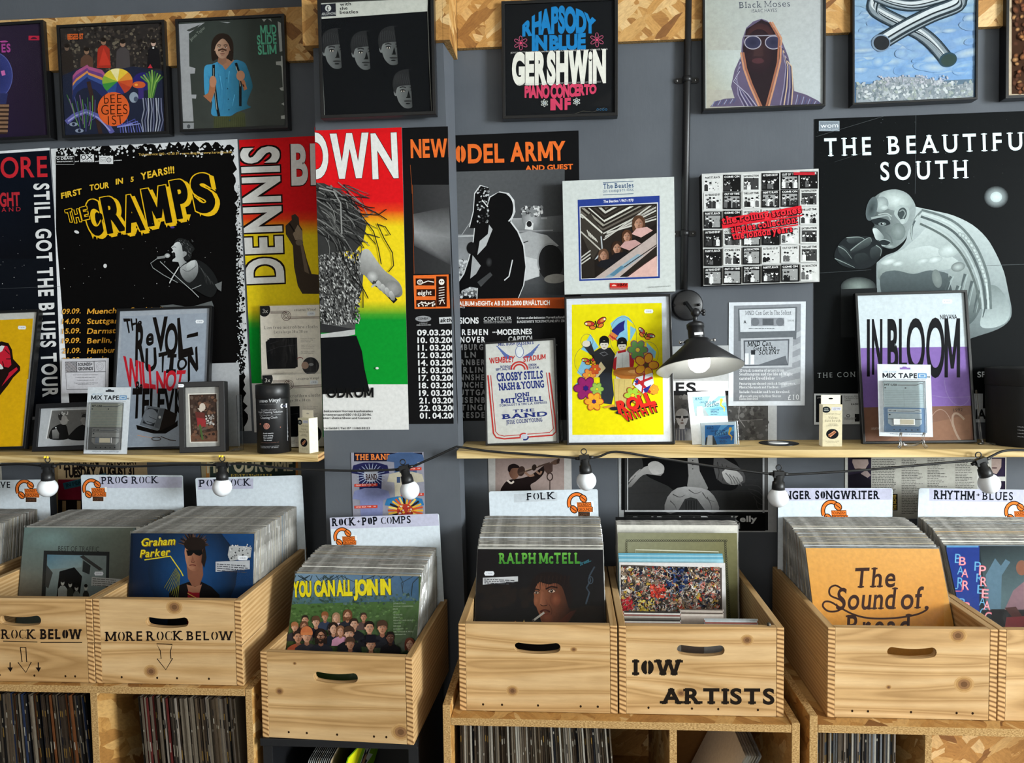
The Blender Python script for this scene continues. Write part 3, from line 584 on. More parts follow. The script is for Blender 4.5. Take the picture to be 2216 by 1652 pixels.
# ------------------------------------------------------------------ festoon string
def festoon():
    t = thing('festoon_string', 'black festoon cable with white globe bulbs looped along both shelf edges', 'string lights', Matrix.Translation((0, -0.215, 1.2)))
    W = lambda px, py, y=-0.217: Vector(PT(px, py, y))-Vector((0, -0.215, 1.2))
    B = [(103, 1013, 103, 1040, 0), (481, 1011, 481, 1038, 1), (876, 1018, 884, 1050, 2), (1265, 996, 1268, 1030, 3), (1685, 1031, 1684, 1070, 4), (2124, 1003, 2138, 1040, 5)]
    way = [(-60, 1015), (0, 1011), (50, 1009), B[0], (140, 1008), (200, 1012), (285, 1014), (400, 1010), B[1], (520, 1008), (620, 1018), (700, 1022), (790, 1023), B[2], (925, 1000), (982, 974), (995, 972), (1060, 981), (1150, 988), (1240, 995), B[3], (1295, 993), (1333, 982), (1420, 995), (1530, 1012), (1640, 1027), B[4], (1720, 1031), (1850, 1023), (1980, 1012), (2090, 1002), B[5], (2145, 992), (2180, 979), (2250, 980)]
    pts = [W(p[0], p[1]-4) for p in way]; sm = []
    for i in range(len(pts)-1):
        p0, p1, p2, p3 = pts[max(i-1, 0)], pts[i], pts[i+1], pts[min(i+2, len(pts)-1)]
        for q in range(5):
            u = q/5; sm.append(0.5*((2*p1)+(p2-p0)*u+(2*p0-5*p1+4*p2-p3)*u*u+(3*p1-p0-3*p2+p3)*u**3))
    sm.append(pts[-1]); MB().tube(sm, 0.0032, 8).build('cable', 'cable_black', t)
    for x0, y0, x1, y1, i in B:
        a, b = W(x0, y0), W(x1, y1); M = frame_mat(a, Vector((1, 0, 0)), (a-b).normalized())
        s = MB(); s.lathe([(0.009, 0.004), (0.0125, 0.002), (0.0125, -0.014), (0.0155, -0.015), (0.017, -0.028), (0.017, -0.037), (0.0, -0.037)][::-1], 20, M); s.box(-0.0135, 0.0135, -0.0085, 0.0085, -0.004, 0.014)
        for j in range(len(s.v)-8, len(s.v)): s.v[j] = tuple(M @ Vector(s.v[j]))
        for sg in (-1, 1): s.tube([M @ Vector((sg*0.012, 0, 0.006)), M @ Vector((sg*0.025, 0, 0.006))], [0.0055, 0.0042], 10)
        so = s.build('lamp_holder', 'cable_black', t)
        h = MB(); h.tube([M @ Vector((0.0075*math.sin(q), 0, 0.0235-0.0075*math.cos(q))) for q in [6.3*j/14 for j in range(15)]], 0.0016, 6); h.tube([M @ Vector((0, 0, 0.012)), M @ Vector((0, 0, 0.017))], 0.002, 6); h.build('hook', 'cable_black', so)
        r = 0.0272; g = MB(); g.lathe([(0.0, -0.0335-2*r+0.003)]+[(r*math.sin(q), -0.0335-r+0.003-r*math.cos(q)) for q in [math.pi*j/16 for j in range(1, 15)]], 28, M); g.build('bulb', 'bulb_white', so)
        if i < 2:
            c = MB()
            for sg in (-1, 1): c.lathe([(0, -0.004), (0.0045, 0), (0, 0.004)], 10, M @ Matrix.Translation((sg*0.004-0.003, -0.002, 0.031))); 
            c.build('cup_hook_tip', 'yellow_led', so)
festoon()
# ------------------------------------------------------------------ crates
CRATES = {}; LIFT = {}
def lean_for(zt, zb): return math.degrees(math.acos(min(0.9992, (zt-zb)/0.3235)))
def crate(key, x0, z0, label, yf=-0.55, wd=0.372, ht=0.21, dep=0.468, lift=0.001, yaw=0, art=None, knots=(), nails=()):
    th = 0.0165; t = thing('record_crate', label, 'crate', Matrix.Translation((x0, yf, z0)) @ Matrix.Rotation(math.radians(yaw), 4, 'Z'), 'pine record crates')
    def handle(cx, cz):
        P_ = []
        for i in range(13): u = -1+2*i/12; P_.append((cx+u*0.044, cz-0.0105-0.004*(1-u*u)))
        for i in range(7): a = -math.pi/2+math.pi*i/6; P_.append((cx+0.044+0.0115*math.cos(a)*0.9, cz+0.001+0.0115*math.sin(a)))
        for i in range(13): u = 1-2*i/12; P_.append((cx+u*0.044, cz+0.0125-0.004*(1-u*u)))
        for i in range(7): a = math.pi/2+math.pi*i/6; P_.append((cx-0.044+0.0115*math.cos(a)*0.9, cz+0.001+0.0115*math.sin(a)))
        return P_
    R = Matrix.Rotation(math.pi/2, 4, 'X')          # sheet x,y,n  ->  world x,z,-y
    W2 = (wd-2*th-0.001)/2
    def board(part, yy, front):
        mb = MB(); mb.prism([(-W2, 0.001), (W2, 0.001), (W2, ht), (-W2, ht)], -th, 0, holes=[handle(0.0, ht*0.735)]); M = Matrix.Translation((wd/2, yy, 0)) @ R
        if front:
            bw = t.matrix_world @ M; a = Art(bw, 2*W2, 2*ht, None, n=1e-4, mi=1, mb=mb, margin=0.001); a.reg(0, 0, 1)
            for kx, kz, kr, rot in knots:
                p = (bw @ Vector((kx, kz, 0)));  a.k += 1; 
                for q, c in ((1.5, '#b28c5c'), (1.2, '#a07a4c'), (0.9, '#84603f'), (0.5, '#66482f')):
                    pts = [(kx+kr*q*math.cos(g)*1.15, kz+kr*q*math.sin(g)) for g in [6.283*j/14 for j in range(14)]]; a.k += 1; a.box = (-W2, W2, 0, ht); a.raw(pts, lin(c)); a.box = None
            for nx in nails:
                a.k += 1; a.box = (-W2, W2, 0, ht); a.raw([(nx+0.0026*math.cos(g), 0.016+0.003*math.sin(g)) for g in [6.283*j/9 for j in range(9)]], lin('#2b1c10')); a.box = None
            if art: a.h = 2*ht; art(a)
        return mb.build(part, ['pine_across', 'print_ink'], t, M, bevel=0.001)
    board('front_board', 0.0, True); board('back_board', dep-th, False)
    for xs in (0, wd-th):
        for za, zb in ((0.0, ht*0.475), (ht*0.483, ht)):
            mb = MB(); mb.box(-th/2, th/2, 0, dep, za, zb, 0, front={2: 1, 4: 1}); mb.build('side_board', ['pine_deep', 'end_grain'], t, Matrix.Translation((xs+th/2, RND.uniform(-.0004, .0004)-0.0004, 0)), bevel=0.0012)
    MB().box(th, wd-th, th, dep-th, lift, lift+0.004).build('base_board', 'pine_deep', t)
    CRATES[key] = (x0, z0, yf, wd, dep, t); LIFT[key] = z0+lift+0.0045; return t
def bigtext(a, s, x0, y0, x1, y1, h, **k): a.text(s, x0, y0, x1, y1, h, '#1a1310', **k)
def art_rock2(a):
    a.text('MORE', 227, 1388, 308, 1387, 20, '#191210', 'b', serif=0.12, split=True); a.text('ROCK', 316, 1387, 396, 1386, 20, '#191210', 'b', serif=0.12, split=True); a.text('BELOW', 403, 1386, 505, 1386, 19, '#191210', 'b', serif=0.12, split=True)
    P_ = [(339, 1394), (373, 1395), (369, 1410), (370, 1426), (374, 1425), (359, 1450), (340, 1426), (349, 1426), (347, 1409)]; a.outline(P_, 1.8, '#191210')
def art_rock1(a):
    a.text('ROCK', 2, 1383, 78, 1383, 20, '#191210', 'b', serif=0.12, split=True); a.text('BELOW', 86, 1383, 178, 1383, 20, '#191210', 'x', serif=0.12, split=True); a.text('MORE', -88, 1383, -8, 1383, 20, '#191210', 'b', serif=0.12, split=True)
    a.line([(7, 1388), (81, 1390)], 1.7, '#191210'); a.line([(88, 1391), (178, 1391)], 1.7, '#191210')
    a.outline([(44, 1402), (56, 1402), (58, 1433), (68, 1433), (56, 1456), (39, 1434), (48, 1433)], 2, '#191210')
    for x in (22, 83): a.line([(x, 1434), (x, 1446)], 2.5, '#191210'); a.poly([(x-6, 1445), (x+6, 1445), (x+1, 1455)], '#191210')
def art_iow(a):
    a.text('IOW', 1368, 1461, 1478, 1461, 32, '#1d1712', 'x', serif=0.17, split=True); a.text('ARTISTS', 1428, 1523, 1676, 1524, 32, '#1d1712', 'x', serif=0.17)
ZL, ZM = 0.7225, 0.6725
crate('wave', -1.965, ZL, 'pine record crate only partly in view beside the white card ending AVE', yf=-0.53, nails=(-.1, .1), lift=0.001)
crate('prog', -1.5305, ZL, 'pine crate lettered ROCK BELOW with arrows, holding the grey green house sleeve', art=art_rock1, nails=(0.03, -0.06, 0.11, 0.135), knots=(), lift=0.001)
crate('pop', -1.1565, ZL, 'pine crate lettered MORE ROCK BELOW over one outlined arrow', art=art_rock2, nails=(-0.12, -0.03, 0.02, 0.1), knots=((0.02, 0.192, 0.012, 0), (-0.045, 0.032, 0.011, 0)), lift=0.012)
crate('comps', -0.735, 0.604, 'unlettered pine crate set lower, in front of the grey pilaster', yf=-0.565, dep=0.40, yaw=-3.0, nails=(-0.12, -0.075, 0.0, 0.09, 0.12), knots=((0.155, 0.03, 0.014, 0), (-0.14, 0.115, 0.007, 0), (-0.1, 0.185, 0.003, 0)), lift=0.04)
crate('folk', -0.259, ZM, 'unlettered pine crate holding the dark sleeve with green title', nails=(-0.13, -0.085, 0.0, 0.1, 0.14), knots=((0.085, 0.152, 0.005, 0), (-0.06, 0.05, 0.009, 0)), lift=0.033)
crate('iow', 0.1165, ZM, 'pine crate lettered IOW ARTISTS in heavy stencil', wd=0.376, art=art_iow, nails=(-0.12, -0.02, 0.04, 0.13), knots=((0.105, 0.18, 0.009, 0), (-0.045, 0.052, 0.008, 0)), lift=0.033)
crate('singer', 0.590, ZM+.002, 'unlettered pine crate holding the orange sleeve with brown script', nails=(-0.13, -0.095, 0.0, 0.1, 0.135), knots=((0.1, 0.195, 0.012, 0), (0.115, 0.083, 0.013, 0), (-0.05, 0.073, 0.004, 0)), lift=0.033)
crate('rnb', 0.9645, ZM+.002, 'pine crate at the picture edge holding the blue neon sign sleeve', nails=(-0.12, -0.02, 0.1), lift=0.033)
# ------------------------------------------------------------------ cabinets of oriented strand board
def cabinet(label, xs, top, back=-0.11, front=-0.565, x0=0, x1=1, boards=(), ups=()):
    t = thing('record_cabinet', label, 'cabinet', Matrix.Translation(((x0+x1)/2, front, 0))); ox = (x0+x1)/2
    def bd(part, a, b, z0, z1, y0, y1, edge):
        mb = MB(); mb.box(a-ox, b-ox, y0-front, y1-front, z0, z1, 0, front={2: 1, **({1: 1} if edge else {})}); mb.build(part, ['osb', 'osb_edge'], t, bevel=0.001)
    for part, a, b, z0, z1, y0, e in boards: bd(part, a, b, z0, z1, y0, back-0.012, e)
    for part, a, b, z1, y0 in ups: bd(part, a, b, 0.0, z1, y0, back-0.012, True)
    mb = MB(); mb.box(x0+0.001-ox, x1-0.001-ox, back-0.011-front, back-front, 0.0, top-0.02); mb.build('back_panel', ['osb'], t)
    return t
cabinet('particle board record cabinet under the two crates lettered ROCK BELOW', (), ZL, x0=-2.0, x1=-0.758, boards=(('top_board', -1.982, -0.776, ZL-0.0185, ZL-0.0005, -0.565, False), ('shelf_board', -1.982, -1.168, 0.355, 0.373, -0.55, False), ('shelf_board', -1.148, -0.776, 0.355, 0.373, -0.55, False)),
        ups=(('side_panel', -2.0, -1.983, ZL, -0.565), ('divider_panel', -1.167, -1.149, ZL-0.019, -0.56), ('side_panel', -0.775, -0.758, ZL-0.0005, -0.565)))
cabinet('particle board record cabinet under the folk and IOW ARTISTS crates', (), ZM, x0=-0.294, x1=0.519, front=-0.585, boards=(('top_board', -0.275, 0.500, ZM-0.0185, ZM-0.0005, -0.585, False), ('shelf_board', -0.275, 0.228, 0.315, 0.333, -0.55, False), ('shelf_board', 0.247, 0.500, 0.315, 0.333, -0.55, False)),
        ups=(('side_panel', -0.294, -0.276, ZM+0.03, -0.585), ('divider_panel', 0.229, 0.246, ZM-0.019, -0.575), ('side_panel', 0.501, 0.519, ZM+0.004, -0.585)))
cabinet('particle board record cabinet at the right under the singer songwriter crate', (), ZM, x0=0.540, x1=1.9, front=-0.585, boards=(('top_board', 0.559, 1.88, ZM-0.017, ZM+0.0015, -0.585, False), ('shelf_board', 0.559, 0.83, 0.315, 0.333, -0.55, False), ('shelf_board', 0.848, 1.88, 0.315, 0.333, -0.55, False)),
        ups=(('side_panel', 0.540, 0.558, ZM+0.022, -0.585), ('divider_panel', 0.831, 0.847, ZM-0.0175, -0.50), ('side_panel', 1.881, 1.9, ZM, -0.585)))
t = thing('black_stand', 'low black stand under the pine crate at the pilaster', 'stand', Matrix.Translation((-0.55, -0.5, 0)))
MB().box(-0.19, 0.19, -0.07, 0.30, 0.585, 0.603).build('top_board', 'black_satin', t, bevel=0.001)
for sx in (-1, 1): MB().box(sx*0.178-0.012, sx*0.178+0.012, -0.055, 0.30, 0, 0.584).build('side_panel', 'black_satin', t, bevel=0.001)
MB().box(-0.165, 0.165, -0.055, 0.29, 0.26, 0.278).build('shelf_board', 'black_satin', t); MB().box(-0.165, 0.165, 0.291, 0.299, 0.02, 0.583).build('back_panel', 'black_satin', t)
# ------------------------------------------------------------------ record stacks
RIMS = {}
def record_mesh(var, colr, rim_l=0.004):
    r = random.Random(var*31+5); mb = MB(); S = 0.1645; mb.box(-S, S, -0.0014, 0.0014, 0, 0.321, 0, tuple(q*0.85 for q in colr))
    n_ = 26; top = [0.321+0.0024+r.random()*0.0013 for _ in range(n_+1)]; top[0] = top[-1] = 0.3225
    xs = [-0.167+0.334*i/n_ for i in range(n_+1)]
    for i in range(n_):
        a, b = xs[i], xs[i+1]; y = [0.0005+0.0009*r.random() for _ in range(2)]
        mb.add([(a, -y[0], 0.3212), (b, -y[1], 0.3212), (b, 0, top[i+1]), (a, 0, top[i]), (b, y[1], 0.3212), (a, y[0], 0.3212)], [(0, 1, 2, 3), (3, 2, 4, 5)], 1)
    for sg in (-1, 1):
        zs = [0.321*i/14 for i in range(15)]
        for i in range(14):
            w0 = 0.1645+0.0015+0.0015*r.random(); q = [(sg*0.1647, -0.0012, zs[i]), (sg*w0, 0, zs[i]), (sg*w0, 0, zs[i+1]), (sg*0.1647, -0.0012, zs[i+1]), (sg*0.1647, 0.0012, zs[i]), (sg*0.1647, 0.0012, zs[i+1])]
            mb.add(q, [(0, 1, 2, 3), (1, 4, 5, 2)] if sg > 0 else [(3, 2, 1, 0), (2, 5, 4, 1)], 1)
    return mb.mesh('record_sleeve', ['print_matt', 'poly_rim'])
SLC = ['#d8d2c4', '#c9c0ac', '#b7ad98', '#dedad0', '#8d8778', '#a89a80', '#5b5852', '#c6c9cc', '#7d8288', '#b89d78', '#e4e0d6', '#3b3a3a', '#93a0aa', '#9c8f86', '#6b5848', '#cfc6b4']
SLEEVES = [record_mesh(i, lin(SLC[i % len(SLC)])) for i in range(16)]
SEQ = [0]
def stack(key, n_, yt0, yt1, zt, lean0, lean1, label, group, cx=None, jx=0.003, pick=None, z1=None, yaw=0):
    x0, z0, yf, wd, dep, t = CRATES[key]; cx = cx if cx is not None else x0+wd/2
    for i in range(n_):
        u = i/max(n_-1, 1); a = math.radians(lean0+(lean1-lean0)*u); z = LIFT[key]+RND.uniform(0.0005, 0.004); yt = yt0+(yt1-yt0)*u
        me = SLEEVES[RND.choice(pick) if pick else RND.randrange(16)]; o = bpy.data.objects.new('record', me); COL.objects.link(o)
        o.matrix_world = Matrix.Translation((cx-math.tan(math.radians(yaw))*(yt-0.3235*math.sin(a)-yt0)+RND.uniform(-jx, jx), yt-0.3235*math.sin(a), z)) @ Matrix.Rotation(math.radians(yaw), 4, 'Z') @ Matrix.Rotation(-a, 4, 'X'); tag(o, label, 'record', group)
FR = {'prog': ((50, 1145), (290, 1140)), 'pop': ((289.5, 1160), (556, 1151)), 'comps': ((628, 1248), (900, 1241.5)), 'folk': ((1034, 1190), (1305, 1189)), 'singer': ((1746, 1188), (2034, 1186.5)), 'rnb': ((2050, 1183), (2337, 1181)), 'wave': ((-232, 1146), (6, 1142))}
FRY = {'prog': -0.30, 'wave': -0.30}
def front_y(tl, tr, wd=0.33):
    a, b = -0.6, -0.05
    for _ in range(40):
        m_ = (a+b)/2
        if (PT(*tl, m_)-PT(*tr, m_)).length < wd: a = m_
        else: b = m_
    return a
LT = [0, 1, 2, 3, 4, 5, 7, 9, 10, 13, 15, 12]
def behind(key, back, z1, lean, label, group, pitch=0.0062, pick=LT, yaw=0):
    tl, tr = FR[key]; y = FRY.get(key) or front_y(tl, tr); z0 = PT((tl[0]+tr[0])/2, (tl[1]+tr[1])/2, y).z; n_ = int((back-y-0.008)/pitch)
    x0, zc, yf, wd, dep, t = CRATES[key]; lo, hi = x0+0.0165+0.168, x0+wd-0.0165-0.168
    cx = (lo+hi)/2-math.tan(math.radians(yaw))*(y-yf)
    stack(key, n_, y+0.009, back, z0, lean_for(z0, LIFT[key])*0.985, 2, label, group, cx=cx, jx=max((hi-lo)/2, 0.0008), pick=pick, z1=z1, yaw=yaw)
behind('wave', -0.108, 1.066, 6, 'sleeved LP packed upright in the crate before the white card ending AVE', 'records before the card ending AVE', 0.006, LT+[6, 14])
behind('prog', -0.112, 1.062, 6, 'sleeved LP packed behind the grey green house sleeve', 'records behind the grey green house sleeve', 0.0055)
behind('pop', -0.104, 1.070, 7, 'sleeved LP packed behind the blue sleeve of a man in sunglasses', 'records behind the sunglasses sleeve')
behind('comps', -0.213, 0.975, 7, 'sleeved LP packed behind the sleeve with yellow capitals', 'records behind the yellow lettered sleeve', yaw=-3.0)
behind('folk', -0.112, 1.037, 7, 'sleeved LP packed behind the dark sleeve with green title', 'records behind the green titled sleeve')
behind('singer', -0.115, 1.037, 6, 'sleeved LP packed behind the orange sleeve with brown script', 'records behind the orange sleeve')
behind('rnb', -0.107, 1.035, 6, 'sleeved LP packed behind the blue neon sign sleeve', 'records behind the neon sign sleeve')
stack('iow', 5, -0.19, -0.155, 1.034, 5, 4, 'cream edged LP standing behind the olive sleeve with a chain border', 'records behind the olive sleeve', cx=0.3025, pick=[3, 10, 0], jx=0.0008)
# shelved records, spines out
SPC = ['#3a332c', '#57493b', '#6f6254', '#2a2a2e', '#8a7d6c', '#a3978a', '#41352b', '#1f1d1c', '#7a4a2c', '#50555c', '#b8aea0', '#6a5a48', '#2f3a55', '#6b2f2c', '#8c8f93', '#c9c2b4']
SPM = []
for i, c in enumerate(SPC):
    mb = MB(); mb.box(-0.0019, 0.0019, 0, 0.312, 0, 0.312, 0, tuple(q*0.48 for q in lin(c)))  # spine colours darkened to carry the shade inside the shelf bays
    r = random.Random(i+77); z = 0.02
    while z < 0.3:
        h = r.uniform(0.004, 0.03)
        if r.random() < 0.2: mb.add([(-0.0011, -0.0001, z), (0.0011, -0.0001, z), (0.0011, -0.0001, z+h), (-0.0011, -0.0001, z+h)], [(0, 1, 2, 3)], 0, lin(r.choice(['#8d887c', '#7a7264', '#1c1a19', '#6a5228'])))
        z += h+r.uniform(.003, .02)
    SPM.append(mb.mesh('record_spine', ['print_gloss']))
MASS = MB()
def shelved(xa, xb, z, y, label, group, lean0=0.0, lean1=0.0, pick=None, pitch=0.0043, mass=False):
    n_ = int((xb-xa)/pitch)
    for i in range(n_):
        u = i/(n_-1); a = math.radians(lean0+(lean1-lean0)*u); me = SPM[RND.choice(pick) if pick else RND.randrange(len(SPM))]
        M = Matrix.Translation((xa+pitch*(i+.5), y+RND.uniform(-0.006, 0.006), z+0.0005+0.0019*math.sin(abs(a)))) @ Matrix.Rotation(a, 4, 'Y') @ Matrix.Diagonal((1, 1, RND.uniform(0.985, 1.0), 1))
        if mass:
            k = len(MASS.v); MASS.v += [tuple(M @ v.co) for v in me.vertices]; col = me.color_attributes['Col'].data
            for p in me.polygons: MASS.f.append(tuple(q+k for q in p.vertices)); MASS.mi.append(0); MASS.c.append(tuple(col[p.loop_indices[0]].color)[:3]); MASS.sm.append(False)
            continue
        o = bpy.data.objects.new('record', me); COL.objects.link(o); o.matrix_world = M; tag(o, label, 'record', group)
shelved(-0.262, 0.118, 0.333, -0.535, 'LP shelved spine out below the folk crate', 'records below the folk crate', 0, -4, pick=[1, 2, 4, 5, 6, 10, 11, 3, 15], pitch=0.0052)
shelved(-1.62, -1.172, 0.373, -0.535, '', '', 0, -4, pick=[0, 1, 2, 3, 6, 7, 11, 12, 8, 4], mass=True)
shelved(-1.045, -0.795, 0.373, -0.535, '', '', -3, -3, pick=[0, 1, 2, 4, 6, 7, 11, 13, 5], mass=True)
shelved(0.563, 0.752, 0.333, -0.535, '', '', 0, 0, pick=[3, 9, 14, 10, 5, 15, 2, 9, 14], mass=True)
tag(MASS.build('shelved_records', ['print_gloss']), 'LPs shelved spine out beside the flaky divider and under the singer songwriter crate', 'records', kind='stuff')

MB().lathe([(0.0045, 0), (0.0045, 0.004), (0.003, 0.0065), (0, 0.007)], 12).build('bolt', 'screw', CRATES['iow'][5], Matrix.Translation((0.345, 0.012, 0.2105)))
# ------------------------------------------------------------------ framed covers along the strand board
def RG(a, c, r): return a.reg((0, 550, 1100, 1656)[c], (0, 400, 800, 1232)[r])
W0 = wallp(-0.036); WP = wallp(-0.202)
GC = 'framed covers along the top'
# purple cover, far left
a = framed('framed_record_cover', 'black framed purple cover with pink letters ES, cut off at the left edge', 'framed picture', rect4(W0, (-142, 73), (97, 60), (108, 297), (-126, 312), 'bot'), 0.009, 0.034, '#2d2236', 'print_matt', GC); RG(a, 0, 0)
a.grad([(-500, 250), (360, 250), (360, 1180), (-500, 1180)], ['#352742', '#2a2130', '#261d2e', '#2c2142'])
a.rect(231, 298, 324, 336, '#b5273f'); a.ell(277, 324, 26, 14, '#33182a', a0=180, a1=360); a.rect(250, 324, 304, 328, '#7d2036')
a.text('ES', 2, 438, 78, 436, 68, '#a8448f', 'x', serif=0.2); a.poly([(-20, 345), (30, 338), (58, 346), (40, 354), (0, 356)], '#b54a92')
a.ell(-75, 640, 172, 205, '#262a58', edge='#39407c'); a.ring(-75, 640, 168, 203, 7, '#5a60a0', -75, 60); a.poly([(-180, 790), (55, 790), (40, 880), (-180, 880)], '#30345f')
for i in range(7): a.rect(-160, 885+i*36, 66-i*2, 905+i*36, '#8a6a52'); a.rect(-160, 905+i*36, 62-i*2, 921+i*36, '#3a2a22')
a.text('I', -4, 600, 6, 640, 30, '#c86aa8', 'b'); finish_framed(a)
# psychedelic flower cover
a = framed('framed_record_cover', 'black framed cover of dark figures above rainbow shapes and a round orange title', 'framed picture', rect4(W0, (120.5, 54), (354, 42), (366, 289.5), (134.5, 299)), 0.0085, 0.034, '#2f2a28', 'print_matt', GC); RG(a, 0, 0)
a.specks(510, 215, 1390, 620, 520, 5, 16, ['#3b342f', '#463e37', '#241f1d', '#52493f', '#2b2623', '#6a6152'], 3)
for x, y, h, c, tp in ((560, 400, 60, '#6e5a4c', '#2f2824'), (728, 430, 62, '#8a6a54', '#5a4033'), (872, 350, 62, '#8d6a55', '#a23124'), (1036, 365, 66, '#9a7a66', '#4a4444'), (1298, 362, 60, '#c0a090', '#1c1a1c')):
    a.poly([(x-h*.9, y+h*3.6), (x-h*.8, y+h), (x-h*.3, y+h*.5), (x+h*.3, y+h*.5), (x+h*.85, y+h), (x+h, y+h*3.6)], tp); a.ell(x, y, h*.34, h*.46, c); a.ell(x, y-h*.28, h*.4, h*.3, '#241d19')
a.poly([(872, 400), (935, 548), (830, 555)], '#c23a2a'); a.rect(1290, 395, 1304, 410, '#e0dcd8')
a.text('BEEGEES 1ST', 566, 330, 700, 326, 44, '#d9662c', 'x')
a.poly([(520, 640), (700, 560), (900, 600), (1130, 560), (1385, 600), (1390, 1140), (520, 1150)], '#24283a')
for d, c in ((0, '#a5527c'), (34, '#6a3f7c'), (64, '#d18a4a'), (88, '#3b4f8c'), (128, '#28305c')):
    a.poly([(610, 640+d), (640, 600+d), (735, 545+d*.8), (760, 580+d), (745, 690+d*.4), (700, 620+d), (650, 650+d), (608, 740+d)], c); a.poly([(745, 690+d*.4), (740, 560+d*.8), (860, 590+d), (905, 650+d), (925, 740+d), (870, 700+d), (800, 630+d)], c)
for i, c in enumerate(['#c8512c', '#b4402a', '#30336e', '#2e4a86', '#3e8a3f', '#86a83a', '#d6c23c', '#ecdfa2', '#e2bd3c', '#d98a34']): a.ell(992, 690, 130, 112, c, a0=i*36-10, a1=i*36+27)
a.ell(1210, 690, 88, 78, '#2a2468'); a.ell(1175, 718, 56, 30, '#c85a30'); a.ell(1152, 718, 14, 10, '#f0a040'); a.rect(1170, 745, 1215, 840, '#3d2f6e')
for i in range(9): a.line([(1262+i*4, 830), (1255+i*9, 700), (1190+i*24, 590+abs(i-4)*14)], 13, ['#5d8a3e', '#86a850', '#3d6a34'][i % 3])
a.poly([(1250, 575), (1272, 540), (1292, 575)], '#b8303c')
for i in range(8): a.line([(1210+i*22, 830), (1220+i*20+8*(i % 2), 930), (1200+i*26, 1020), (1215+i*20, 1120)], 9, ['#8f93a4', '#6d6f8a', '#b0b2bd'][i % 3])
a.line([(745, 690), (770, 800), (810, 960), (850, 1140)], 34, '#3a2a26')
a.line([(555, 1040), (620, 985), (720, 945), (820, 985), (900, 1050), (950, 1130)], 44, '#5d5c9c'); a.line([(570, 1030), (640, 980), (730, 950), (830, 1000), (930, 1110)], 12, '#9a98c8')
for i in range(12): a.line([(560+i*22, 800+(i*37) % 90), (600+i*18, 900+(i*53) % 120), (640+i*12, 1010+(i*31) % 110)], 7, ['#3f6a3c', '#7a5a8c', '#5a8a4a', '#4c4f86'][i % 4])
for i in range(9): a.line([(990, 1080), (1010+i*22, 1010+(i % 3)*20), (1020+i*24, 1130)], 8, ['#4b4f9a', '#6a6ec0', '#8a90c8'][i % 3])
for ex, ey in ((618, 1055), (668, 1110)): a.ell(ex, ey, 36, 17, '#8a94a8'); a.ell(ex, ey, 13, 13, '#23283a')
a.ell(1132, 826, 38, 46, '#8f9aa8'); a.ell(1150, 840, 18, 22, '#4a5266')
a.ell(960, 926, 136, 146, '#d95f2c')
for s_, x0, y0, x1, y1, h in (('bEE', 880, 880, 1030, 872, 76), ('GEES', 856, 975, 1080, 968, 84), ('1ST', 915, 1060, 1045, 1052, 76)): a.text(s_, x0, y0, x1, y1, h, '#31190f', 'l')
finish_framed(a)
# man in blue shirt
a = framed('framed_record_cover', 'black framed worn dark cover of a long haired man in a blue shirt with braces', 'framed picture', rect4(W0, (377, 41), (612, 29), (625.5, 276.5), (390, 286)), 0.0085, 0.034, '#3a3d39', 'print_matt', GC)
RG(a, 0, 0); a.grad([(1500, 190), (2500, 140), (2500, 1100), (1540, 1100)], ['#343a35', '#3c403c', '#484a46', '#3a3d39'])
a.poly([(1508, 200), (1735, 185), (1640, 250), (1600, 280), (1604, 560), (1655, 575), (1650, 620), (1610, 622), (1622, 800), (1664, 800), (1660, 835), (1626, 832), (1640, 1030), (1550, 1030)], '#9d9d9f')
a.poly([(1548, 1042), (1642, 1040), (1642, 1100), (1552, 1100)], '#8f9092'); a.ell(1598, 1072, 14, 18, '#4b4d50'); a.poly([(1580, 250), (1700, 200), (1660, 240), (1600, 262)], '#3d403c'); a.poly([(1860, 178), (1955, 182), (1930, 190)], '#9d9d9f')
a.text('James Taylor', 1618, 345, 1742, 232, 26, '#8a8f86', 'l')
a.shade([(1735, 560), (1800, 540), (1850, 520), (1890, 545), (1990, 505), (2050, 515), (2085, 540), (2110, 600), (2125, 650), (2145, 730), (2120, 800), (2095, 880), (2130, 905), (2100, 920), (2010, 950), (1950, 985), (1850, 990), (1790, 965), (1800, 870), (1775, 840), (1740, 820), (1728, 690)], '#4290b8', '#2a5a6a', (1, .1), '#3a80a8', sm=3)
for p in ([(1850, 620), (1870, 760), (1850, 900)], [(1960, 640), (1950, 760), (1985, 900)], [(1900, 560), (1915, 700), (1905, 960)], [(1770, 640), (1790, 760), (1810, 860)], [(2000, 720), (1985, 800), (2040, 920)], [(1880, 680), (1900, 800), (1880, 940)]): a.curve(p, 5, '#2f6e94', taper=.3)
for p in ([(1865, 640), (1885, 760)], [(1945, 600), (1935, 700)], [(1990, 800), (1970, 900)]): a.curve(p, 6, '#5aa6cc', taper=.3)
a.poly([(1815, 985), (1960, 985), (2040, 945), (2080, 960), (2085, 1085), (1810, 1090)], '#474a30')
for q in range(16): a.line([(1820+q*17, 992), (1818+q*17, 1088)], 4, '#3a3d26')
a.poly([(1845, 520), (1860, 450), (1930, 450), (1985, 510), (1915, 590)], '#9c6e54'); a.head(1886, 398, 190, lit='#b9957c', dark='#8a6450', hair='#2a201a', style='long', ink='#33221a', lip='#8a5a4c'); a.line([(1850, 424), (1886, 412), (1922, 424)], 15, '#4a3226')
a.poly([(1845, 525), (1890, 555), (1915, 600), (1870, 570)], '#357da5'); a.poly([(1990, 505), (1950, 560), (1915, 600), (1985, 545)], '#357da5')
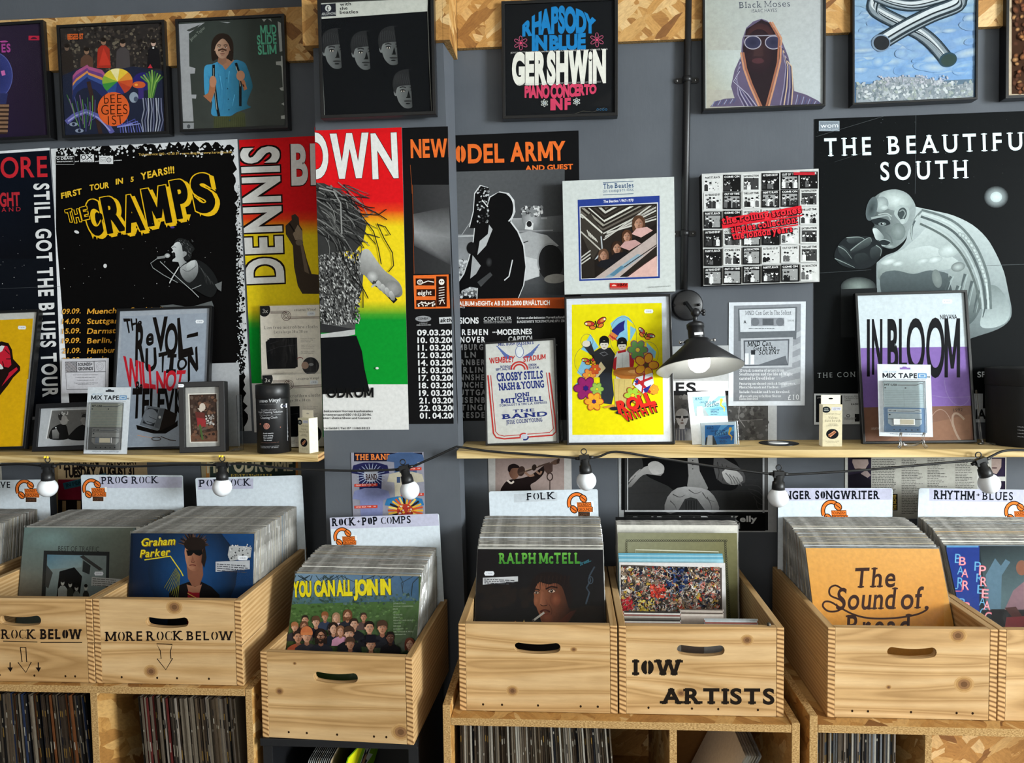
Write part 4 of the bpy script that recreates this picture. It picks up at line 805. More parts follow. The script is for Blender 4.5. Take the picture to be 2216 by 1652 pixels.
for p in ([(1812, 545), (1812, 640), (1822, 740), (1840, 900), (1858, 985)], [(2002, 530), (2030, 620), (2040, 700), (2040, 900)]): a.line(p, 22, '#1b1b1c'); a.line([(q[0], q[1]+30) for q in p[:-1]], 5, '#a8a494')
a.line([(1745, 800), (1772, 850), (1800, 760), (1805, 700)], 52, '#a06848'); a.ell(1806, 690, 30, 50, '#b07a5c'); a.ell(2042, 640, 36, 44, '#a8765a'); a.line([(2060, 680), (2085, 760), (2070, 700)], 30, '#a06848')
for q in range(5): a.ell(1925+q*6, 680+q*90-20, 5, 6, '#22455a')
RG(a, 1, 0)
for s_, y in (('MUD', 288), ('SLIDE', 372), ('SLIM', 458)): a.text(s_, {'MUD': 48, 'SLIDE': 20, 'SLIM': 28}[s_], y, 186, y-8, 74, '#5aa586', 'x')
for p in ([(195, 175), (222, 190), (235, 430), (212, 436)], [(180, 520), (232, 515), (235, 580), (220, 552), (182, 548)], [(222, 470), (235, 470), (245, 740), (238, 740)], [(210, 745), (245, 735), (246, 768), (222, 765)], [(225, 880), (248, 868), (250, 895)], [(222, 982), (255, 976), (257, 1008), (224, 1008)], [(60, 155), (100, 155), (78, 180)], [(112, 155), (135, 152), (145, 178)]): a.poly(p, '#a4a49e')
finish_framed(a)
# dark cover, four heads, on the pilaster
a = framed('framed_record_cover', 'black framed dark cover with a white top strip and four pale heads, on the pilaster', 'framed picture', rect4(WP, (679.5, -8), (931, -20), (944, 247), (693.5, 257), 'bot'), 0.0095, 0.03, '#131416', 'print_matt', GC); RG(a, 1, 0)
a.poly([(540, -60), (1480, -80), (1472, 88), (553, 155)], '#bdbdb4'); a.poly([(556, 30), (688, 20), (692, 128), (560, 136)], '#23242b'); a.ell(624, 62, 26, 28, '#c5c5c0'); a.text('£', 613, 80, 634, 78, 36, '#23242b', 'b'); a.text('PARLOPHONE', 560, 124, 690, 116, 22, '#c5c5c0', 'r')
for s_, x, y in (('with', 820, 42), ('the', 790, 78), ('beatles', 880, 110)): a.text(s_, 724, y, x, y-6, 26, '#1c1c1e', 'b')
for cx, cy, s_ in ((700, 425, 312), (946, 440, 300), (1182, 400, 300), (1306, 770, 300)):
    a.head(cx, cy, s_, lit='#707271', dark='#151617', hair='#29292a', style='mop', ink='#141414', lip='#3a3a3a')
    for q in range(9): a.line([(cx-s_*.36+q*s_*.05, cy-s_*.5+abs(q-4)*4), (cx-s_*.37+q*s_*.06, cy-s_*.2)], 3, '#3b3b3c')
    a.shade([(cx+s_*.02, cy-s_*.6), (cx+s_*.5, cy-s_*.6), (cx+s_*.5, cy+s_*.6), (cx+s_*.14, cy+s_*.6), (cx+s_*.1, cy)], '#131416', '#131416'); a.shade([(cx-s_*.25, cy+s_*.52), (cx+s_*.3, cy+s_*.48), (cx+s_*.3, cy+s_*.9), (cx-s_*.25, cy+s_*.9)], '#131416', '#131416')
a.line([(556, 160), (580, 640), (594, 975)], 6, '#8e8e88'); a.line([(1474, 90), (1492, 600), (1508, 940)], 5, '#6a6862'); finish_framed(a)
# blue / white / pink lettered cover
a = framed('framed_record_cover', 'black framed dark cover filled with blue, white and pink lettering and small flowers', 'framed picture', rect4(W0, (1080.5, -8), (1335, -18), (1336.5, 250), (1088, 257.5), 'bot'), 0.0095, 0.034, '#17181a', 'print_matt', GC); RG(a, 2, 0)
def pln(f, x0, x1, n=16): return [(x0+(x1-x0)*i/n, f(i/n)) for i in range(n+1)]
a.warp('RHAPSODY', pln(lambda u: 298-28*u-22*math.sin(3.14*u), 118, 748), pln(lambda u: 215-40*u-135*math.sin(3.14*u)**.8, 118, 748), '#1f77b4', 'o', track=-.12)
a.warp('IN BLUE', pln(lambda u: 418-14*u, 200, 660), pln(lambda u: 298-15*u+10*math.sin(3.14*u), 200, 660), '#1f77b4', 'o', track=-.12)
a.text('JOYCE HATTO WITH THE HAMBURG PRO MUSICA CONDUCTED BY GEORGE BYRD', 18, 450, 846, 418, 13, '#c9c6c0', 'r')
a.warp('GERSHWiN', pln(lambda u: 700-20*u+6*math.sin(3.14*u), 30, 832), pln(lambda u: 462-30*u, 30, 832), '#dfdcd2', 'o', serif=0.05, track=-.13)
a.text('SERGIO FIORENTINO WITH THE LONDON PHILHARMONIC ORCHESTRA CONDUCTED BY HUGO RIGNOLD', 78, 722, 792, 696, 13, '#a8a6a2', 'r')
a.warp('PIANO CONCERTO', pln(lambda u: 820+18*math.sin(3.14*u)-36*u, 138, 752), pln(lambda u: 735-16*u-8*math.sin(3.14*u), 138, 752), '#c9405f', 'o', track=-.12)
a.warp('IN F', pln(lambda u: 928-6*u, 358, 532), pln(lambda u: 842-8*u, 358, 532), '#c9405f', 'o', track=-.1)
for x, y, r_, c, m_ in ((105, 360, 62, '#c05a78', '#d6456a'), (756, 333, 62, '#c05a78', '#d6456a'), (307, 873, 32, '#c9ccc6', '#9ab'), (582, 860, 32, '#c9ccc6', '#9ab')):
    for i in range(6): q = 6.283*i/6+.5; a.ring(x+math.cos(q)*r_*.62, y+math.sin(q)*r_*.62, r_*.36, r_*.2, 4, c, rot=math.degrees(q), n=14)
    a.ell(x, y, r_*.18, r_*.18, m_)
for i in range(4): a.ring(762+i*24, 928, 8, 8, 3, '#2f6a94', n=10)
a.poly([(690, 900), (830, 800), (880, 760), (870, 900)], '#1e1e1f'); a.line([(560, 965), (640, 940), (720, 950), (820, 910)], 3, '#58544c'); finish_framed(a)
# hooded figure
a = framed('framed_record_cover', 'black framed pale cover of a hooded bearded man in sunglasses', 'framed picture', rect4(W0, (1520.5, -28), (1789.5, -40), (1786.5, 228), (1523, 240.5), 'bot'), 0.0065, 0.034, '#a9aca6', 'print_matt', GC); RG(a, 2, 0)
a.grad([(1690, -60), (2760, -60), (2760, 950), (1690, 950)], ['#a3a69e', '#a9abac', '#b3b9bd', '#a8a294']); a.grad([(1700, 420), (2000, 420), (2000, 760), (1700, 760)], ['#a9ada6', '#b6bcba', '#b5bbb6', '#a5a292'])
a.text('Black Moses', 1968, 62, 2403, 46, 52, '#2f3246', 'l', serif=0.08); a.text('ISAAC HAYES', 2078, 100, 2292, 92, 28, '#3d4050', 'l')
a.poly([(1720, 905), (1760, 860), (1850, 835), (1930, 830), (1900, 730), (1930, 590), (1985, 470), (1995, 330), (2030, 230), (2090, 175), (2160, 152), (2210, 170), (2270, 230), (2330, 330), (2390, 480), (2430, 660), (2440, 770), (2540, 800), (2640, 850), (2680, 885)], '#5d536b')
a.poly([(2000, 400), (2030, 240), (2160, 160), (2230, 190), (2300, 290), (2340, 420), (2290, 560), (2250, 760), (2230, 900), (2150, 910), (2060, 640), (2010, 500)], '#2b2226')
a.ell(2150, 320, 120, 130, '#58362f', edge='#38262a'); a.ell(2140, 430, 125, 190, '#3a2a2c', edge='#2c2126'); a.ell(2130, 512, 52, 24, '#4d3034'); a.poly([(2110, 380), (2160, 380), (2180, 470), (2090, 470)], '#402e2f')
for s_ in (0, 176): a.ell(2086+s_, 355, 74, 60, '#9d98a2'); a.ell(2086+s_, 355, 66, 52, '#2b2a3c', edge='#3a3950')
a.line([(2005, 300), (2200, 296), (2330, 290)], 8, '#8d8894')
for k, (d, c) in enumerate(((0, '#b9876a'), (20, '#98624c'))): a.line([(1985+d, 440), (2010+d, 580), (2060+d, 720), (2140+d, 900)], 16, c); a.line([(2250-d, 180), (2330-d, 320), (2320-d, 520), (2270-d, 720), (2220-d, 905)], 16, c)
for i in range(7): a.line([(1985-i*2, 480+i*20), (1950-i*5, 640+i*8), (1960+i*14, 800), (2010+i*18, 900)], 8, ['#8d869c', '#3d3852', '#a39db0', '#4a4468'][i % 4])
for i in range(7): a.line([(2330+i*8, 380+i*22), (2370+i*8, 560), (2350+i*13, 740), (2320+i*16, 890)], 9, ['#8d869c', '#3d3852', '#c3a98c', '#4a4468'][i % 4])
for i in range(8): a.line([(1735+i*26, 900-i*4), (1760+i*26, 856-i*3)], 7, ['#8b90aa', '#4b5072'][i % 2]); a.line([(2470+i*26, 800+i*9), (2450+i*26, 885)], 7, ['#8b90aa', '#4b5072'][i % 2])
finish_framed(a)
# silver bars over surf
a = framed('framed_record_cover', 'black framed cover of crossing silver tubes over blue sky and breaking surf', 'framed picture', rect4(W0, (1844.5, -33), (2119, -46), (2116, 213.5), (1845.5, 228.5), 'bot'), 0.0065, 0.034, '#6a8db5', 'print_matt', GC); RG(a, 3, 0)
a.grad([(770, -140), (1800, -140), (1800, 250), (770, 250)], ['#7d98ae', '#7490b2', '#6f8fba', '#82a0bd']); a.grad([(770, 250), (1800, 250), (1800, 680), (770, 690)], ['#82a0bd', '#6f8fba', '#7397c2', '#7f9ec0'])
r = random.Random(12)
for q in range(130): y = r.uniform(-100, 620); e = ['#7d98ae', '#7894b4', '#7a97bb', '#7599c2'][min(3, max(0, int((y+100)/190)))]; a.ell(r.uniform(790, 1760), y, r.uniform(50, 150), r.uniform(14, 44), r.choice(['#9fb3c2', '#8fa9be', '#6a8cb6', '#a9b8c0', '#6f92bd', '#88a5bf']), rot=r.uniform(-16, 6), edge=e, n=14)
a.poly([(780, 712), (930, 712), (1780, 668), (1780, 860), (780, 870)], '#5d7080'); a.poly([(780, 760), (900, 720), (1010, 665), (1150, 650), (1330, 655), (1500, 690), (1620, 720), (1780, 700), (1780, 860), (780, 870)], '#8d949a')
a.specks(790, 690, 1770, 850, 500, 4, 16, ['#a8adb2', '#7c858c', '#c0c4c6', '#6f7b80', '#8b9196', '#98a09a'], 6, asp=1.5, k=6); a.specks(960, 640, 1560, 720, 120, 4, 12, ['#a5a6b0', '#9aa0aa', '#b5b4bc'], 7)
def pipe(p, w_):
    for d, c in ((1.0, '#1c262d'), (.88, '#3b464e'), (.7, '#7d878e')): a.curve(p, w_*d, c)
    for o, q, c in ((-.22, .26, '#c0c5c8'), (-.03, .09, '#23282c'), (.1, .12, '#a5adb2'), (.27, .14, '#2b3338'), (.38, .06, '#8b949a')): a.curve([(x+o*w_*.55, y+o*w_*.8) for x, y in p], w_*q, c)
pipe([(950, -20), (935, 60), (1010, 120), (1180, 205), (1330, 280), (1440, 370), (1545, 495)], 130); a.ell(1562, 505, 78, 62, '#2f4552', rot=-18); a.ell(1566, 507, 66, 50, '#33423e', rot=-18)
pipe([(940, -40), (1100, 20), (1300, 40), (1600, -40)], 100); pipe([(1650, -60), (1640, 30), (1420, 120), (1200, 230), (1000, 350)], 140); a.ell(990, 362, 80, 74, '#76879a'); a.ell(994, 362, 68, 62, '#2a2b2e'); finish_framed(a)
# nuts
a = framed('framed_record_cover', 'black framed cover of brown nuts, cut off at the right edge', 'framed picture', rect4(W0, (2178, -48), (2452, -62), (2449, 200), (2175.5, 214), 'bot'), 0.0085, 0.034, '#3a261a', 'print_matt', GC); RG(a, 3, 0)
a.rect(2085, -200, 3200, 900, '#b9a78e'); a.rect(2108, -200, 3200, 795, '#3a2417'); r = random.Random(4)
for i in range(420):
    x, y, q = r.uniform(2125, 3050), r.uniform(-150, 785), r.uniform(20, 34); c = r.choice(['#a87445', '#8a5a38', '#6f4630', '#b98a5a', '#7b4038', '#945a3c', '#5d3a2a']); a.ell(x, y, q, q*.78, c, rot=r.uniform(0, 180), edge='#3d2417', n=10)
finish_framed(a)
# ------------------------------------------------------------------ posters on the wall
Q0 = wallp(-0.0015)
a = sheet('concert_poster', 'dark navy concert poster with white capitals running down its right side', 'poster', rect4(Q0, (-220, 342), (118, 320), (142, 905), (-200, 920)), '#e3e5e8', 'print_gloss', group='concert posters')
a.reg(0, 0, 1); a.poly([(-225, 348), (113, 325), (134, 900), (-200, 912)], '#101319'); a.grad([(-225, 348), (113, 325), (120, 560), (-200, 560)], ['#121926', '#0d121c', '#0d0e12', '#10121a'])
a.text('ORE', 2, 385, 103, 382, 43, '#c02832', 'b'); a.text('GHT', 0, 447, 44, 445, 28, '#b02a34', 'x'); a.text('AND', 4, 459, 45, 457, 9, '#b02a34', 'r', track=.4)
a.text('STILL GOT THE BLUES TOUR', 74, 398, 94, 860, 31, '#dfe0e0', 'x', track=.12)
a.specks(0, 500, 60, 680, 14, .6, 1.2, ['#c9c9c9', '#8b8b8b'], 2); a.line([(-50, 627), (130, 620)], .8, '#3c3f44'); finish(a)
a = sheet('concert_poster', 'black concert poster with ragged white edge and dripping yellow title letters', 'poster', rect4(wallp(-0.0008), (118.5, 319), (518, 304), (541, 930), (141, 945)), '#d2d4d6', 'print_gloss', group='concert posters'); RG(a, 0, 0)
r = random.Random(9); top = [(478+i*26, 1302+r.uniform(-42, 30)-i*1.0-(18 if 14 < i < 48 else 0)) for i in range(58)]; rt = [(1990+i*1.6+r.uniform(-18, 22), 1262+i*36) for i in range(70)]
a.poly([(478, 3760)]+[(476, 1400)]+top+rt+[(2140, 3780)], '#0c0b0b')
a.specks(480, 1245, 1990, 1340, 330, 4, 13, ['#0c0b0b', '#d2d4d6', '#0c0b0b'], 12); RG(a, 0, 1); a.specks(2018, 0, 2075, 1652, 420, 3, 9, ['#0c0b0b', '#d2d4d6', '#b9bcbe'], 14)
for i in range(60): a.specks(2020+i*.7, i*27, 2066+i*.7, i*27+27, 3, 5, 13, ['#0c0b0b', '#d2d4d6'], 100+i)
RG(a, 0, 0); a.text('Ticketservice: 040 - 43 30 39 • www.deag.de • www.kartenhaus.de', 1184, 1328, 1975, 1306, 20, '#d7b25c', 'r')
for x0, y0, x1, y1, t_, h in ((481, 1333, 636, 1402, 'DEAG', 22), (690, 1317, 805, 1382, 'OX', 34), (850, 1330, 968, 1398, '', 20)):
    a.rect(x0, y0, x1, y1, '#d9dadb' if t_ != 'DEAG' else '#0c0b0b'); 
    if t_ == 'DEAG': a.outline([(x0, y0), (x1, y0), (x1, y1), (x0, y1)], 3, '#d9dadb'); a.text('DEAG', 524, 1362, 622, 1358, 22, '#d9dadb', 'x'); a.ring(500, 1352, 11, 11, 4, '#d9dadb', n=14); a.text('entertainment', 490, 1384, 626, 1380, 12, '#d9dadb', 'b')
    elif t_ == 'OX': a.ring(716, 1342, 17, 18, 7, '#17161a'); a.line([(745, 1322), (790, 1360)], 7, '#17161a'); a.line([(790, 1322), (742, 1364)], 7, '#17161a'); a.text('fanzine', 700, 1380, 798, 1378, 12, '#17161a', 'b')
    else: a.ring(932, 1364, 18, 18, 5, '#45464a', n=16); a.ring(932, 1364, 9, 9, 3, '#45464a', n=12); a.outline([(860, 1346), (906, 1346), (906, 1382), (860, 1382)], 3, '#45464a'); a.text('CANT', 866, 1376, 902, 1374, 16, '#45464a', 'r')
for t_, x in (('and', 644), ('and', 812)): a.text(t_, x, 1382, x+32, 1380, 11, '#d9dadb', 'b')
a.text('present', 974, 1374, 1042, 1371, 12, '#d9dadb', 'b')
def brush(s_, x0, y0, x1, y1, h, c='#e2b632'): a.text(s_, x0, y0, x1, y1, h, c, 'x', wob=.05, sh=.12)
RG(a, 0, 1); brush('FIRST', 528, 118, 704, 80, 46); RG(a, 0, 0); brush('TOUR', 768, 1622, 934, 1600, 46); brush('IN', 990, 1570, 1052, 1562, 44); brush('5', 1116, 1548, 1142, 1546, 40); brush('YEARS!!!', 1204, 1530, 1490, 1472, 54)
RG(a, 0, 1)
def drip(s_, x0, y0, x1, y1, h):
    r = random.Random(ord(s_[0])+int(x0)); g = layout(s_, 'x')[0]; dx, dy = x1-x0, y1-y0; q = math.hypot(dx, dy); ux, uy = dy/q*h, -dx/q*h
    def put(off, ox, oy, c):
        a.k += 1
        for tr in layout(s_, off)[0]: a.raw([a.uv(x0+dx*p[0]+ux*p[1]+ox, y0+dy*p[0]+uy*p[1]+oy) for p in tr], lin(c), sub=tr.sub*.1)
    for ox, oy in ((-9, -6), (8, -8), (-8, 8), (24, 18), (34, 26), (16, 14), (40, 10)): put('o', ox, oy, '#e3b41c')
    for i in range(3): bx = x0+dx*(.15+.3*i)+r.uniform(-6, 10); a.poly([(bx-14, y0+dy*.4-10), (bx+26, y0+dy*.4-10), (bx+8, y0+dy*.5+44+r.uniform(0, 16))], '#e3b41c')
    put('o', 0, 0, '#0c0b0b')
for i, (s_, x0, y0, x1, y1, h) in enumerate((('C', 765, 425, 890, 400, 262), ('R', 915, 400, 1080, 366, 268), ('A', 1072, 395, 1240, 362, 270), ('M', 1262, 340, 1470, 300, 280), ('P', 1506, 275, 1640, 248, 285), ('S', 1672, 232, 1850, 196, 285))): drip(s_, x0, y0, x1, y1, h)
for s_, x0, x1, y in (('T', 585, 640, 320), ('H', 645, 700, 322), ('E', 710, 768, 300)):
    for ox, oy in ((-5, -4), (6, -4), (-5, 5), (7, 6)): a.text(s_, x0+ox, y+oy, x1+ox, y-14+oy, 100, '#e3b41c', 'x')
    a.text(s_, x0, y, x1, y-14, 100, '#0c0b0b', 'x')
a.ell(660, 404, 22, 12, '#d6d6d6', rot=20); a.ell(902, 692, 15, 18, '#d6d6d6'); a.ell(1474, 364, 18, 9, '#4a3a86'); a.specks(520, 300, 2000, 1000, 30, 2, 4, ['#9b9b9b', '#d0d0d0'], 21)
# singer leaning into a microphone
a.blob([(1490, 505), (1520, 460), (1570, 462), (1620, 490), (1662, 545), (1640, 580), (1632, 625), (1600, 645), (1570, 640), (1550, 560)], '#202121')
r = random.Random(2)
for q in range(40): x, y = r.uniform(1520, 1640), r.uniform(470, 610); a.line([(x, y), (x+r.uniform(-8, 22), y+r.uniform(4, 24))], 5, r.choice(['#4a4b4b', '#2e2f2f', '#6a6b6b']), taper=.2)
a.shade([(1500, 495), (1535, 490), (1556, 530), (1562, 570), (1592, 572), (1594, 600), (1568, 620), (1580, 650), (1600, 665), (1560, 715), (1535, 700), (1525, 660), (1475, 655), (1482, 634), (1500, 622), (1496, 596), (1466, 576), (1482, 560), (1464, 535), (1480, 520)], '#c9cccc', '#7d8080', (1, .3), sm=2); a.ell(1486, 595, 13, 20, '#171717'); a.curve([(1470, 540), (1490, 530), (1505, 536)], 5, '#4a4b4b'); a.ell(1576, 588, 12, 20, '#8d9090')
a.blob([(1545, 700), (1600, 660), (1680, 640), (1760, 680), (1830, 760), (1862, 860), (1800, 960), (1640, 880), (1500, 815), (1525, 740)], '#1c1d1d'); a.shade([(1540, 715), (1600, 670), (1668, 642), (1692, 690), (1684, 770), (1622, 835), (1560, 790)], '#a5a8a8', '#4d5050', (.3, 1), sm=3); a.shade([(1600, 672), (1662, 642), (1660, 700), (1600, 730)], '#c5c8c8', '#9a9d9d', (0, 1), sm=2); a.curve([(1560, 720), (1610, 740), (1680, 690)], 5, '#5a5d5d')
for q in range(7): a.curve([(1700+q*18, 690+q*22), (1740+q*14, 760+q*16), (1760+q*10, 850)], 5, ['#3a3b3b', '#4d4e4e', '#2b2c2c'][q % 3], taper=.2)
a.ell(1432, 605, 24, 19, '#d2d4d4', edge='#8b8d8d'); a.line([(1412, 615), (1345, 625)], 22, '#7d7f7f'); a.line([(1345, 630), (1290, 670), (1310, 710), (1400, 770), (1520, 835)], 6, '#8b8e8e'); a.line([(1370, 655), (1460, 740), (1560, 830), (1640, 900), (1700, 960)], 6, '#a5a8a8'); a.line([(1530, 700), (1470, 800), (1450, 840)], 9, '#c0c2c2')
a.line([(1640, 890), (1720, 855)], 6, '#8b8e8e'); a.poly([(1835, 850), (1895, 825), (1890, 910), (1860, 890)], '#6a6c6c'); a.poly([(1370, 1030), (1480, 1020), (1620, 1045), (1810, 990), (1830, 1046), (1400, 1052)], '#5d6060')
for y, d_, c_ in ((1100, '09.09.', 'Muenchen, Stadthalle'), (1185, '14.09.', 'Stuttgart, Longhorn'), (1268, '15.09.', 'Darmstadt, Centralstation'), (1350, '19.09.', 'Berlin, Columbia'), (1435, '21.09.', 'Hamburg, Markthalle'), (1515, '22.09.', 'Koeln')):
    a.text(d_, 536, y, 695, y-4, 42, '#e0a23a', 'b', sh=.18, wob=.03); a.text(c_, 748, y, 748+len(c_)*34, y-14, 44, '#e0a23a', 'b', sh=.2, wob=.03)
finish(a)
# red yellow green poster folded round the pilaster
t = thing('concert_poster', 'red yellow and green concert poster folded round the corner of the grey pilaster', 'poster', Matrix.Translation((-0.7, -0.15, 1.7)), 'concert posters')
PR, PY, PG, PW = '#d0171c', '#e3c81e', '#0c8a2c', '#d4d3d0'
def rasta(a, xa, xb, y0):
    a.vgrad(xa, xb, [(y0-24, PR), (y0+155, PR), (y0+175, '#d63c1a'), (y0+195, '#dd9a1c'), (y0+210, PY), (y0+370, PY), (y0+385, '#9fae20'), (y0+400, '#3e9428'), (y0+412, PG), (y0+700, PG)])
def outl(a, s_, x0, y0, x1, y1, h, **k):
    for d in (-3.2, 3.2):
        for e in (-3.2, 3.2): a.text(s_, x0+d, y0+e, x1+d, y1+e, h, '#1c1210', 'x', **k)
    a.text(s_, x0, y0, x1, y1, h, '#d9d8d4', 'x', **k)
rc = rect4(wallp(-0.0022), (520, 303), (722, 292), (740, 931), (548, 936)); a = Art(rc[0], rc[1], rc[2], PW, n=0.0005, thick=0.0005); a.reg(0, 0, 1); rasta(a, 500, 760, 300); a.rect(500, 830, 760, 960, PW)
a.box = None; RG(a, 0, 0)
a.reg(0, 0, 1); outl(a, 'DENNIS', 612, 612, 600, 316, 76, track=.06); a.k += 2
for d in (-1.2, 1.2): a.text('BR', 630+d, 400, 716+d, 398, 84, '#1c1210', 'x')
a.text('BR', 631, 398, 715, 396, 82, '#d9d8d4', 'x')
RG(a, 1, 1); a.poly([(330, 520), (270, 420), (268, 350), (320, 300), (318, 262), (350, 248), (380, 280), (385, 340), (410, 380), (415, 500), (450, 640), (490, 760), (700, 780), (700, 930), (410, 928), (372, 860), (340, 700)], '#3d332a'); a.poly([(330, 420), (372, 340), (412, 400), (412, 480), (350, 470)], '#8b7a66'); a.poly([(395, 520), (412, 505), (470, 760), (430, 740)], '#6a5b4c'); a.ell(386, 492, 32, 26, '#6d6252'); a.line([(300, 330), (345, 400)], 12, '#1d1815')
o = a.mb.build('poster_panel', ['print_gloss'], t, t.matrix_world.inverted() @ a.M)
mb = MB(); zs = [2.159, 1.94, 1.92, 1.865, 1.66, 1.63, 1.60, 1.40, 1.275]; cs = [PR, PR, '#dd9a1c', PY, PY, '#9fae20', PG, PG]
for i in range(8):
    c0, c1 = lin(cs[i]), lin(cs[min(i+1, 7)]); mb.add([(-0.0025, 0.0, zs[i]-1.7), (-0.0025, 0.147, zs[i]-1.7), (-0.0025, 0.147, zs[i+1]-1.7), (-0.0025, 0.0, zs[i+1]-1.7)], [(0, 1, 2, 3)], 0, [c0, c0, c1, c1])
mb.build('poster_panel', ['print_gloss'], t)
rc = rect4(wallp(-0.1515), (680, 283.5), (870, 275), (884, 931), (702, 931)); a = Art(rc[0], rc[1], rc[2], PW, n=0.0005, thick=0.0005); a.reg(0, 0, 1); rasta(a, 640, 900, 281); a.rect(640, 832, 900, 960, PW)
RG(a, 1, 0)
for c_, x0, x1 in (('O', 425, 640), ('W', 655, 985), ('N', 1008, 1230)): outl(a, c_, x0, 1510, x1, 1500, 355)
RG(a, 1, 1); r = random.Random(3); 
a.poly([(520, 560), (640, 540), (830, 640), (930, 760), (920, 900), (860, 1040), (862, 1230), (500, 1200)], '#4d4d4c')
a.shade([(925, 560), (975, 552), (1040, 640), (1110, 730), (1190, 790), (1246, 850), (1264, 920), (1240, 955), (1190, 955), (1100, 905), (1010, 850), (940, 770), (880, 740), (880, 620)], '#b5b5b2', '#5d5d5b', (-.4, 1), '#8d8d8a', sm=3)
a.ell(1180, 880, 70, 62, '#9a9a97', rot=35, edge='#7a7a78'); a.line([(1030, 830), (1120, 905), (1205, 995)], 46, '#1a1a1a'); a.ell(1008, 780, 46, 50, '#c5c5c2', rot=-30, edge='#8a8a88'); a.line([(1010, 828), (1062, 858)], 30, '#3a3a3a')
for q in range(4): a.shade([(1040+q*36, 830+q*30), (1062+q*36, 815+q*30), (1095+q*34, 860+q*30), (1100+q*32, 905+q*26), (1072+q*34, 900+q*28), (1048+q*36, 870+q*30)], '#b9b9b6', '#6d6d6b', (.4, 1), sm=3)
a.curve([(1000, 870), (1040, 850), (1080, 880)], 18, '#a8a8a5')
a.specks(540, 560, 905, 1190, 1500, 3, 8, ['#8d8d8b', '#2a2a2a', '#bdbdba', '#3d3d3c', '#1c1c1c', '#6a6a68'], 8, asp=2.2, rot=1.2)
a.poly([(500, 1170), (860, 1230), (862, 1260), (500, 1260)], '#2c2c2d'); a.poly([(500, 1282), (860, 1232), (862, 1275), (720, 1310), (500, 1318)], '#b2b2b0')
a.poly([(490, 1310), (872, 1285), (920, 1420), (940, 1560), (985, 1760), (490, 1790)], '#101113')
a.poly([(500, -20), (600, -10), (700, 40), (800, 130), (900, 240), (960, 340), (930, 480), (870, 560), (640, 580), (500, 620)], '#343433')
for i in range(120):
    x, y = r.uniform(500, 800), r.uniform(-20, 420); L_ = r.uniform(160, 420); th = r.uniform(0.05, 0.95); P_ = []; cv = r.uniform(-.002, .0045)
    for j in range(8): P_.append((x, y)); th += cv*L_/8+r.uniform(-.09, .16); x += math.cos(th)*L_/8; y += math.sin(th)*L_/8
    a.line(P_, r.uniform(6, 13), r.choice(['#1f1f1f', '#2e2e2d', '#5a5a58', '#454544', '#171717', '#757572']), taper=.6)
for P_ in ([(700, 120), (900, 180), (1040, 240), (1135, 300)], [(760, 100), (960, 190), (1030, 200)], [(900, 250), (1060, 260), (1130, 210)], [(1050, 330), (1110, 460), (1180, 580), (1190, 690), (1145, 745)], [(1060, 340), (1120, 360), (1165, 430), (1120, 430)], [(900, 240), (1020, 400), (1060, 540), (1085, 680)], [(860, 560), (880, 760), (930, 880), (930, 1050)], [(720, 520), (820, 760), (940, 900), (975, 970)]): a.line(P_, 8, '#1d1d1c')
a.line([(555, 30), (680, 60), (740, 160), (750, 420)], 12, '#8d8d8a'); a.ell(1050, 1562, 14, 10, '#d0d0cc')
RG(a, 1, 2); a.text('HIPPODROM', 418, 240, 1020, 234, 78, '#131313', 'x')
for y, s_, x1 in ((362, 'allen bekannten Vorverkaufsstellen', 1014), (392, 'oder Kartenversand 030 / 8 52 20 96.', 1005), (420, 'Veranstalter: Zetka Show und Concert', 998), (507, 'Konzerte GmbH, Tel. 07 11/60 03 23', 988)): a.text(s_, x1-len(s_)*14.3, y, x1, y, 18, '#2c2c2c', 'b')
a.mb.build('poster_panel', ['print_gloss'], t, t.matrix_world.inverted() @ a.M)
# black and orange tour poster folded into the inner corner
t = thing('concert_poster', 'black tour poster with orange title folded into the corner right of the pilaster', 'poster', Matrix.Translation((-0.33, -0.15, 1.7)), 'concert posters'); ZT, ZB = PT(930, 279, -0.15).z, PT(930, 918, -0.15).z
BK, OR = '#121213', '#d9672a'
rc = rect4(wallp(-0.1504), (872.5, 276.5), (967, 274), (984, 917), (883, 918.5)); a = Art(rc[0], rc[1], rc[2], BK, n=0.0004, thick=0.0004); RG(a, 1, 0)
a.text('NEWM', 1334, 1340, 1760, 1330, 146, OR, 'x', split=True); a.line([(1330, 1405), (1345, 1650)], 4, '#8a4420'); RG(a, 1, 1)
a.grad([(1355, 0), (1700, 0), (1700, 760), (1362, 760)], ['#2c2c2d', '#3c3c3d', '#343435', '#2a2a2b']); a.grad([(1355, 250), (1700, 180), (1700, 460), (1362, 400)], ['#4a4a4b', '#3a3a3b', '#777879', '#8d8e8f']); a.grad([(1362, 400), (1700, 460), (1700, 700), (1362, 520)], ['#8d8e8f', '#6f7071', '#38383a', '#3a3a3c']); a.line([(1348, 0), (1362, 760)], 4, '#8a4420')
a.poly([(1355, 772), (1655, 764), (1668, 1052), (1366, 1058)], OR)
for x0, y0, x1, y1 in ((1375, 798, 1535, 858), (1382, 890, 1540, 950), (1380, 982, 1548, 1042), (1550, 780, 1640, 1038)): a.rect(x0, y0, x1, y1, '#2a120a')
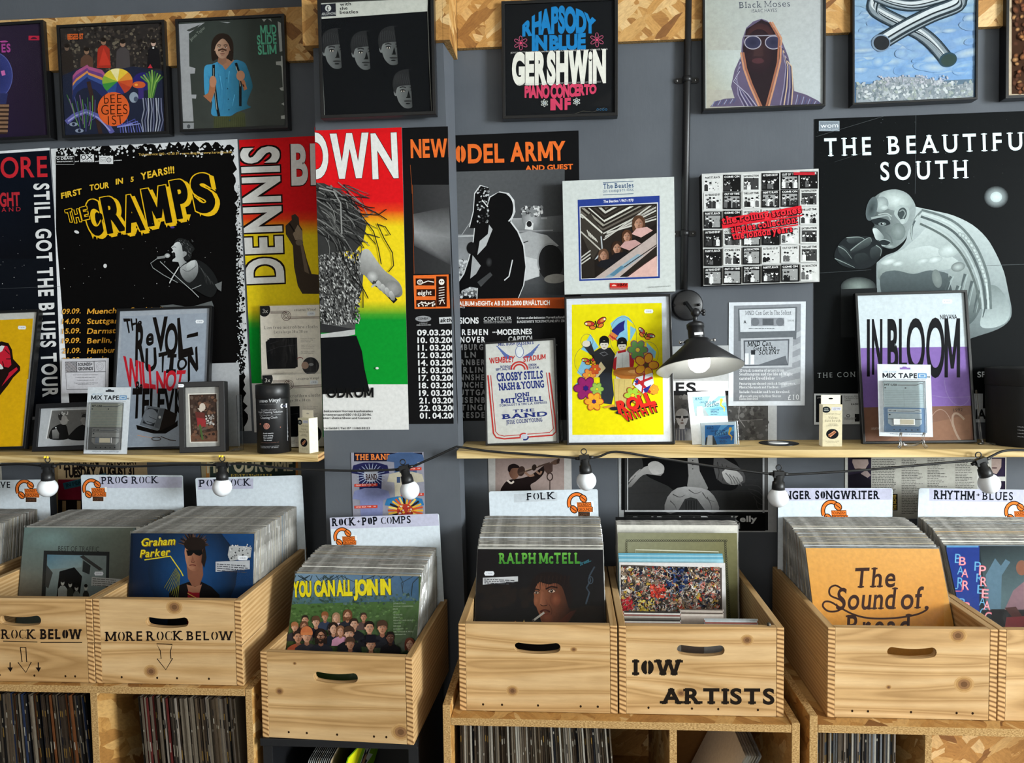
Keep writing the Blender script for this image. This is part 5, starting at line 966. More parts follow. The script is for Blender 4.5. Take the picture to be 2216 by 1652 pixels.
a.text('eight', 1392, 940, 1510, 936, 38, '#e3dcd4', 'b', sh=.1); a.ring(1412, 830, 22, 18, 7, '#e3dcd4'); a.ring(1412, 830, 10, 8, 5, '#e3dcd4'); a.line([(1434, 838), (1480, 820), (1530, 830)], 8, '#e3dcd4'); a.line([(1392, 1020), (1430, 1000), (1480, 1018), (1535, 996)], 8, '#e3dcd4'); a.specks(1390, 995, 1540, 1035, 14, 5, 10, ['#e3dcd4'], 4); a.ell(1596, 828, 24, 26, '#e3dcd4'); a.ell(1588, 826, 5, 6, '#2a120a'); a.ell(1606, 826, 5, 6, '#2a120a')
for i in range(6): a.line([(1572, 880+i*22), (1620, 872+i*22)], 6, '#e3dcd4')
a.line([(1580, 1020), (1600, 970), (1622, 1015)], 7, '#e3dcd4')
a.ell(1440, 1142, 68, 26, '#8d8e90'); a.text('ZOMBA', 1395, 1150, 1482, 1148, 18, '#1c1c1d', 'b'); a.text('a division of', 1408, 1183, 1475, 1182, 8, '#bbb', 'r'); a.text('ZOMBA RECORDS GMBH', 1382, 1200, 1505, 1198, 9, '#bbb', 'b'); a.poly([(1574, 1130), (1700, 1124), (1702, 1180), (1578, 1184)], '#bfc0c1'); a.text('aktiv', 1584, 1172, 1690, 1166, 34, '#1a1a1b', 'x', sh=.2)
DT = ['09.03.2000', '10. 03.2000', '11. 03.2000', '12. 03.2000', '14. 03.2000', '15. 03.2000', '17. 03.2000', '18. 03.2000', '19. 03.2000', '21. 03.2000', '22. 03.2000', '01. 04.2000']
CT = ['BREMEN', 'HANNOVER', 'HAMBURG', 'KÖLN', 'NÜRNBERG', 'BERLIN', 'MANNSHEIM', 'MÜNCHEN', 'STUTTGART', 'NEU ISENBURG', 'BÖTTINGEN', 'DRESDEN']
a.reg(0, 0, 1)
for i, s_ in enumerate(DT): y = 726+i*16.35; a.text(s_, 903+i*.5, y, 996+i*.2, y-.5, 11.5, '#d8d8d8', 'x')
a.mb.build('poster_panel', ['print_gloss'], t, t.matrix_world.inverted() @ a.M)
mb = MB()
def sp(u0, u1, z0, z1, c, off):
    P_ = []
    for u, z in ((u0, z0), (u1, z0), (u1, z1), (u0, z1)): xf = pil_x(z); P_.append((xf+(-0.33-xf)*u+off+0.33, u*0.15-0.0008*(u == 0), z-1.7))
    mb.add(P_, [(0, 1, 2, 3)], 0, lin(c))
sp(0, 1, ZB, ZT, BK, .0012); sp(0.02, 1, 1.67, 2.06, '#77797b', .0013); sp(0.1, .4, 1.75, 2.0, '#9a9c9e', .0014); sp(0, 1, 1.64, 1.67, OR, .0013)
for i in range(3): sp(0.05+i*.32, 0.28+i*.32, 2.085, 2.12, OR, .0013)
mb.build('poster_panel', ['print_gloss'], t)
rc = rect4(wallp(-0.0012), (976.5, 293), (1254, 283), (1259, 908), (991, 912)); a = Art(rc[0], rc[1], rc[2], BK, n=0.0005, thick=0.0005); RG(a, 1, 0)
a.text('MODEL', 1560, 1392, 2130, 1378, 150, OR, 'x', split=True); RG(a, 2, 0); a.text('ARMY', 18, 1372, 490, 1360, 152, OR, 'x', track=-.02); a.text('AND GUEST', 145, 1455, 552, 1440, 42, OR, 'x')
a.reg(0, 0, 1); a.grad([(975, 372), (1222, 366), (1222, 645), (975, 640)], ['#555759', '#454749', '#3a3b3d', '#606264']); RG(a, 1, 1)
a.grad([(1700, 420), (2100, 430), (2100, 800), (1710, 960)], ['#7b7d7f', '#5c5e60', '#7d7f81', '#a8aaac']); a.specks(1740, 640, 2010, 960, 260, 5, 14, ['#c6c8c9', '#8b8d8f', '#4a4b4c', '#aeb0b1'], 5); a.line([(1700, 440), (2203, 425)], 14, '#a6a8a9'); a.line([(1760, 440), (1840, 320)], 6, '#9a9c9d')
RG(a, 2, 1); a.grad([(-30, 300), (470, 260), (470, 400), (-30, 420)], ['#8d8f90', '#55575a', '#4a4c4e', '#6a6c6e']); a.line([(-40, 295), (330, 285)], 16, '#8b8d8e'); a.line([(40, 398), (380, 388)], 10, '#8a8c8d')
# drummer
a.poly([(80, 420), (180, 395), (330, 430), (430, 520), (300, 560), (260, 780), (120, 830), (60, 560)], '#9a9c9d'); a.poly([(100, 600), (260, 640), (265, 780), (120, 820), (90, 740)], '#b8babb'); a.ell(196, 290, 82, 98, '#a6a8a9', edge='#6d6f70'); a.specks(118, 190, 285, 260, 90, 8, 18, ['#c9caca', '#3a3b3c', '#77797a'], 6); a.poly([(150, 320), (180, 300), (215, 330), (210, 385), (140, 380)], '#c9caca'); a.ell(178, 335, 22, 26, '#202122'); a.line([(170, 480), (110, 500)], 8, '#1e1e1f')
a.ell(360, 660, 110, 150, '#1f1f20'); a.ring(360, 650, 108, 148, 12, '#8b8d8e', 150, 300); a.ell(400, 800, 95, 40, '#8d8b86', rot=-4); a.grad([(-30, 840), (470, 850), (470, 980), (-30, 980)], ['#46484a', '#3a3c3e', '#2a2c2e', '#333537'])
# guitarist silhouette
RG(a, 1, 1); S_ = '#0d0d0e'; RIM = '#c3c5c6'
body = [(1985, 190), (2010, 110), (2080, 65), (2160, 80), (2205, 140), (2215, 240), (2180, 320), (2240, 400), (2290, 520), (2310, 700), (2290, 860), (2240, 980), (1900, 980), (1905, 880), (1840, 870), (1770, 900), (1740, 960), (1722, 940), (1730, 850), (1790, 760), (1830, 640), (1870, 480), (1880, 370), (1835, 370), (1870, 230), (1880, 80), (1930, 10), (2000, 30), (1990, 110)]
a.poly([(p[0]+(10 if p[0] > 2050 else -7), p[1]-8) for p in body], RIM); a.poly(body, S_)
a.poly([(2000, 340), (2030, 380), (1975, 520), (1900, 600), (1920, 480), (1990, 420)], '#a9abac'); a.poly([(1860, 600), (1930, 690), (1890, 760), (1840, 800), (1850, 690)], '#9b9d9e'); a.specks(1900, 30, 1995, 330, 70, 4, 11, ['#b9bbbc', '#6a6c6d', '#2c2c2d'], 9); a.line([(1940, 130), (1990, 190)], 9, '#cfd0d0'); a.ell(1850, 540, 40, 52, '#131314'); a.poly([(1900, 830), (2010, 745), (2030, 770), (1930, 870)], '#3d3e3f'); a.ring(2120, 200, 92, 130, 12, RIM, -70, 60); a.line([(2200, 640), (2170, 780), (2130, 815)], 10, RIM); a.ell(2000, 660, 26, 40, '#3b3c3d', edge='#161617')
a.reg(0, 0, 1); a.poly([(975, 648), (1222, 644), (1224, 668), (975, 663)], '#a8481c'); a.text('STUDIO-ALBUM »EIGHT« AB 31.01.2000 ERHÄLTLICH', 955, 662, 1190, 660, 9, '#e4dcd4', 'x'); a.text('ZOMBA.2394.2', 960, 668, 1006, 667, 4, '#bbb', 'b')
RG(a, 1, 2); RG(a, 1, 1); a.text('VISIONS', 1690, 1182, 1912, 1180, 48, '#d3d3d3', 'x'); a.text('CONTOUR', 1955, 1158, 2192, 1152, 30, '#d3d3d3', 'r'); a.text('MUSIC PROMOTION', 1955, 1168, 2192, 1166, 7, '#aaa', 'b'); a.text('CONCERTS & PRODUCTIONS', 1955, 1180, 2192, 1178, 7, '#aaa', 'b')
RG(a, 2, 1); a.text('Karten an allen bekannten Vorverkaufsstellen', 75, 1145, 500, 1136, 20, '#c8c8c8', 'b'); a.text('BUNDESWEITE TICKETHOTLINE: 0711 23050', 75, 1178, 500, 1168, 20, '#c8c8c8', 'b')
a.reg(0, 0, 1); X1 = [1056, 1050, 1046, 1030, 1062, 1046, 1068, 1058, 1075, 1090, 1070, 1062]
for i, s_ in enumerate(CT): y = 725+i*16.3; n_ = len(s_)*11.2; a.text(s_, X1[i]-n_, y, X1[i], y-.3, 11.5, '#d8d8d8' if i < 2 else '#8f8f90', 'x', track=.25)
a.text('···MODERNES', 1066, 725, 1151, 723, 11, '#d8d8d8', 'x'); a.text('CAPITOL', 1100, 740, 1156, 738, 11, '#b8b8b8', 'x'); a.text('DOCKS UNIT', 1130, 757, 1206, 756, 10, '#8f8f90', 'x')
a.mb.build('poster_panel', ['print_gloss'], t, t.matrix_world.inverted() @ a.M)
# black poster with crouching bald man
a = sheet('concert_poster', 'large black concert poster with a crouching pale bald figure and white serif title', 'poster', rect4(Q0, (1764.5, 257), (2262, 239.5), (2262, 913), (1759.5, 920)), '#0f1112', 'print_gloss', group='concert posters'); RG(a, 3, 0)
a.rect(456, 1030, 632, 1118, '#8d979f'); a.rect(464, 1038, 624, 1110, '#77818a'); a.text('wom', 470, 1090, 620, 1086, 40, '#dfe5ea', 'r'); a.text('WORLD OF MUSIC', 470, 1107, 620, 1105, 9, '#c9d0d6', 'r')
for s_, x0, y0, x1, y1 in (('THE', 505, 1330, 902, 1318), ('BEAUTIFUL', 1036, 1313, 2330, 1272)): a.text(s_, x0, y0, x1, y1, 148, '#cfe0e4', 'b', serif=.05, track=.2)
a.text('SOUTH', 982, 1535, 1730, 1515, 150, '#cfe0e4', 'b', serif=.05, track=.2); a.line([(1282, 980), (1275, 1652)], 3, '#4a4f52'); a.line([(430, 1165), (1010, 990)], 2.5, '#4a4e50'); a.line([(590, 1380), (900, 1280)], 2, '#3d4143'); a.specks(440, 1000, 2200, 1600, 40, 1.5, 4, ['#6a7073', '#3d4143'], 3)
RG(a, 3, 1); a.ell(1965, 105, 105, 95, '#aebbbd', edge='#181a1c'); a.ell(1965, 105, 50, 45, '#c6d2d2', edge='#a9b7b8')
G = lambda pts, cs: a.grad(pts, cs)
back = [(945, 700), (965, 650), (1030, 600), (1120, 565), (1190, 490), (1215, 400), (1230, 300), (1265, 195), (1330, 200), (1450, 225), (1600, 262), (1760, 340), (1880, 450), (1960, 580), (2030, 740), (2062, 880), (2078, 960), (2096, 1060), (2080, 1150), (1980, 1230), (1760, 1305), (1500, 1400), (1000, 1400), (955, 1000)]
a.shade(back, '#aab5b5', '#2f3739', (-.25, 1), '#7f8a8b', sm=3)
a.shade([(960, 690), (1000, 640), (1120, 575), (1250, 520), (1420, 500), (1560, 540), (1640, 640), (1560, 720), (1380, 730), (1200, 780), (1050, 860), (965, 800)], '#b5c0bf', '#59635f', (-.2, 1), '#98a3a2', sm=4)
a.shade([(1180, 560), (1300, 440), (1420, 330), (1560, 340), (1700, 440), (1800, 600), (1760, 720), (1600, 620), (1400, 520)], '#aeb9b8', '#7c8787', (.3, 1), sm=4)
a.shade([(980, 780), (1100, 730), (1260, 760), (1400, 730), (1560, 760), (1640, 860), (1560, 1000), (1400, 980), (1200, 1040), (1020, 1000)], '#515b5d', '#2a3133', (0, 1), sm=4)
a.shade([(1560, 740), (1680, 700), (1800, 800), (1850, 960), (1800, 1120), (1700, 1200), (1620, 1060), (1590, 900)], '#8e9998', '#454f50', (.2, 1), sm=4)
a.shade([(1850, 880), (1960, 860), (2050, 960), (2085, 1070), (2050, 1170), (1930, 1220), (1830, 1200), (1850, 1050)], '#6d7878', '#a4b0b0', (0, 1), sm=4)
for x, y, rx, ry, c in ((1050, 655, 70, 26, '#cdd8d7'), (1130, 672, 50, 22, '#c5d0cf'), (1440, 640, 70, 30, '#c3cecd'), (1340, 650, 60, 24, '#bcc7c6'), (1560, 560, 90, 60, '#bcc8c7'), (1640, 700, 60, 40, '#a8b3b2'), (1460, 800, 40, 80, '#78827f')): a.ell(x, y, rx, ry, c, rot=-12, edge='#98a3a2' if y < 690 else '#666f6e')
for x, y, L_ in ((1700, 760, 200), (1760, 820, 210), (1640, 860, 160), (1820, 900, 190), (1580, 780, 120), (1900, 960, 170)): a.curve([(x, y), (x-24, y+L_*.4), (x-50, y+L_)], 26, '#4b5556', taper=.2); a.curve([(x+22, y), (x, y+L_*.4), (x-26, y+L_)], 14, '#93a09f', taper=.2)
for d, c, w_ in ((0, '#5f6a6a', 20), (30, '#b3bfbe', 16), (62, '#4c5657', 20), (96, '#a2aeae', 16), (130, '#56605f', 18)): a.curve([(1330-d*.1, 215+d*.9), (1500-d*.4, 265+d), (1640-d*.6, 340+d), (1760-d*.7, 470+d*.9), (1850-d*.8, 640+d*.7), (1905-d*.8, 830+d*.5), (1920-d*.7, 1060)], w_, c)
for i in range(10): u = i/9; a.ell(1660+u*215, 425+u*u*330+u*60, 25, 17, '#bdc9c8', rot=48+u*20, edge='#7d8887')
for q in range(4): a.curve([(1330-q*28, 225+q*40), (1270-q*10, 300+q*34), (1235+q*6, 420+q*20)], 16, ['#6a7575', '#a2aead', '#4d5758', '#94a09f'][q], taper=.4)
# head
a.shade([(862, 250), (880, 180), (930, 105), (1010, 55), (1110, 40), (1200, 70), (1255, 130), (1280, 200), (1265, 300), (1225, 380), (1200, 450), (1150, 505), (1080, 545), (1000, 530), (945, 490), (935, 460), (980, 470), (985, 440), (940, 400), (910, 372), (930, 345), (900, 310), (870, 290)], '#2f3738', '#8d9898', (1, -.35), '#7f8a8a', sm=3)
a.ell(1110, 135, 150, 88, '#bcc8c6', rot=12, edge='#8a9594'); a.ell(985, 170, 60, 70, '#a6b2b1', rot=30, edge='#788383'); a.ell(1010, 195, 34, 22, '#b9c5c4', edge='#98a3a2')
a.ell(905, 205, 46, 105, '#30383a', rot=14, edge='#566062'); a.blob([(898, 300), (960, 282), (1040, 300), (1062, 335), (1000, 352), (930, 335)], '#22282a'); a.curve([(900, 288), (970, 272), (1040, 262), (1066, 300)], 20, '#8b9695', taper=.5); a.curve([(960, 255), (1030, 245), (1075, 270)], 9, '#9aa5a4'); a.ell(995, 335, 34, 16, '#6d7877'); a.ell(992, 334, 11, 11, '#15191b'); a.ell(1000, 332, 5, 4, '#d0d8d8')
a.shade([(912, 378), (945, 372), (985, 410), (1010, 450), (985, 470), (945, 470), (925, 430)], '#c3cecd', '#6d7877', (1, .3), sm=3); a.curve([(1010, 400), (1060, 440), (1080, 500)], 10, '#5a6464'); a.blob([(965, 480), (1010, 470), (1060, 490), (1040, 515), (985, 508)], '#23292b'); a.curve([(968, 476), (1010, 466), (1064, 484)], 8, '#8b9695'); a.curve([(985, 515), (1030, 522), (1060, 506)], 10, '#9ca7a6'); a.ell(1130, 400, 62, 74, '#828d8c', edge='#667170'); a.ell(1060, 525, 40, 16, '#95a09f', edge='#6a7574')
a.blob([(1095, 250), (1120, 190), (1170, 172), (1215, 200), (1225, 260), (1200, 320), (1165, 335), (1140, 310)], '#98a4a3'); a.blob([(1125, 255), (1140, 210), (1175, 195), (1200, 220), (1200, 265), (1170, 310), (1150, 295)], '#3a4344'); a.curve([(1140, 230), (1170, 215), (1190, 245), (1170, 285)], 10, '#7d8887'); a.blob([(1150, 300), (1175, 290), (1190, 310), (1170, 335), (1150, 325)], '#a5b1b0')
# hands and knee
a.blob([(610, 530), (690, 446), (800, 440), (900, 446), (985, 510), (990, 590), (910, 690), (800, 720), (690, 690), (590, 630)], '#1f2325')
for p_, c_ in (([(690, 470), (740, 446), (830, 450), (850, 480), (790, 500), (720, 500)], '#3f4748'), ([(720, 560), (790, 500), (880, 448), (902, 480), (880, 520), (800, 560), (740, 590)], '#4d5656'), ([(620, 530), (660, 520), (720, 580), (740, 640), (690, 640), (630, 580)], '#353c3d'), ([(900, 540), (960, 520), (984, 560), (970, 620), (920, 640), (890, 600)], '#3a4142'), ([(600, 630), (670, 650), (760, 690), (740, 715), (640, 680)], '#2f3637'), ([(760, 600), (840, 580), (880, 620), (840, 670), (770, 670)], '#2b3132')): a.shade(p_, c_, '#1d2123', (.3, 1), sm=3)
for p in ([(690, 452), (800, 446), (850, 470)], [(725, 560), (800, 500), (885, 450), (904, 485)], [(620, 524), (680, 560), (735, 630)], [(940, 515), (984, 550), (978, 610)], [(590, 628), (680, 668), (760, 706)]): a.curve(p, 9, '#7d8885', taper=.3)
a.ell(790, 870, 150, 84, '#7d8984', edge='#2a2e2f'); a.poly([(640, 890), (950, 880), (960, 1300), (640, 1300)], '#1d1f20'); a.line([(462, 752), (900, 725)], 2.5, '#454a4c'); a.line([(1850, 690), (2203, 678)], 3, '#5a6062')
a.text('THE CONCERT', 443, 1644, 960, 1630, 42, '#b5bdc0', 'l', serif=.05, track=.2); a.text('SPECIAL', 1804, 1640, 2090, 1630, 46, '#dfe6e8', 'b')
a.reg(0, 0, 1); a.rect(1750, 852, 2270, 930, '#c6cbce'); a.rect(1765, 856, 1822, 914, '#15171a'); RG(a, 3, 2)
a.text('Forgotten Albion', 672, 236, 800, 233, 14, '#55595c', 'r'); a.text('The Beautiful South', 672, 252, 806, 249, 14, '#55595c', 'r'); a.text('Quench', 672, 268, 726, 267, 14, '#55595c', 'r'); a.text('RADIO', 730, 302, 800, 300, 13, '#222', 'x'); a.text('1', 760, 440, 800, 440, 60, '#222', 'x'); a.ring(704, 394, 14, 10, 5, '#333'); a.lines(672, 408, 780, 3, 8, 4, '#888', 3); a.text('LIVE', 440, 246, 476, 245, 12, '#aaa', 'r')
for x in (1850, 1915): a.rect(x, 200, x+32, 330, '#17191b')
a.text('SPECIAL', 1560, 420, 1930, 418, 76, '#17191b', 'x'); a.rect(1700, 450, 2260, 620, '#2d363b'); finish(a)
# ------------------------------------------------------------------ box sets on the wall
def boxed(name, label, cat, rc, dep, base, side, group=None, mat='print_matt'):
    M, wd, ht = rc; mb = MB(); mb.box(-wd/2, wd/2, -ht/2, ht/2, -dep, -2e-4, 0, lin(side)); a = Art(M, wd, ht, base, n=0.0, mb=mb); a.info = (name, label, cat, group, mat); return a
a = boxed('record_box_set', 'white box set with a blue bordered stairwell picture above the yellow framed print', 'box set', rect4(wallp(-0.045), (1217, 393), (1462.5, 381.5), (1458, 632), (1222, 636.5)), 0.0425, '#bdc2bf', '#a8aca6', 'box sets on the wall'); RG(a, 2, 0)
a.line([(806, 1556), (1066, 1543)], 5, '#26466a'); a.text('The Beatles', 808, 1606, 1066, 1596, 40, '#1f3f66', 'b', serif=.1); a.text('on compact disc', 806, 1640, 1068, 1624, 26, '#2b4c70', 'r', serif=.08); RG(a, 2, 1); a.line([(806, 87), (1066, 76)], 5, '#26466a')
a.poly([(590, 128), (1288, 92), (1290, 795), (604, 820)], '#26397f'); a.poly([(606, 186), (1275, 150), (1276, 780), (618, 806)], '#c3c5ca'); a.text('The Beatles / 1967-1970', 808, 154, 1064, 142, 22, '#dfe0e4', 'b', sh=.15)
a.poly([(614, 192), (1266, 160), (1266, 772), (624, 800)], '#26211d'); PB = a.box; bx = [a.uv(614, 200), a.uv(1266, 780)]; a.box = (bx[0][0], bx[1][0], bx[1][1], bx[0][1])
for i in range(9):
    c = ['#b5b3aa', '#5a544c', '#8b877c', '#c2c0b6', '#3a342e'][i % 5]; a.line([(640+i*42-130, 180-i*8), (800+i*6, 420-i*36)], 10+i % 3*4, c); a.line([(800+i*4, 420-i*36), (1300, 110-i*40+60)], 11+i % 2*5, c)
for i in range(7): a.line([(810+i*5, 470-i*10), (1280, 130+i*26)], [12, 5, 9][i % 3], ['#b8b6ae', '#4e483f', '#94908a'][i % 3])
a.poly([(620, 300), (700, 240), (810, 420), (790, 520), (720, 640), (620, 420)], '#37322c'); a.line([(618, 400), (790, 560)], 12, '#a9a69c'); a.line([(618, 250), (800, 410)], 14, '#c0beb4')
for i in range(6): a.line([(670+i*14, 385+i*14), (690+i*14, 440+i*10)], 7, '#b9b6ac')
for i in range(3): a.line([(620, 620+i*28), (700, 560+i*30)], 11, '#b2b0a8')
a.line([(790, 440), (800, 560), (740, 640)], 12, '#9fa3a6'); a.poly([(735, 640), (900, 560), (1266, 330), (1266, 420), (1100, 520), (830, 690), (740, 790)], '#1e1916')
for x, y, h, hair, top in ((810, 600, 46, '#5a4030', '#1a1a1e'), (925, 540, 50, '#33231a', '#191719'), (1010, 440, 46, '#4a3020', '#b08a86'), (1110, 330, 58, '#4f3626', '#c09a94')): a.poly([(x-60, y+90), (x-20, y+44), (x+70, y+30), (x+120, y+60), (x+20, y+120)], top); a.head(x, y, h*1.9, '#b58a72', '#7d5644', hair, 'long'); a.poly([(x-60, y+90), (x-20, y+44), (x+70, y+30), (x+120, y+60), (x+20, y+120)], top);
a.poly([(730, 800), (1260, 410), (1266, 520), (930, 800)], '#a89a94'); a.poly([(820, 790), (1100, 590), (1150, 600), (880, 792)], '#7f95a2'); a.poly([(1010, 790), (1266, 600), (1266, 780)], '#c9a39a'); a.line([(1000, 785), (1266, 600)], 8, '#3a2a26'); a.line([(930, 740), (1266, 510)], 8, '#2e2624'); a.poly([(860, 770), (960, 690), (990, 700), (900, 780)], '#4d7389'); a.box = PB
a.rect(864, 838, 1018, 878, '#b3261f'); a.rect(864, 883, 1018, 892, '#8a1c18'); a.text('HMV', 930, 866, 1014, 864, 24, '#3a0d0c', 'x'); a.ell(900, 864, 20, 14, '#d8a89a', a0=180, a1=360); a.text('LIMITED EDITION BOX SET', 1188, 880, 1382, 868, 11, '#7c807e', 'r'); finish(a)
a = boxed('record_box_set', 'black and white patchwork box set with red tilted lettering, left of the black poster', 'box set', rect4(wallp(-0.045), (1519, 376), (1772.5, 365.5), (1772.5, 610), (1522, 619)), 0.044, '#b9bab8', '#2a2a2a', 'box sets on the wall')
a.reg(0, 0, 1); r = random.Random(23)
for j in range(6):
    for i in range(6):
        x0, y0 = 1523+i*41.6, 380-i*1.7+j*40.6-(3 if j else 0); x1, y1 = x0+38.5, y0+37; dk = r.random() < .5; a.rect(x0, y0, x1, y1, '#161616' if dk else '#c4c5c3')
        if r.random() < .6: a.rect(x0+3, y0+9, x1-3, y1-3, '#8d8e8d' if dk else '#3a3a3a')
        for q in range(r.choice([2, 3, 4])):
            px_ = x0+7+q*8+r.uniform(-2, 2); py_ = y0+15+r.uniform(-2, 5); a.poly([(px_-4, y1-3), (px_-4, py_+6), (px_, py_+3), (px_+4, py_+6), (px_+4, y1-3)], r.choice(['#1a1a1a', '#5a5a5a', '#d0d0cf', '#303030'])); a.ell(px_, py_, 2.8, 3.6, r.choice(['#c9c9c8', '#9a9a99', '#e0e0df']), n=9); a.ell(px_, py_-2, 3, 2.2, '#222222', n=8)
        a.specks(x0+2, y0+10, x1-2, y1-2, 12, .6, 1.8, ['#0f0f0f', '#d7d7d6', '#777776'], i*7+j)
        nm = ['PAINT IT, BLACK', 'THE LAST TIME', 'OUT OF TIME', 'AS TEARS GO BY', 'SATISFACTION', 'COME ON'][(i*5+j*3) % 6]; a.text(nm, x0+3, y0+7, x1-3, y0+5.6, 4, '#d9d9d8' if dk else '#161616', 'x')
a.poly([(1561, 485), (1733, 447), (1735, 462), (1563, 496)], '#c4202c'); 
for s_, x0, y0, x1, y1, h in (('the rolling stones', 1562, 486, 1733, 461, 15), ('singles collection:', 1582, 504, 1725, 482, 14), ('the london years', 1585, 519, 1714, 502, 14)):
    for d in (-1.3, 1.3): a.text(s_, x0+d, y0+1, x1+d, y1+1, h, '#2a0b0d', 'o', serif=.1)
    a.text(s_, x0, y0, x1, y1, h, '#d02b36', 'x', serif=.1)
for p in ([(1563, 492), (1735, 467)], [(1583, 509), (1726, 487)], [(1572, 474), (1662, 459)], [(1668, 459), (1733, 447)]): a.line(p, 3, '#c4202c')
a.rect(1716, 374, 1762, 380, '#a8242e'); finish(a)
# ------------------------------------------------------------------ frames leaning on the shelves
def lp(yb, z, deg, yaw=0, px=None): 
    x0 = PT(px[0], px[1], yb).x if px else 0; return leanp(yb, z, deg, yaw, x0)
a = framed('framed_print', 'yellow framed print with a red and black hand emblem, cut off by the left edge', 'framed print', rect4(lp(-0.13, SHZL, 14), (-180, 688), (79, 676), (60, 979), (-190, 984), snapz=SHZL+.0005), 0.008, 0.02, '#c9c6bf', 'print_matt', 'framed prints'); RG(a, 0, 1)
a.poly([(-800, 1180), (270, 1135), (230, 1652), (-800, 1700)], '#d9a70f'); RG(a, 0, 2); a.poly([(-800, -20), (226, -20), (180, 650), (-800, 690)], '#d9a70f'); RG(a, 0, 1)
a.poly([(-200, 1400), (0, 1330), (60, 1345), (90, 1400), (100, 1480), (160, 1545), (160, 1580), (100, 1640), (60, 1700), (-20, 1800), (-200, 1800)], '#1d100e'); a.poly([(-100, 1400), (10, 1365), (50, 1370), (70, 1410), (80, 1480), (85, 1530), (60, 1555), (20, 1545), (-100, 1500)], '#c22033'); a.poly([(-100, 1700), (60, 1600), (130, 1550), (140, 1570), (60, 1650), (-60, 1780)], '#c22033'); a.poly([(-60, 1400), (0, 1365), (28, 1370), (8, 1412), (-40, 1440)], '#dcdcda'); a.poly([(-60, 1490), (0, 1530), (18, 1560), (-30, 1590)], '#dcdcda')
for p in ([(30, 1400), (70, 1440)], [(40, 1480), (85, 1480)], [(10, 1500), (20, 1545)]): a.line(p, 7, '#1d100e')
a.tagprice(176, 1212, 36); RG(a, 0, 2); a.poly([(-60, -10), (70, 0), (60, 40), (-10, 160), (-60, 200)], '#1d100e'); finish_framed(a)
a = framed('framed_print', 'black framed grey print of jagged black and red lettering above an old television', 'framed print', rect4(lp(-0.11, SHZL, 11), (249, 673), (461.5, 664.5), (443, 975), (240, 978), snapz=SHZL+.0005), 0.0075, 0.018, '#a5aab3', 'print_matt', 'framed prints'); RG(a, 0, 1)
a.poly([(1032, 1118), (1765, 1088), (1740, 1700), (1000, 1700)], '#9aa2ae'); RG(a, 0, 2); a.poly([(1000, -100), (1745, -100), (1700, 650), (960, 650)], '#9aa2ae'); RG(a, 0, 1); K = '#15110f'; RD = '#b7202c'
def wt(s_, bl, br, tr, tl, c): a.warp(s_, [bl, br], [tl, tr], c, 'x', track=-.08)
wt('THe', (1066, 1268), (1196, 1190), (1202, 1138), (1040, 1142), K)
wt('R', (1140, 1530), (1225, 1500), (1235, 1180), (1146, 1205), K); wt('e', (1232, 1370), (1300, 1350), (1300, 1215), (1236, 1230), K); wt('V', (1300, 1410), (1420, 1395), (1420, 1130), (1290, 1140), K); wt('O', (1390, 1450), (1505, 1440), (1505, 1185), (1400, 1195), K); wt('L', (1510, 1468), (1640, 1430), (1570, 1130), (1500, 1150), K); a.poly([(1585, 1275), (1678, 1250), (1678, 1285), (1580, 1305)], K)
wt('U', (1225, 1595), (1330, 1560), (1320, 1390), (1230, 1400), K); wt('T', (1350, 1590), (1400, 1585), (1420, 1420), (1340, 1440), K); a.poly([(1418, 1440), (1496, 1438), (1494, 1468), (1472, 1470), (1466, 1568), (1490, 1570), (1488, 1600), (1404, 1602), (1406, 1572), (1430, 1570), (1440, 1470), (1416, 1470)], K); wt('O', (1498, 1590), (1590, 1550), (1580, 1470), (1500, 1480), K); wt('N', (1590, 1680), (1680, 1560), (1672, 1380), (1590, 1440), K)
RG(a, 0, 2); wt('WILL', (1065, 130), (1318, 160), (1310, -20), (1040, -110), RD); wt('NOT', (1325, 195), (1545, 150), (1575, 10), (1320, 20), RD); wt('Be', (1145, 190), (1205, 185), (1205, 95), (1150, 105), K); wt('TELEVISED', (1110, 410), (1720, 340), (1720, 170), (1120, 170), K)
a.poly([(1240, 305), (1395, 330), (1345, 525), (1180, 470)], '#6d7178'); a.poly([(1252, 325), (1340, 340), (1300, 485), (1205, 455)], '#2b2d31'); a.ell(1272, 400, 60, 66, '#7d828a', rot=15); a.line([(1240, 440), (1330, 470)], 5, '#2b2d31'); a.line([(1260, 400), (1330, 430)], 4, '#2b2d31'); a.poly([(1350, 335), (1392, 335), (1348, 505), (1305, 490)], '#54575c'); a.ell(1352, 405, 11, 12, '#c9cacb'); a.poly([(1150, 470), (1330, 520), (1460, 470), (1505, 430), (1505, 480), (1400, 545), (1300, 545), (1160, 510)], K); a.poly([(1395, 330), (1500, 380), (1480, 460), (1345, 525)], '#241d1a')
a.line([(1160, 560), (1280, 580), (1380, 575)], 5, '#d99a6a', taper=.2); a.ring(1322, 590, 40, 14, 6, '#3a2a22', n=16); a.line([(1360, 570), (1440, 600), (1490, 605)], 7, '#3a2a22'); RG(a, 0, 1); a.tagprice(1692, 1162, 36); finish_framed(a)
a = framed('framed_print', 'black framed bright yellow print of cartoon figures, flowers and butterflies', 'framed print', rect4(lp(-0.095, SHZR, 7.5), (1222.5, 643), (1454, 634.5), (1459, 962), (1225.5, 962), snapz=SHZR+.0005), 0.0065, 0.018, '#d2d6dc', 'print_matt', 'framed prints'); RG(a, 2, 1)
a.poly([(540, 1018), (1308, 1003), (1325, 2128), (545, 2130)], '#dfd00f'); a.tagprice(1197, 1075, 40)
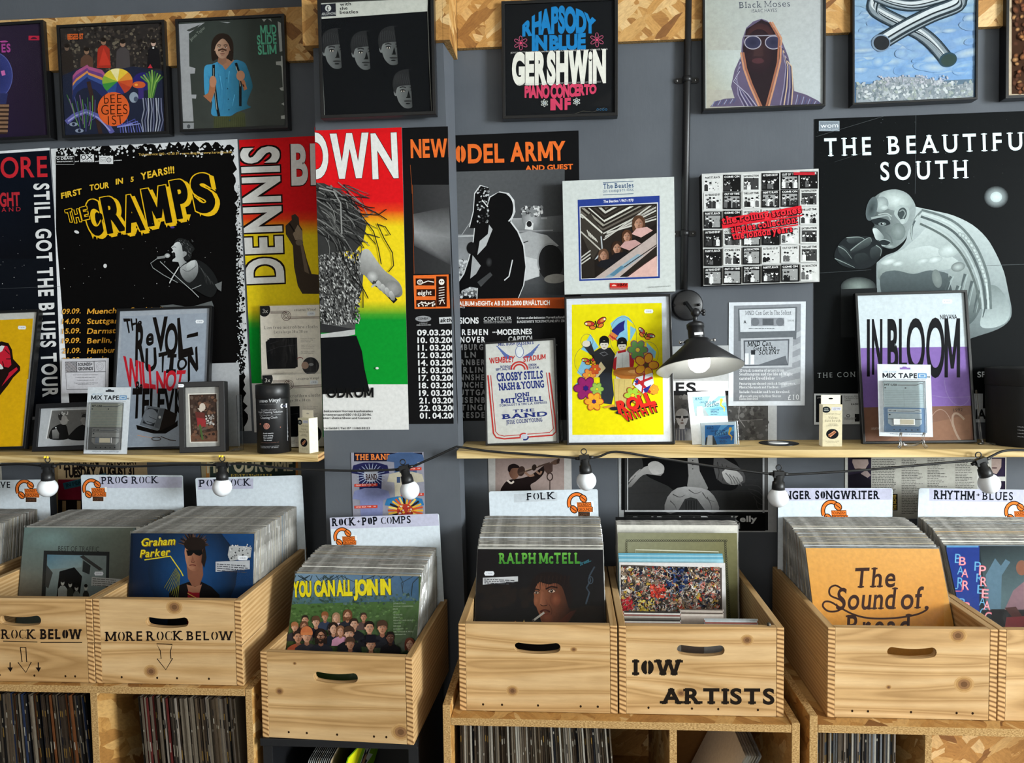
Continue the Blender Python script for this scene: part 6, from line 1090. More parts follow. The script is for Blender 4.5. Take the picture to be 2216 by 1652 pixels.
SKY = '#7db4cf'; a.ell(980, 1300, 110, 190, SKY); a.poly([(560, 1640), (600, 1500), (640, 1400), (700, 1300), (760, 1340), (860, 1200), (980, 1120), (1090, 1200), (1090, 1300), (1200, 1330), (1270, 1420), (1280, 1640), (1100, 1760), (760, 1780), (600, 1760)], '#dfd00f')
for p in ([(870, 1180), (930, 1128), (1010, 1125), (1020, 1330), (930, 1330)], [(1040, 1200), (1092, 1230), (1040, 1330)], [(620, 1400), (700, 1270), (770, 1380), (700, 1440)], [(585, 1600), (640, 1470), (720, 1560), (640, 1640)], [(1180, 1340), (1260, 1420), (1250, 1480), (1180, 1420)], [(570, 1700), (640, 1640), (720, 1680), (640, 1760)]): a.poly(p, SKY)
for x, y, rx, ry in ((980, 1290, 115, 168), (1190, 1440, 90, 105), (660, 1500, 95, 120), (670, 1330, 52, 60)): a.ring(x, y, rx, ry, 3, '#6a6a50', n=26)
def butterfly(x, y, k, rot, c1, c2, c3):
    for sg in (-1, 1):
        ca, sa = math.cos(rot), math.sin(rot)
        for dx, dy, rx, ry, c in ((.55, -.18, .5, .27, '#3a1f1a'), (.55, -.18, .42, .2, c1), (.62, -.2, .2, .12, c2), (.85, -.25, .1, .1, '#e8dcc0'), (.38, .22, .32, .2, '#3a1f1a'), (.38, .22, .25, .14, c3)): a.ell(x+k*(sg*dx*ca-dy*sa), y+k*(sg*dx*sa+dy*ca), rx*k, ry*k, c, rot=math.degrees(rot)-sg*20, n=14)
    a.line([(x+k*.3*math.sin(rot), y-k*.3*math.cos(rot)), (x-k*.35*math.sin(rot), y+k*.35*math.cos(rot))], k*.12, '#1e1512')
butterfly(748, 1185, 95, -.25, '#b3322a', '#c98a3a', '#d1702a'); butterfly(1170, 1275, 78, .5, '#a33a3e', '#6d8a8f', '#d1702a'); butterfly(700, 1500, 72, -.15, '#c0332a', '#86a83a', '#d98a2a')
a.poly([(880, 1240), (940, 1180), (995, 1152), (985, 1200), (990, 1235), (950, 1260), (920, 1310), (890, 1270)], '#23246b'); a.poly([(850, 1290), (885, 1250), (935, 1285), (890, 1330)], '#d07a3c')
for i in range(3): a.line([(862+i*20, 1275+i*12), (895+i*16, 1310+i*8)], 8, '#a8242c')
def figure(x, top, hair, body, c, shirt): a.poly(body, c); a.ell(x, top+52, 36, 50, '#cfc6b8'); a.ell(x, top+24, 42, 40, hair, a0=160, a1=380); a.poly([(x-42, top+30), (x+42, top+26), (x+40, top+64), (x+28, top+44), (x-30, top+46), (x-42, top+70)], hair); a.rect(x-22, top+58, x-6, top+63, '#222'); a.rect(x+4, top+58, x+20, top+63, '#222'); a.line([(x-10, top+84), (x+8, top+84)], 4, '#7a3a34')
figure(818, 1300, '#161514', [(700, 1440), (780, 1390), (870, 1385), (910, 1440), (890, 1560), (880, 1640), (770, 1640), (740, 1500), (700, 1360)], '#2b2a2c', None); a.poly([(640, 1370), (700, 1330), (740, 1440), (700, 1450)], '#2b2a2c'); a.ell(665, 1352, 34, 28, '#cfc6b8'); a.outline([(780, 1436), (820, 1422), (850, 1442), (812, 1456)], 4, '#8d8d90')
figure(970, 1312, '#161514', [(900, 1480), (930, 1415), (1010, 1410), (1060, 1470), (1070, 1560), (1040, 1660), (920, 1660)], '#c5c7c6', None); a.poly([(1030, 1430), (1075, 1500), (1060, 1590), (1035, 1560)], '#a8242c'); a.poly([(930, 1418), (1000, 1400), (1005, 1420), (935, 1436)], '#a8242c'); a.line([(970, 1440), (975, 1640)], 3, '#8a8c8c'); a.poly([(900, 1480), (925, 1460), (915, 1600), (890, 1560)], '#a8242c')
a.poly([(780, 1600), (880, 1600), (890, 1690), (900, 1790), (880, 1870), (800, 1860), (785, 1760)], '#2b2f36'); a.poly([(900, 1650), (1050, 1650), (1060, 1720), (1020, 1900), (910, 1890)], '#c4ad6a')
for x in (945, 990): a.line([(x, 1660), (x-6, 1880)], 3, '#9a8850')
a.poly([(690, 1640), (790, 1505), (830, 1560), (760, 1640)], '#c9b890'); a.poly([(895, 1590), (930, 1560), (1040, 1550), (1150, 1560), (1220, 1585), (1240, 1610), (1210, 1640), (1100, 1655), (960, 1650), (900, 1620)], '#b06a2e'); a.ell(1065, 1596, 165, 32, '#c98a48', edge='#9a5a26'); a.ell(1100, 1590, 80, 16, '#d8a060')
fl = a.flower; fl(1103, 1405, 88, '#5d8a4a', '#8a2a6a', '#e0c23a'); fl(1175, 1535, 108, '#d99a2e', '#8c2a3a', '#5d4a2a', 5); fl(690, 1620, 58, '#e0903a', '#a8242c', '#d9c02a'); fl(740, 1570, 46, '#d05a2a', '#a8242c', '#e0c23a'); fl(660, 1733, 104, '#8a2060', '#5a1844', '#2a1a6a', 6); fl(755, 1740, 58, '#8fae4a', '#5d8a3a', '#d9c02a'); fl(730, 1846, 82, '#e0a02a', '#b8302a', '#3a2a6a', 6); fl(1060, 1794, 76, '#9abf3a', '#a8242c', '#d9c02a'); fl(1240, 1744, 44, '#e08a2a', '#a85a2a', '#d9a02a', 8)
a.poly([(1090, 1640), (1230, 1600), (1240, 1690), (1150, 1780), (1060, 1700)], '#c9ccd2'); a.line([(1090, 1650), (1210, 1770)], 22, '#a8242c'); a.line([(1230, 1640), (1080, 1700)], 20, '#a8242c'); a.line([(1160, 1610), (1140, 1770)], 14, '#a8242c'); a.poly([(1150, 1740), (1220, 1700), (1170, 1790)], '#2a2a7a'); a.poly([(1070, 1670), (1110, 1660), (1100, 1700)], '#2a2a7a')
a.poly([(800, 1894), (900, 1869), (905, 1889), (830, 1904)], '#c98a3a'); a.ell(905, 1906, 40, 16, '#23262c'); a.ell(950, 1940, 36, 14, '#23262c')
for d, c in ((10, '#1d1512'), (0, '#d02a22')): a.warp('ROLL', [(938+d, 1942+d), (1258+d, 1859+d)], [(918+d, 1854+d), (1215+d, 1764+d)], c, 'o', track=-.1); a.warp('WITH IT', [(998+d, 2012+d), (1280+d, 1924+d)], [(955+d, 1949+d), (1262+d, 1874+d)], c, 'x', track=.06)
finish_framed(a)
a = framed('framed_print', 'small black framed stadium concert print in red and blue, leaning beside the pilaster', 'framed print', rect4(lp(-0.115, SHZR, 10, -8, (1130, 960)), (1040, 740), (1192, 733), (1218, 957), (1057, 965), snapz=SHZR+.0005), 0.0055, 0.02, '#d5d4ce', 'print_matt', 'framed prints'); BL, RE = '#26337a', '#c23a36'
a.reg(0, 0, 1); a.text('MEL BUSH PRESENTS', 1077, 748, 1154, 744, 6.5, BL, 'x', serif=.1); RG(a, 1, 1)
for i in range(5): a.line([(2060+i*16, 1370+i*20), (2140, 1440+i*10), (2190, 1470)], 9, '#5a6da8'); 
RG(a, 2, 1)
for i in range(6): a.line([(262-i*14, 1355+i*22), (190, 1425+i*8), (120, 1470)], 9, '#5a6da8')
a.ell(92, 1420, 36, 50, '#e3e5e6'); a.ring(92, 1420, 34, 48, 5, '#5a6da8'); a.line([(70, 1370), (92, 1345), (110, 1372)], 7, '#5a6da8')
a.reg(0, 0, 1); a.warp('WEMBLEY', [(1059, 786), (1112, 783)], [(1057, 775), (1114, 770)], RE, 'x'); a.warp('STADIUM', [(1132, 783), (1180, 776)], [(1132, 772), (1180, 766)], RE, 'x')
a.text('SATURDAY', 1082, 796, 1106, 795, 4.5, BL, 'x'); a.text('SEPT. 14th, 1974', 1072, 802, 1108, 800, 4.5, BL, 'x'); a.text('12 NOON', 1143, 792, 1160, 791, 4.5, BL, 'x'); a.text('TO 10 P.M.', 1143, 798, 1166, 797, 4.5, BL, 'x')
for q in (18, 12): a.ring(1123, 800, q, q*.95, 3.5, RE, 180, 360, n=18)
a.text('★', 1120, 798, 1126, 798, 5, BL); a.warp('CROSBY STILLS', [(1075, 825), (1174, 818)], [(1073, 808), (1174, 802)], BL, 'x', serif=.16, track=-.05); a.warp('NASH & YOUNG', [(1079, 845), (1177, 838)], [(1077, 830), (1176, 823)], BL, 'x', serif=.16, track=-.05)
for s_, x0, y0, x1, y1, h in (('JONI', 1113, 860, 1145, 857, 8.5), ('MITCHELL', 1083, 873, 1175, 867, 9.5), ('TOM SCOTT & THE L.A. EXPRESS', 1080, 880, 1183, 873, 4.5), ('THE', 1109, 893, 1156, 890, 6), ('BAND', 1085, 907, 1184, 900, 9.5), ('JESSE COLIN YOUNG', 1095, 918, 1173, 912, 8)): a.text(s_, x0, y0, x1, y1, h, BL, 'x' if h > 6 and h != 8 else 'b', serif=.15)
for d in (0, 6): 
    L = [(1055+d, 812), (1067+d*.8, 938-d*.6), (1073+d*.8, 947-d), (1090, 950-d), (1195-d, 942-d), (1203-d, 934-d), (1200-d, 900), (1188-d, 806)]; a.line(L, 3.2 if d == 0 else 1.6, RE)
a.ell(1133, 944, 9, 7, '#c9cbd8'); a.ring(1133, 944, 8, 6, 3, RE, 150, 300); a.ring(1135, 947, 7, 5, 3, BL, -30, 120); finish_framed(a)
a = framed('framed_print', 'black framed print in white, purple and brown bands with tall thin black letters', 'framed print', rect4(lp(-0.10, SHZR, 8), (1855, 633), (2095.5, 623.5), (2113, 957), (1863, 957.5), snapz=SHZR+.0005), 0.0075, 0.018, '#c3ccd1', 'print_matt', 'framed prints'); RG(a, 3, 1)
a.poly([(700, 1390), (1900, 1375), (1900, 2000), (700, 2000)], '#7f63a3'); RG(a, 3, 2); a.poly([(700, 325), (1900, 305), (1900, 900), (700, 900)], '#7d5c4c'); a.poly([(1000, 620), (1300, 480), (1760, 380), (1760, 620)], '#8a6652'); a.ring(1650, 130, 110, 180, 5, '#8d78ac', 0, 200, rot=-10); a.ring(1500, 640, 120, 300, 5, '#a58a7c', 200, 330); a.ring(1690, 520, 60, 160, 18, '#a8907f', 150, 330, rot=-25); a.line([(1430, 220), (1560, 240), (1760, 230)], 5, '#8d78ac'); RG(a, 3, 1)
a.tagprice(1558, 990, 44); a.text('NIRVANA', 1498, 1143, 1642, 1140, 38, '#17171a', 'b')
for s_, x0, x1, y0, yt, f in (('I', 872, 898, 1610, 1165, 'x'), ('N', 915, 1005, 1595, 1163, 'x'), ('B', 1048, 1140, 1590, 1162, 'x'), ('L', 1146, 1215, 1590, 1160, 'x'), ('O', 1212, 1368, 1590, 1148, 'b'), ('O', 1378, 1536, 1628, 1145, 'b'), ('M', 1535, 1668, 1620, 1155, 'x')): a.text(s_, x0, y0, x1, y0, y0-yt, '#17171a', f)
RG(a, 3, 2); a.text('1992', 1612, 358, 1690, 354, 26, '#2d211c', 'l'); a.text('WEATHERED', 910, 514, 1020, 510, 20, '#c9bdb4', 'r'); finish_framed(a)
# small box frames
a = framed('photo_frame', 'small black box frame with a black and white photo of two men in profile', 'photo frame', rect4(lp(-0.135, SHZL, 14), (82, 878), (212, 871), (206, 976), (64, 980), snapz=SHZL+.0005), 0.014, 0.025, '#b4b6ba', 'print_matt', 'photo frames', fmat='black_satin'); a.reg(0, 640, 4.465)
a.poly([(480, 1100), (850, 1090), (850, 1385), (428, 1385)], '#d6d6d6'); a.poly([(492, 1108), (850, 1098), (850, 1378), (440, 1380)], '#6d6b69'); K2 = '#1b1a1a'
a.blob([(470, 1385), (478, 1300), (520, 1262), (570, 1240), (625, 1250), (642, 1310), (640, 1385)], K2); a.shade([(570, 1165), (600, 1150), (630, 1165), (640, 1190), (655, 1206), (640, 1214), (638, 1232), (610, 1246), (580, 1240), (565, 1205)], '#8d8986', '#b0aca8', (1, 0), sm=2); a.blob([(556, 1190), (550, 1150), (580, 1125), (620, 1122), (645, 1140), (630, 1152), (600, 1152), (585, 1170), (578, 1205)], '#2d2b2a', 3); a.specks(560, 1122, 650, 1150, 22, 5, 10, ['#c4c2c0', '#8d8b89'], 3)
a.shade([(490, 1300), (535, 1285), (560, 1330), (555, 1380), (495, 1382)], '#8d8b8a', '#5a5958', (0, 1)); a.ell(527, 1275, 7, 7, '#e0e0e0')
a.blob([(648, 1385), (700, 1300), (770, 1250), (850, 1245), (850, 1385)], K2); a.shade([(820, 1150), (790, 1158), (776, 1185), (764, 1206), (776, 1216), (778, 1236), (800, 1250), (830, 1246)], '#8d8986', '#6a6764', (1, 0), sm=2); a.blob([(778, 1175), (784, 1150), (830, 1140), (835, 1200), (815, 1215), (810, 1175)], '#2d2b2a', 3)
for i in range(5): a.line([(780+i*10, 1150), (778+i*12, 1125)], 4, K2)
finish_framed(a, 'photo')
a = framed('photo_frame', 'small black box frame with a white mount round a reddish figure picture', 'photo frame', rect4(lp(-0.165, SHZL, 5, 9, (440, 980)), (382, 830), (481, 826), (492, 980), (392, 982), snapz=SHZL+.0005), 0.016, 0.038, '#a4a19c', 'print_matt', 'photo frames', inset=0.012, fmat='black_satin'); RG(a, 0, 2)
a.poly([(1588, 205), (1838, 200), (1848, 622), (1605, 625)], '#d8d2c8'); a.poly([(1600, 214), (1832, 208), (1842, 615), (1614, 618)], '#3a2a22'); a.poly([(1610, 560), (1842, 520), (1842, 615), (1614, 618)], '#5f4030'); a.specks(1620, 220, 1835, 600, 130, 5, 18, ['#4d382c', '#2b1f1a', '#6a4a38', '#5a4a40'], 4); a.ell(1712, 320, 26, 34, '#c3b6a8'); a.poly([(1670, 330), (1740, 330), (1700, 365)], '#c3b6a8'); a.poly([(1650, 360), (1730, 370), (1740, 460), (1690, 480), (1660, 430)], '#5d2a24'); a.poly([(1665, 410), (1740, 420), (1740, 490), (1670, 480)], '#8a2a2c'); a.specks(1740, 390, 1810, 470, 24, 5, 12, ['#b9b4ae', '#8d8680'], 5); a.line([(1690, 470), (1715, 600)], 16, '#3f5a2c'); finish_framed(a, 'photo'); 
s_ = Art(a.M, a.w+.032, a.h+.032, None, n=0.0004); RG(s_, 0, 2); s_.tagprice(1536, 138, 32); s_.mb.build('price_sticker', ['print_matt'], a.root)
# ------------------------------------------------------------------ sheets and cards
a = sheet('notice_sheet', 'white printed notice with striped corner block curling above the small photo frame', 'notice', rect4(leanp(-0.05, SHZL+.19, 6), (131, 777), (232, 776), (238, 850), (137, 852)), '#c4c3c8', group='paper notices'); a.reg(0, 640, 4.465)
a.outline([(632, 642), (1022, 632), (1022, 902), (645, 908)], 5, '#1f1f22'); a.line([(636, 740), (1022, 736)], 5, '#1f1f22'); a.line([(742, 640), (745, 738)], 5, '#1f1f22'); a.line([(910, 636), (914, 737)], 5, '#1f1f22')
PB = a.box; q0, q1 = a.uv(636, 644), a.uv(741, 738); a.box = (q0[0], q1[0], q1[1], q0[1])
for i in range(18): a.line([(560+i*14, 640), (660+i*14, 742)], 5, '#1f1f22')
a.box = PB; a.text('SOUNDS+', 756, 680, 895, 676, 28, '#1f1f22', 'x'); a.text('GROUNDS', 758, 722, 900, 720, 30, '#1f1f22', 'x'); a.ring(966, 685, 34, 38, 4, '#9a9aa0'); a.ring(966, 685, 20, 22, 3, '#9a9aa0')
for y, x0, x1, s_ in ((770, 708, 950, 'Lyric inspired music poster by Greg Bungers'), (796, 732, 925, 'Printed on high quality paper stock'), (824, 750, 910, 'Designed and made in the UK'), (850, 720, 948, 'Project is raising the support for Mental and'), (862, 752, 912, 'wellbeing charities in our area')): a.text(s_, x0, y, x1, y-3, 9, '#55555a', 'r')
o = finish(a); m_ = o.modifiers.new('curl', 'SIMPLE_DEFORM'); o.modifiers.remove(m_)
a = sheet('blank_card', 'plain grey white card standing behind the small portrait box frame', 'card', rect4(leanp(-0.04, SHZL, 5), (459, 796), (518, 795), (519, 975), (459, 977), snapz=SHZL+.0003), '#a9abae', group='paper notices'); finish(a)
a = sheet('flyer', 'grey photocopied flyer of two cassettes pinned right of the wall lamp', 'flyer', rect4(Q0, (1577.5, 655), (1744, 652.5), (1741, 878), (1576, 878.5)), '#c9ced4', group='paper notices'); RG(a, 2, 1)
a.reg(0, 0, 1); a.grad([(1588, 662), (1733, 658), (1732, 868), (1587, 869)], ['#7c8086', '#84888d', '#8d9196', '#6b6f74'])
for i in range(5): a.poly([(1690, 740+i*22), (1733, 715+i*26), (1733, 727+i*26), (1690, 752+i*22)], '#a2a6ab')
a.poly([(1597, 668), (1725, 664), (1723, 735), (1598, 738)], '#5f6469'); a.poly([(1600, 671), (1721, 667), (1720, 716), (1602, 719)], '#bfc4c9'); a.text('MND Can Get In The Solent', 1613, 682, 1712, 681, 9, '#22262b', 'r', serif=.1); a.rect(1625, 688, 1697, 706, '#85898f'); a.ell(1634, 697, 9, 9, '#6a6e74'); a.ell(1688, 697, 9, 9, '#6a6e74'); a.rect(1650, 690, 1674, 704, '#55595e'); a.text('A', 1609, 700, 1615, 700, 6, '#22262b', 'x'); a.text('CHI-K MB', 1704, 696, 1718, 696, 4, '#55595e', 'r'); a.lines(1620, 711, 1700, 1, 4, 1.2, '#55595e', 2)
a.poly([(1603, 733), (1716, 730), (1714, 795), (1604, 797)], '#a9adb2'); a.poly([(1609, 737), (1708, 734), (1706, 791), (1610, 793)], '#54585e'); a.poly([(1612, 740), (1705, 737), (1704, 788), (1613, 790)], '#9ca1a7'); a.text('MND Can', 1617, 750, 1668, 748, 10, '#16181b', 'b', serif=.1, sh=.2); a.text('Get In the', 1630, 759, 1678, 757, 9, '#16181b', 'b', serif=.1, sh=.2); a.text('SOLENT', 1642, 768, 1686, 766, 9, '#16181b', 'b', serif=.1, sh=.2)
for x in (1612, 1624): a.rect(x, 765, x+8, 789, '#d4d7da')
a.poly([(1640, 790), (1700, 770), (1704, 788)], '#5d6167'); a.poly([(1625, 758), (1634, 758), (1634, 768), (1625, 768)], '#2b2e32')
for y, s_, x1 in ((805, '20 track cassette of artists from', 1697), (813, 'Southampton and the Isle of Wight', 1715), (822, 'curated by David Baker', 1676), (833, 'Featuring unreleased tracks & Gaslightyears,', 1722), (841, 'Plastic Mermaids and The Bees', 1684), (851, 'Includes booklet and free download.', 1709), (860, 'All proceeds going to the Motor Neurone', 1690), (866, 'Disease Association', 1640)): a.text(s_, 1600, y, x1, y-.5, 6.2 if y < 825 else 5.2, '#e3e6e9', 'r', serif=.1)
a.text('£10', 1705, 866, 1729, 865, 11, '#d9dcdf', 'r', serif=.1); finish(a)
# big black and white print behind the lamp, running down behind the shelf
a = sheet('art_print', 'large black and white photo print of a seated musician behind the long shelf', 'print', rect4(wallp(-0.001), (1346, 752), (1680, 746), (1682, 1152), (1330, 1152)), '#a9abac', 'print_gloss'); a.reg(0, 0, 1)
a.rect(1340, 825, 1662, 854, '#c9cacb'); a.rect(1350, 846, 1662, 1148, '#1b1b1c'); a.text('E', 1462, 850, 1481, 850, 21, '#17171a', 'x'); a.text('S', 1485, 850, 1506, 850, 21, '#17171a', 'x'); a.rect(1350, 856, 1662, 1104, '#4a4948')
a.specks(1460, 858, 1660, 958, 260, 2, 7, ['#5d5c5b', '#3d3c3c', '#6a6968', '#474645'], 3); a.line([(1600, 880), (1598, 905), (1612, 925)], 1.5, '#8d8c8b'); a.line([(1590, 912), (1650, 908)], 1.2, '#7d7c7b')
a.grad([(1350, 985), (1655, 985), (1655, 1104), (1350, 1104)], ['#3a3a3a', '#2b2b2b', '#1e1e1e', '#333333'])
for i in range(4): a.line([(1355, 990+i*26), (1650, 985+i*26)], 1, '#2c2c2c')
a.bust(1476, 905, 36, skin='#a3a1a0', hair='#8a8887', top='#55555a'); a.rect(1462, 900, 1474, 905, '#2b2b2b'); a.rect(1478, 900, 1490, 905, '#2b2b2b')
for i in range(8): a.line([(1458+i*6, 930), (1456+i*7, 956)], 1.6, '#8d8c8b')
a.ell(1498, 945, 16, 18, '#8d8b8a', edge='#6a6968')
# seated musician below the shelf
a.blob([(1395, 975), (1470, 975), (1560, 975), (1600, 1012), (1592, 1058), (1540, 1062), (1480, 1075), (1445, 1052), (1400, 1030), (1392, 1005)], '#121213'); a.shade([(1488, 980), (1508, 980), (1514, 1020), (1532, 1056), (1520, 1066), (1488, 1064), (1490, 1030)], '#a5a4a2', '#6a6968', (0, 1), sm=2)
for q in range(4): a.ell(1499, 988+q*9, 1.4, 1.4, '#3a3a3a', n=8)
a.shade([(1545, 985), (1580, 1000), (1606, 1018), (1612, 1044), (1580, 1050), (1550, 1036)], '#5d5c5c', '#3a3939', (0, 1), sm=2)
for q in range(5): a.curve([(1552+q*10, 1000+q*4), (1556+q*10, 1022+q*3), (1552+q*11, 1040+q)], 1.6, '#2c2b2b')
a.shade([(1358, 1052), (1372, 1034), (1388, 1016), (1404, 1008), (1436, 1014), (1430, 1030), (1400, 1026), (1384, 1034), (1366, 1054)], '#b5b3b1', '#6a6968', (.2, 1), sm=2); a.blob([(1402, 1006), (1418, 998), (1436, 1008), (1434, 1024), (1412, 1026)], '#c0bebc')
for q in range(4): a.curve([(1386-q*2, 1016+q*3), (1376-q*3, 1024+q*3), (1370-q*3, 1034+q*3)], 2.4, '#9a9896')
a.shade([(1562, 1022), (1580, 1014), (1600, 1024), (1608, 1040), (1590, 1050), (1572, 1044)], '#b5b3b1', '#7a7977', (.3, 1), sm=2)
for q in range(4): a.curve([(1570+q*8, 1024+q*3), (1580+q*7, 1036+q*3), (1584+q*7, 1048+q)], 2, '#5a5958')
a.shade([(1438, 1108), (1444, 1076), (1466, 1056), (1500, 1054), (1534, 1062), (1552, 1086), (1555, 1108), (1528, 1108), (1508, 1080), (1482, 1080), (1466, 1108)], '#9a9998', '#4d4c4c', (.1, 1), '#737271', sm=2)
for p in ([(1456, 1070), (1470, 1076), (1482, 1072)], [(1450, 1084), (1460, 1094), (1464, 1104)], [(1520, 1066), (1530, 1080), (1546, 1086)], [(1530, 1076), (1538, 1092), (1540, 1104)], [(1490, 1060), (1504, 1068), (1518, 1064)]): a.curve(p, 2.2, '#3f3e3e', taper=.3)
a.rect(1484, 1083, 1508, 1104, '#202020')
for q in range(4): a.line([(1487+q*6, 1084), (1487+q*6, 1104)], 1, '#3a3a3a')
for q in range(5): a.curve([(1612+q*6, 1050+q*8), (1640, 1052+q*12), (1654, 1070+q*8)], 1.4, '#353434')
a.rect(1352, 1104, 1662, 1108, '#b9babb'); a.rect(1352, 1112, 1656, 1149, '#101010'); a.text('Paul Brady + Dave Kelly', 1370, 1131, 1638, 1129, 12, '#c9c9c8', 'x'); a.text('Band', 1560, 1145, 1601, 1144, 12, '#c9c9c8', 'x'); a.rect(1345, 985, 1352, 1104, '#0e0e0e'); a.rect(1357, 985, 1359, 1104, '#c0c1c2'); a.rect(1650, 985, 1654, 1110, '#9a9b9c'); finish(a)
# under shelf posters
def low(label, rc, base, group='posters below the shelf'): a = sheet('wall_poster', label, 'poster', rc, base, 'print_matt', group=group); a.reg(0, 0, 1); return a
a = low('buff letterpress poster lettered PAVILION and TUESDAY AUGUST 31 behind the PROG ROCK card', rect4(Q0, (118, 965), (321, 962), (324, 1215), (128, 1218)), '#a8916e')
a.text('PAVILION', 129, 1014, 214, 1011, 25, '#1a1412', 'x', track=-.05); a.text('ALTON BAY', 230, 1007, 298, 1005, 14, '#1a1412', 'x'); a.text('TUESDAY, AUGUST 31', 139, 1033, 291, 1028, 19, '#1a1412', 'o', track=-.08); a.rect(126, 1038, 330, 1082, '#6b1526'); a.poly([(136, 1046), (200, 1030), (230, 1024), (232, 1040), (140, 1060)], '#24505c'); a.text('IN PERSON', 144, 1055, 200, 1042, 8, '#143038', 'x'); a.rect(126, 1082, 330, 1230, '#120d0c')
for i in range(8): a.rect(135+i*16, 1084, 143+i*16, 1130, ['#8d7350', '#120d0c'][i % 2])
a.rect(118, 1000, 126, 1220, '#8a7350'); finish(a)
a = low('dark green striped poster lettered HIPPODROME behind the POP ROCK card', rect4(Q0, (436, 962), (652, 958), (655, 1160), (440, 1162)), '#8d8266')
for i in range(14): a.rect(446+i*16, 985, 453+i*16, 1150, ['#a8713a', '#3a4038'][i % 2])
a.poly([(455, 990), (640, 985), (640, 1030), (455, 1040)], '#2b3530'); a.text('HIPPODROME', 448, 1023, 634, 1018, 34, '#b3a88a', 'x', track=-.04); a.rect(500, 1026, 588, 1040, '#b39a4a'); a.text('BIRMINGHAM', 503, 1038, 584, 1037, 11, '#2b3530', 'x'); finish(a)
a = low('colourful leaflet picturing printed T-shirts on the pilaster', rect4(wallp(-0.1515), (761.5, 979), (918.5, 979.5), (920, 1180), (764, 1182)), '#8d8c98'); RG(a, 1, 2)
a.rect(850, 708, 1430, 782, '#1d1c2c'); a.text('THE BAND', 862, 770, 1166, 766, 46, '#d97a3c', 'x', serif=.14)
def tee(x, y, w_, h_, c): a.poly([(x-w_*.5, y+h_*.1), (x-w_*.2, y), (x+w_*.2, y), (x+w_*.5, y+h_*.1), (x+w_*.56, y+h_*.38), (x+w_*.34, y+h_*.42), (x+w_*.32, y+h_), (x-w_*.32, y+h_), (x-w_*.34, y+h_*.42), (x-w_*.56, y+h_*.38)], c)
tee(1290, 706, 290, 200, '#43597e'); tee(990, 792, 290, 240, '#25264f')
for i in range(22): q = 6.283*i/22; a.line([(995+50*math.cos(q), 900+42*math.sin(q)), (995+120*math.cos(q), 900+100*math.sin(q))], 9, '#a8b4d0', taper=.4)
a.ell(995, 900, 62, 56, '#c2c6d4'); a.text('BAND', 950, 938, 1045, 936, 46, '#3a1f24', 'x', serif=.1); a.rect(950, 850, 1050, 862, '#3a2a3a'); tee(1290, 870, 280, 220, '#b5ad98'); a.rect(1215, 915, 1245, 965, '#3a4a6a'); tee(1000, 1010, 290, 240, '#7a80a8'); tee(1280, 1080, 300, 200, '#2f6fa0')
for i in range(26): q = 6.283*i/26; a.line([(1290, 1200), (1290+150*math.cos(q), 1200+118*math.sin(q))], 17, ['#d9a63a', '#c2512c', '#e0c060', '#2b2222'][i % 4])
a.ell(1285, 1200, 70, 56, '#a8382c'); a.specks(1230, 1160, 1345, 1250, 30, 5, 12, ['#d9a63a', '#8d2a24', '#c9c0b0'], 4)
for x, y in ((855, 975), (1230, 838), (1250, 1056), (855, 1160)): a.poly([(x, y), (x+196, y-6), (x+196, y+18), (x, y+24)], '#c2402f'); a.text('ONE SIZE TEE  $18', x+12, y+16, x+180, y+10, 10, '#e6d2cc', 'b')
finish(a)
a = low('sepia photo print of a man playing a trumpet above the FOLK card', rect4(Q0, (1056.5, 955), (1236, 953), (1238, 1120), (1058, 1121)), '#b9b6b2'); a.rect(1072, 986, 1221, 1110, '#9a8680')
a.grad([(1072, 986), (1221, 986), (1221, 1110), (1072, 1110)], ['#8f7c76', '#8f7d78', '#ad9a92', '#a8968e']); K3 = '#1d1514'
a.blob([(1086, 1068), (1092, 1046), (1106, 1038), (1124, 1036), (1146, 1030), (1164, 1018), (1178, 1008), (1176, 1026), (1160, 1042), (1148, 1050), (1146, 1068)], K3); a.shade([(1101, 1014), (1104, 1032), (1112, 1038), (1120, 1034), (1124, 1024), (1122, 1012)], '#5a3c30', '#7d5a48', (1, 0), sm=2); a.blob([(1099, 1018), (1101, 1008), (1112, 1004), (1122, 1008), (1123, 1013), (1108, 1014), (1103, 1022)], K3); a.curve([(1098, 1040), (1106, 1046), (1112, 1042)], 4, '#c9bcb0')
a.ell(1128, 1020, 8, 11, '#3a2a24', rot=15); a.line([(1122, 1026), (1150, 1016), (1174, 1007), (1190, 1002)], 3.4, '#4a3a32'); a.line([(1136, 1018), (1164, 1009)], 2.4, '#a08c7c'); a.poly([(1186, 1005), (1200, 996), (1209, 993), (1211, 1003), (1202, 1006)], '#5d463a'); a.ell(1208, 998, 3, 6, '#3a2a24', rot=20); a.ell(1156, 1012, 5, 7, '#2b201c', rot=15); a.curve([(1136, 1022), (1146, 1030), (1156, 1028)], 5, '#8a6a58'); a.curve([(1160, 1020), (1168, 1026), (1172, 1020)], 4, '#8a6a58')
a.poly([(1176, 1006), (1196, 1003), (1196, 1020), (1186, 1028), (1178, 1018)], '#4a3832'); 
a.ring(1190, 1032, 6, 8, 2.5, '#3a2c28', n=14); a.line([(1190, 1040), (1190, 1062)], 2, '#3a2c28'); finish(a)
a = low('typeset lyrics sheet with face photos at both ends under the right shelf', rect4(Q0, (1827, 953), (2175, 950), (2180, 1122), (1830, 1124)), '#aaa89f'); RG(a, 3, 2)
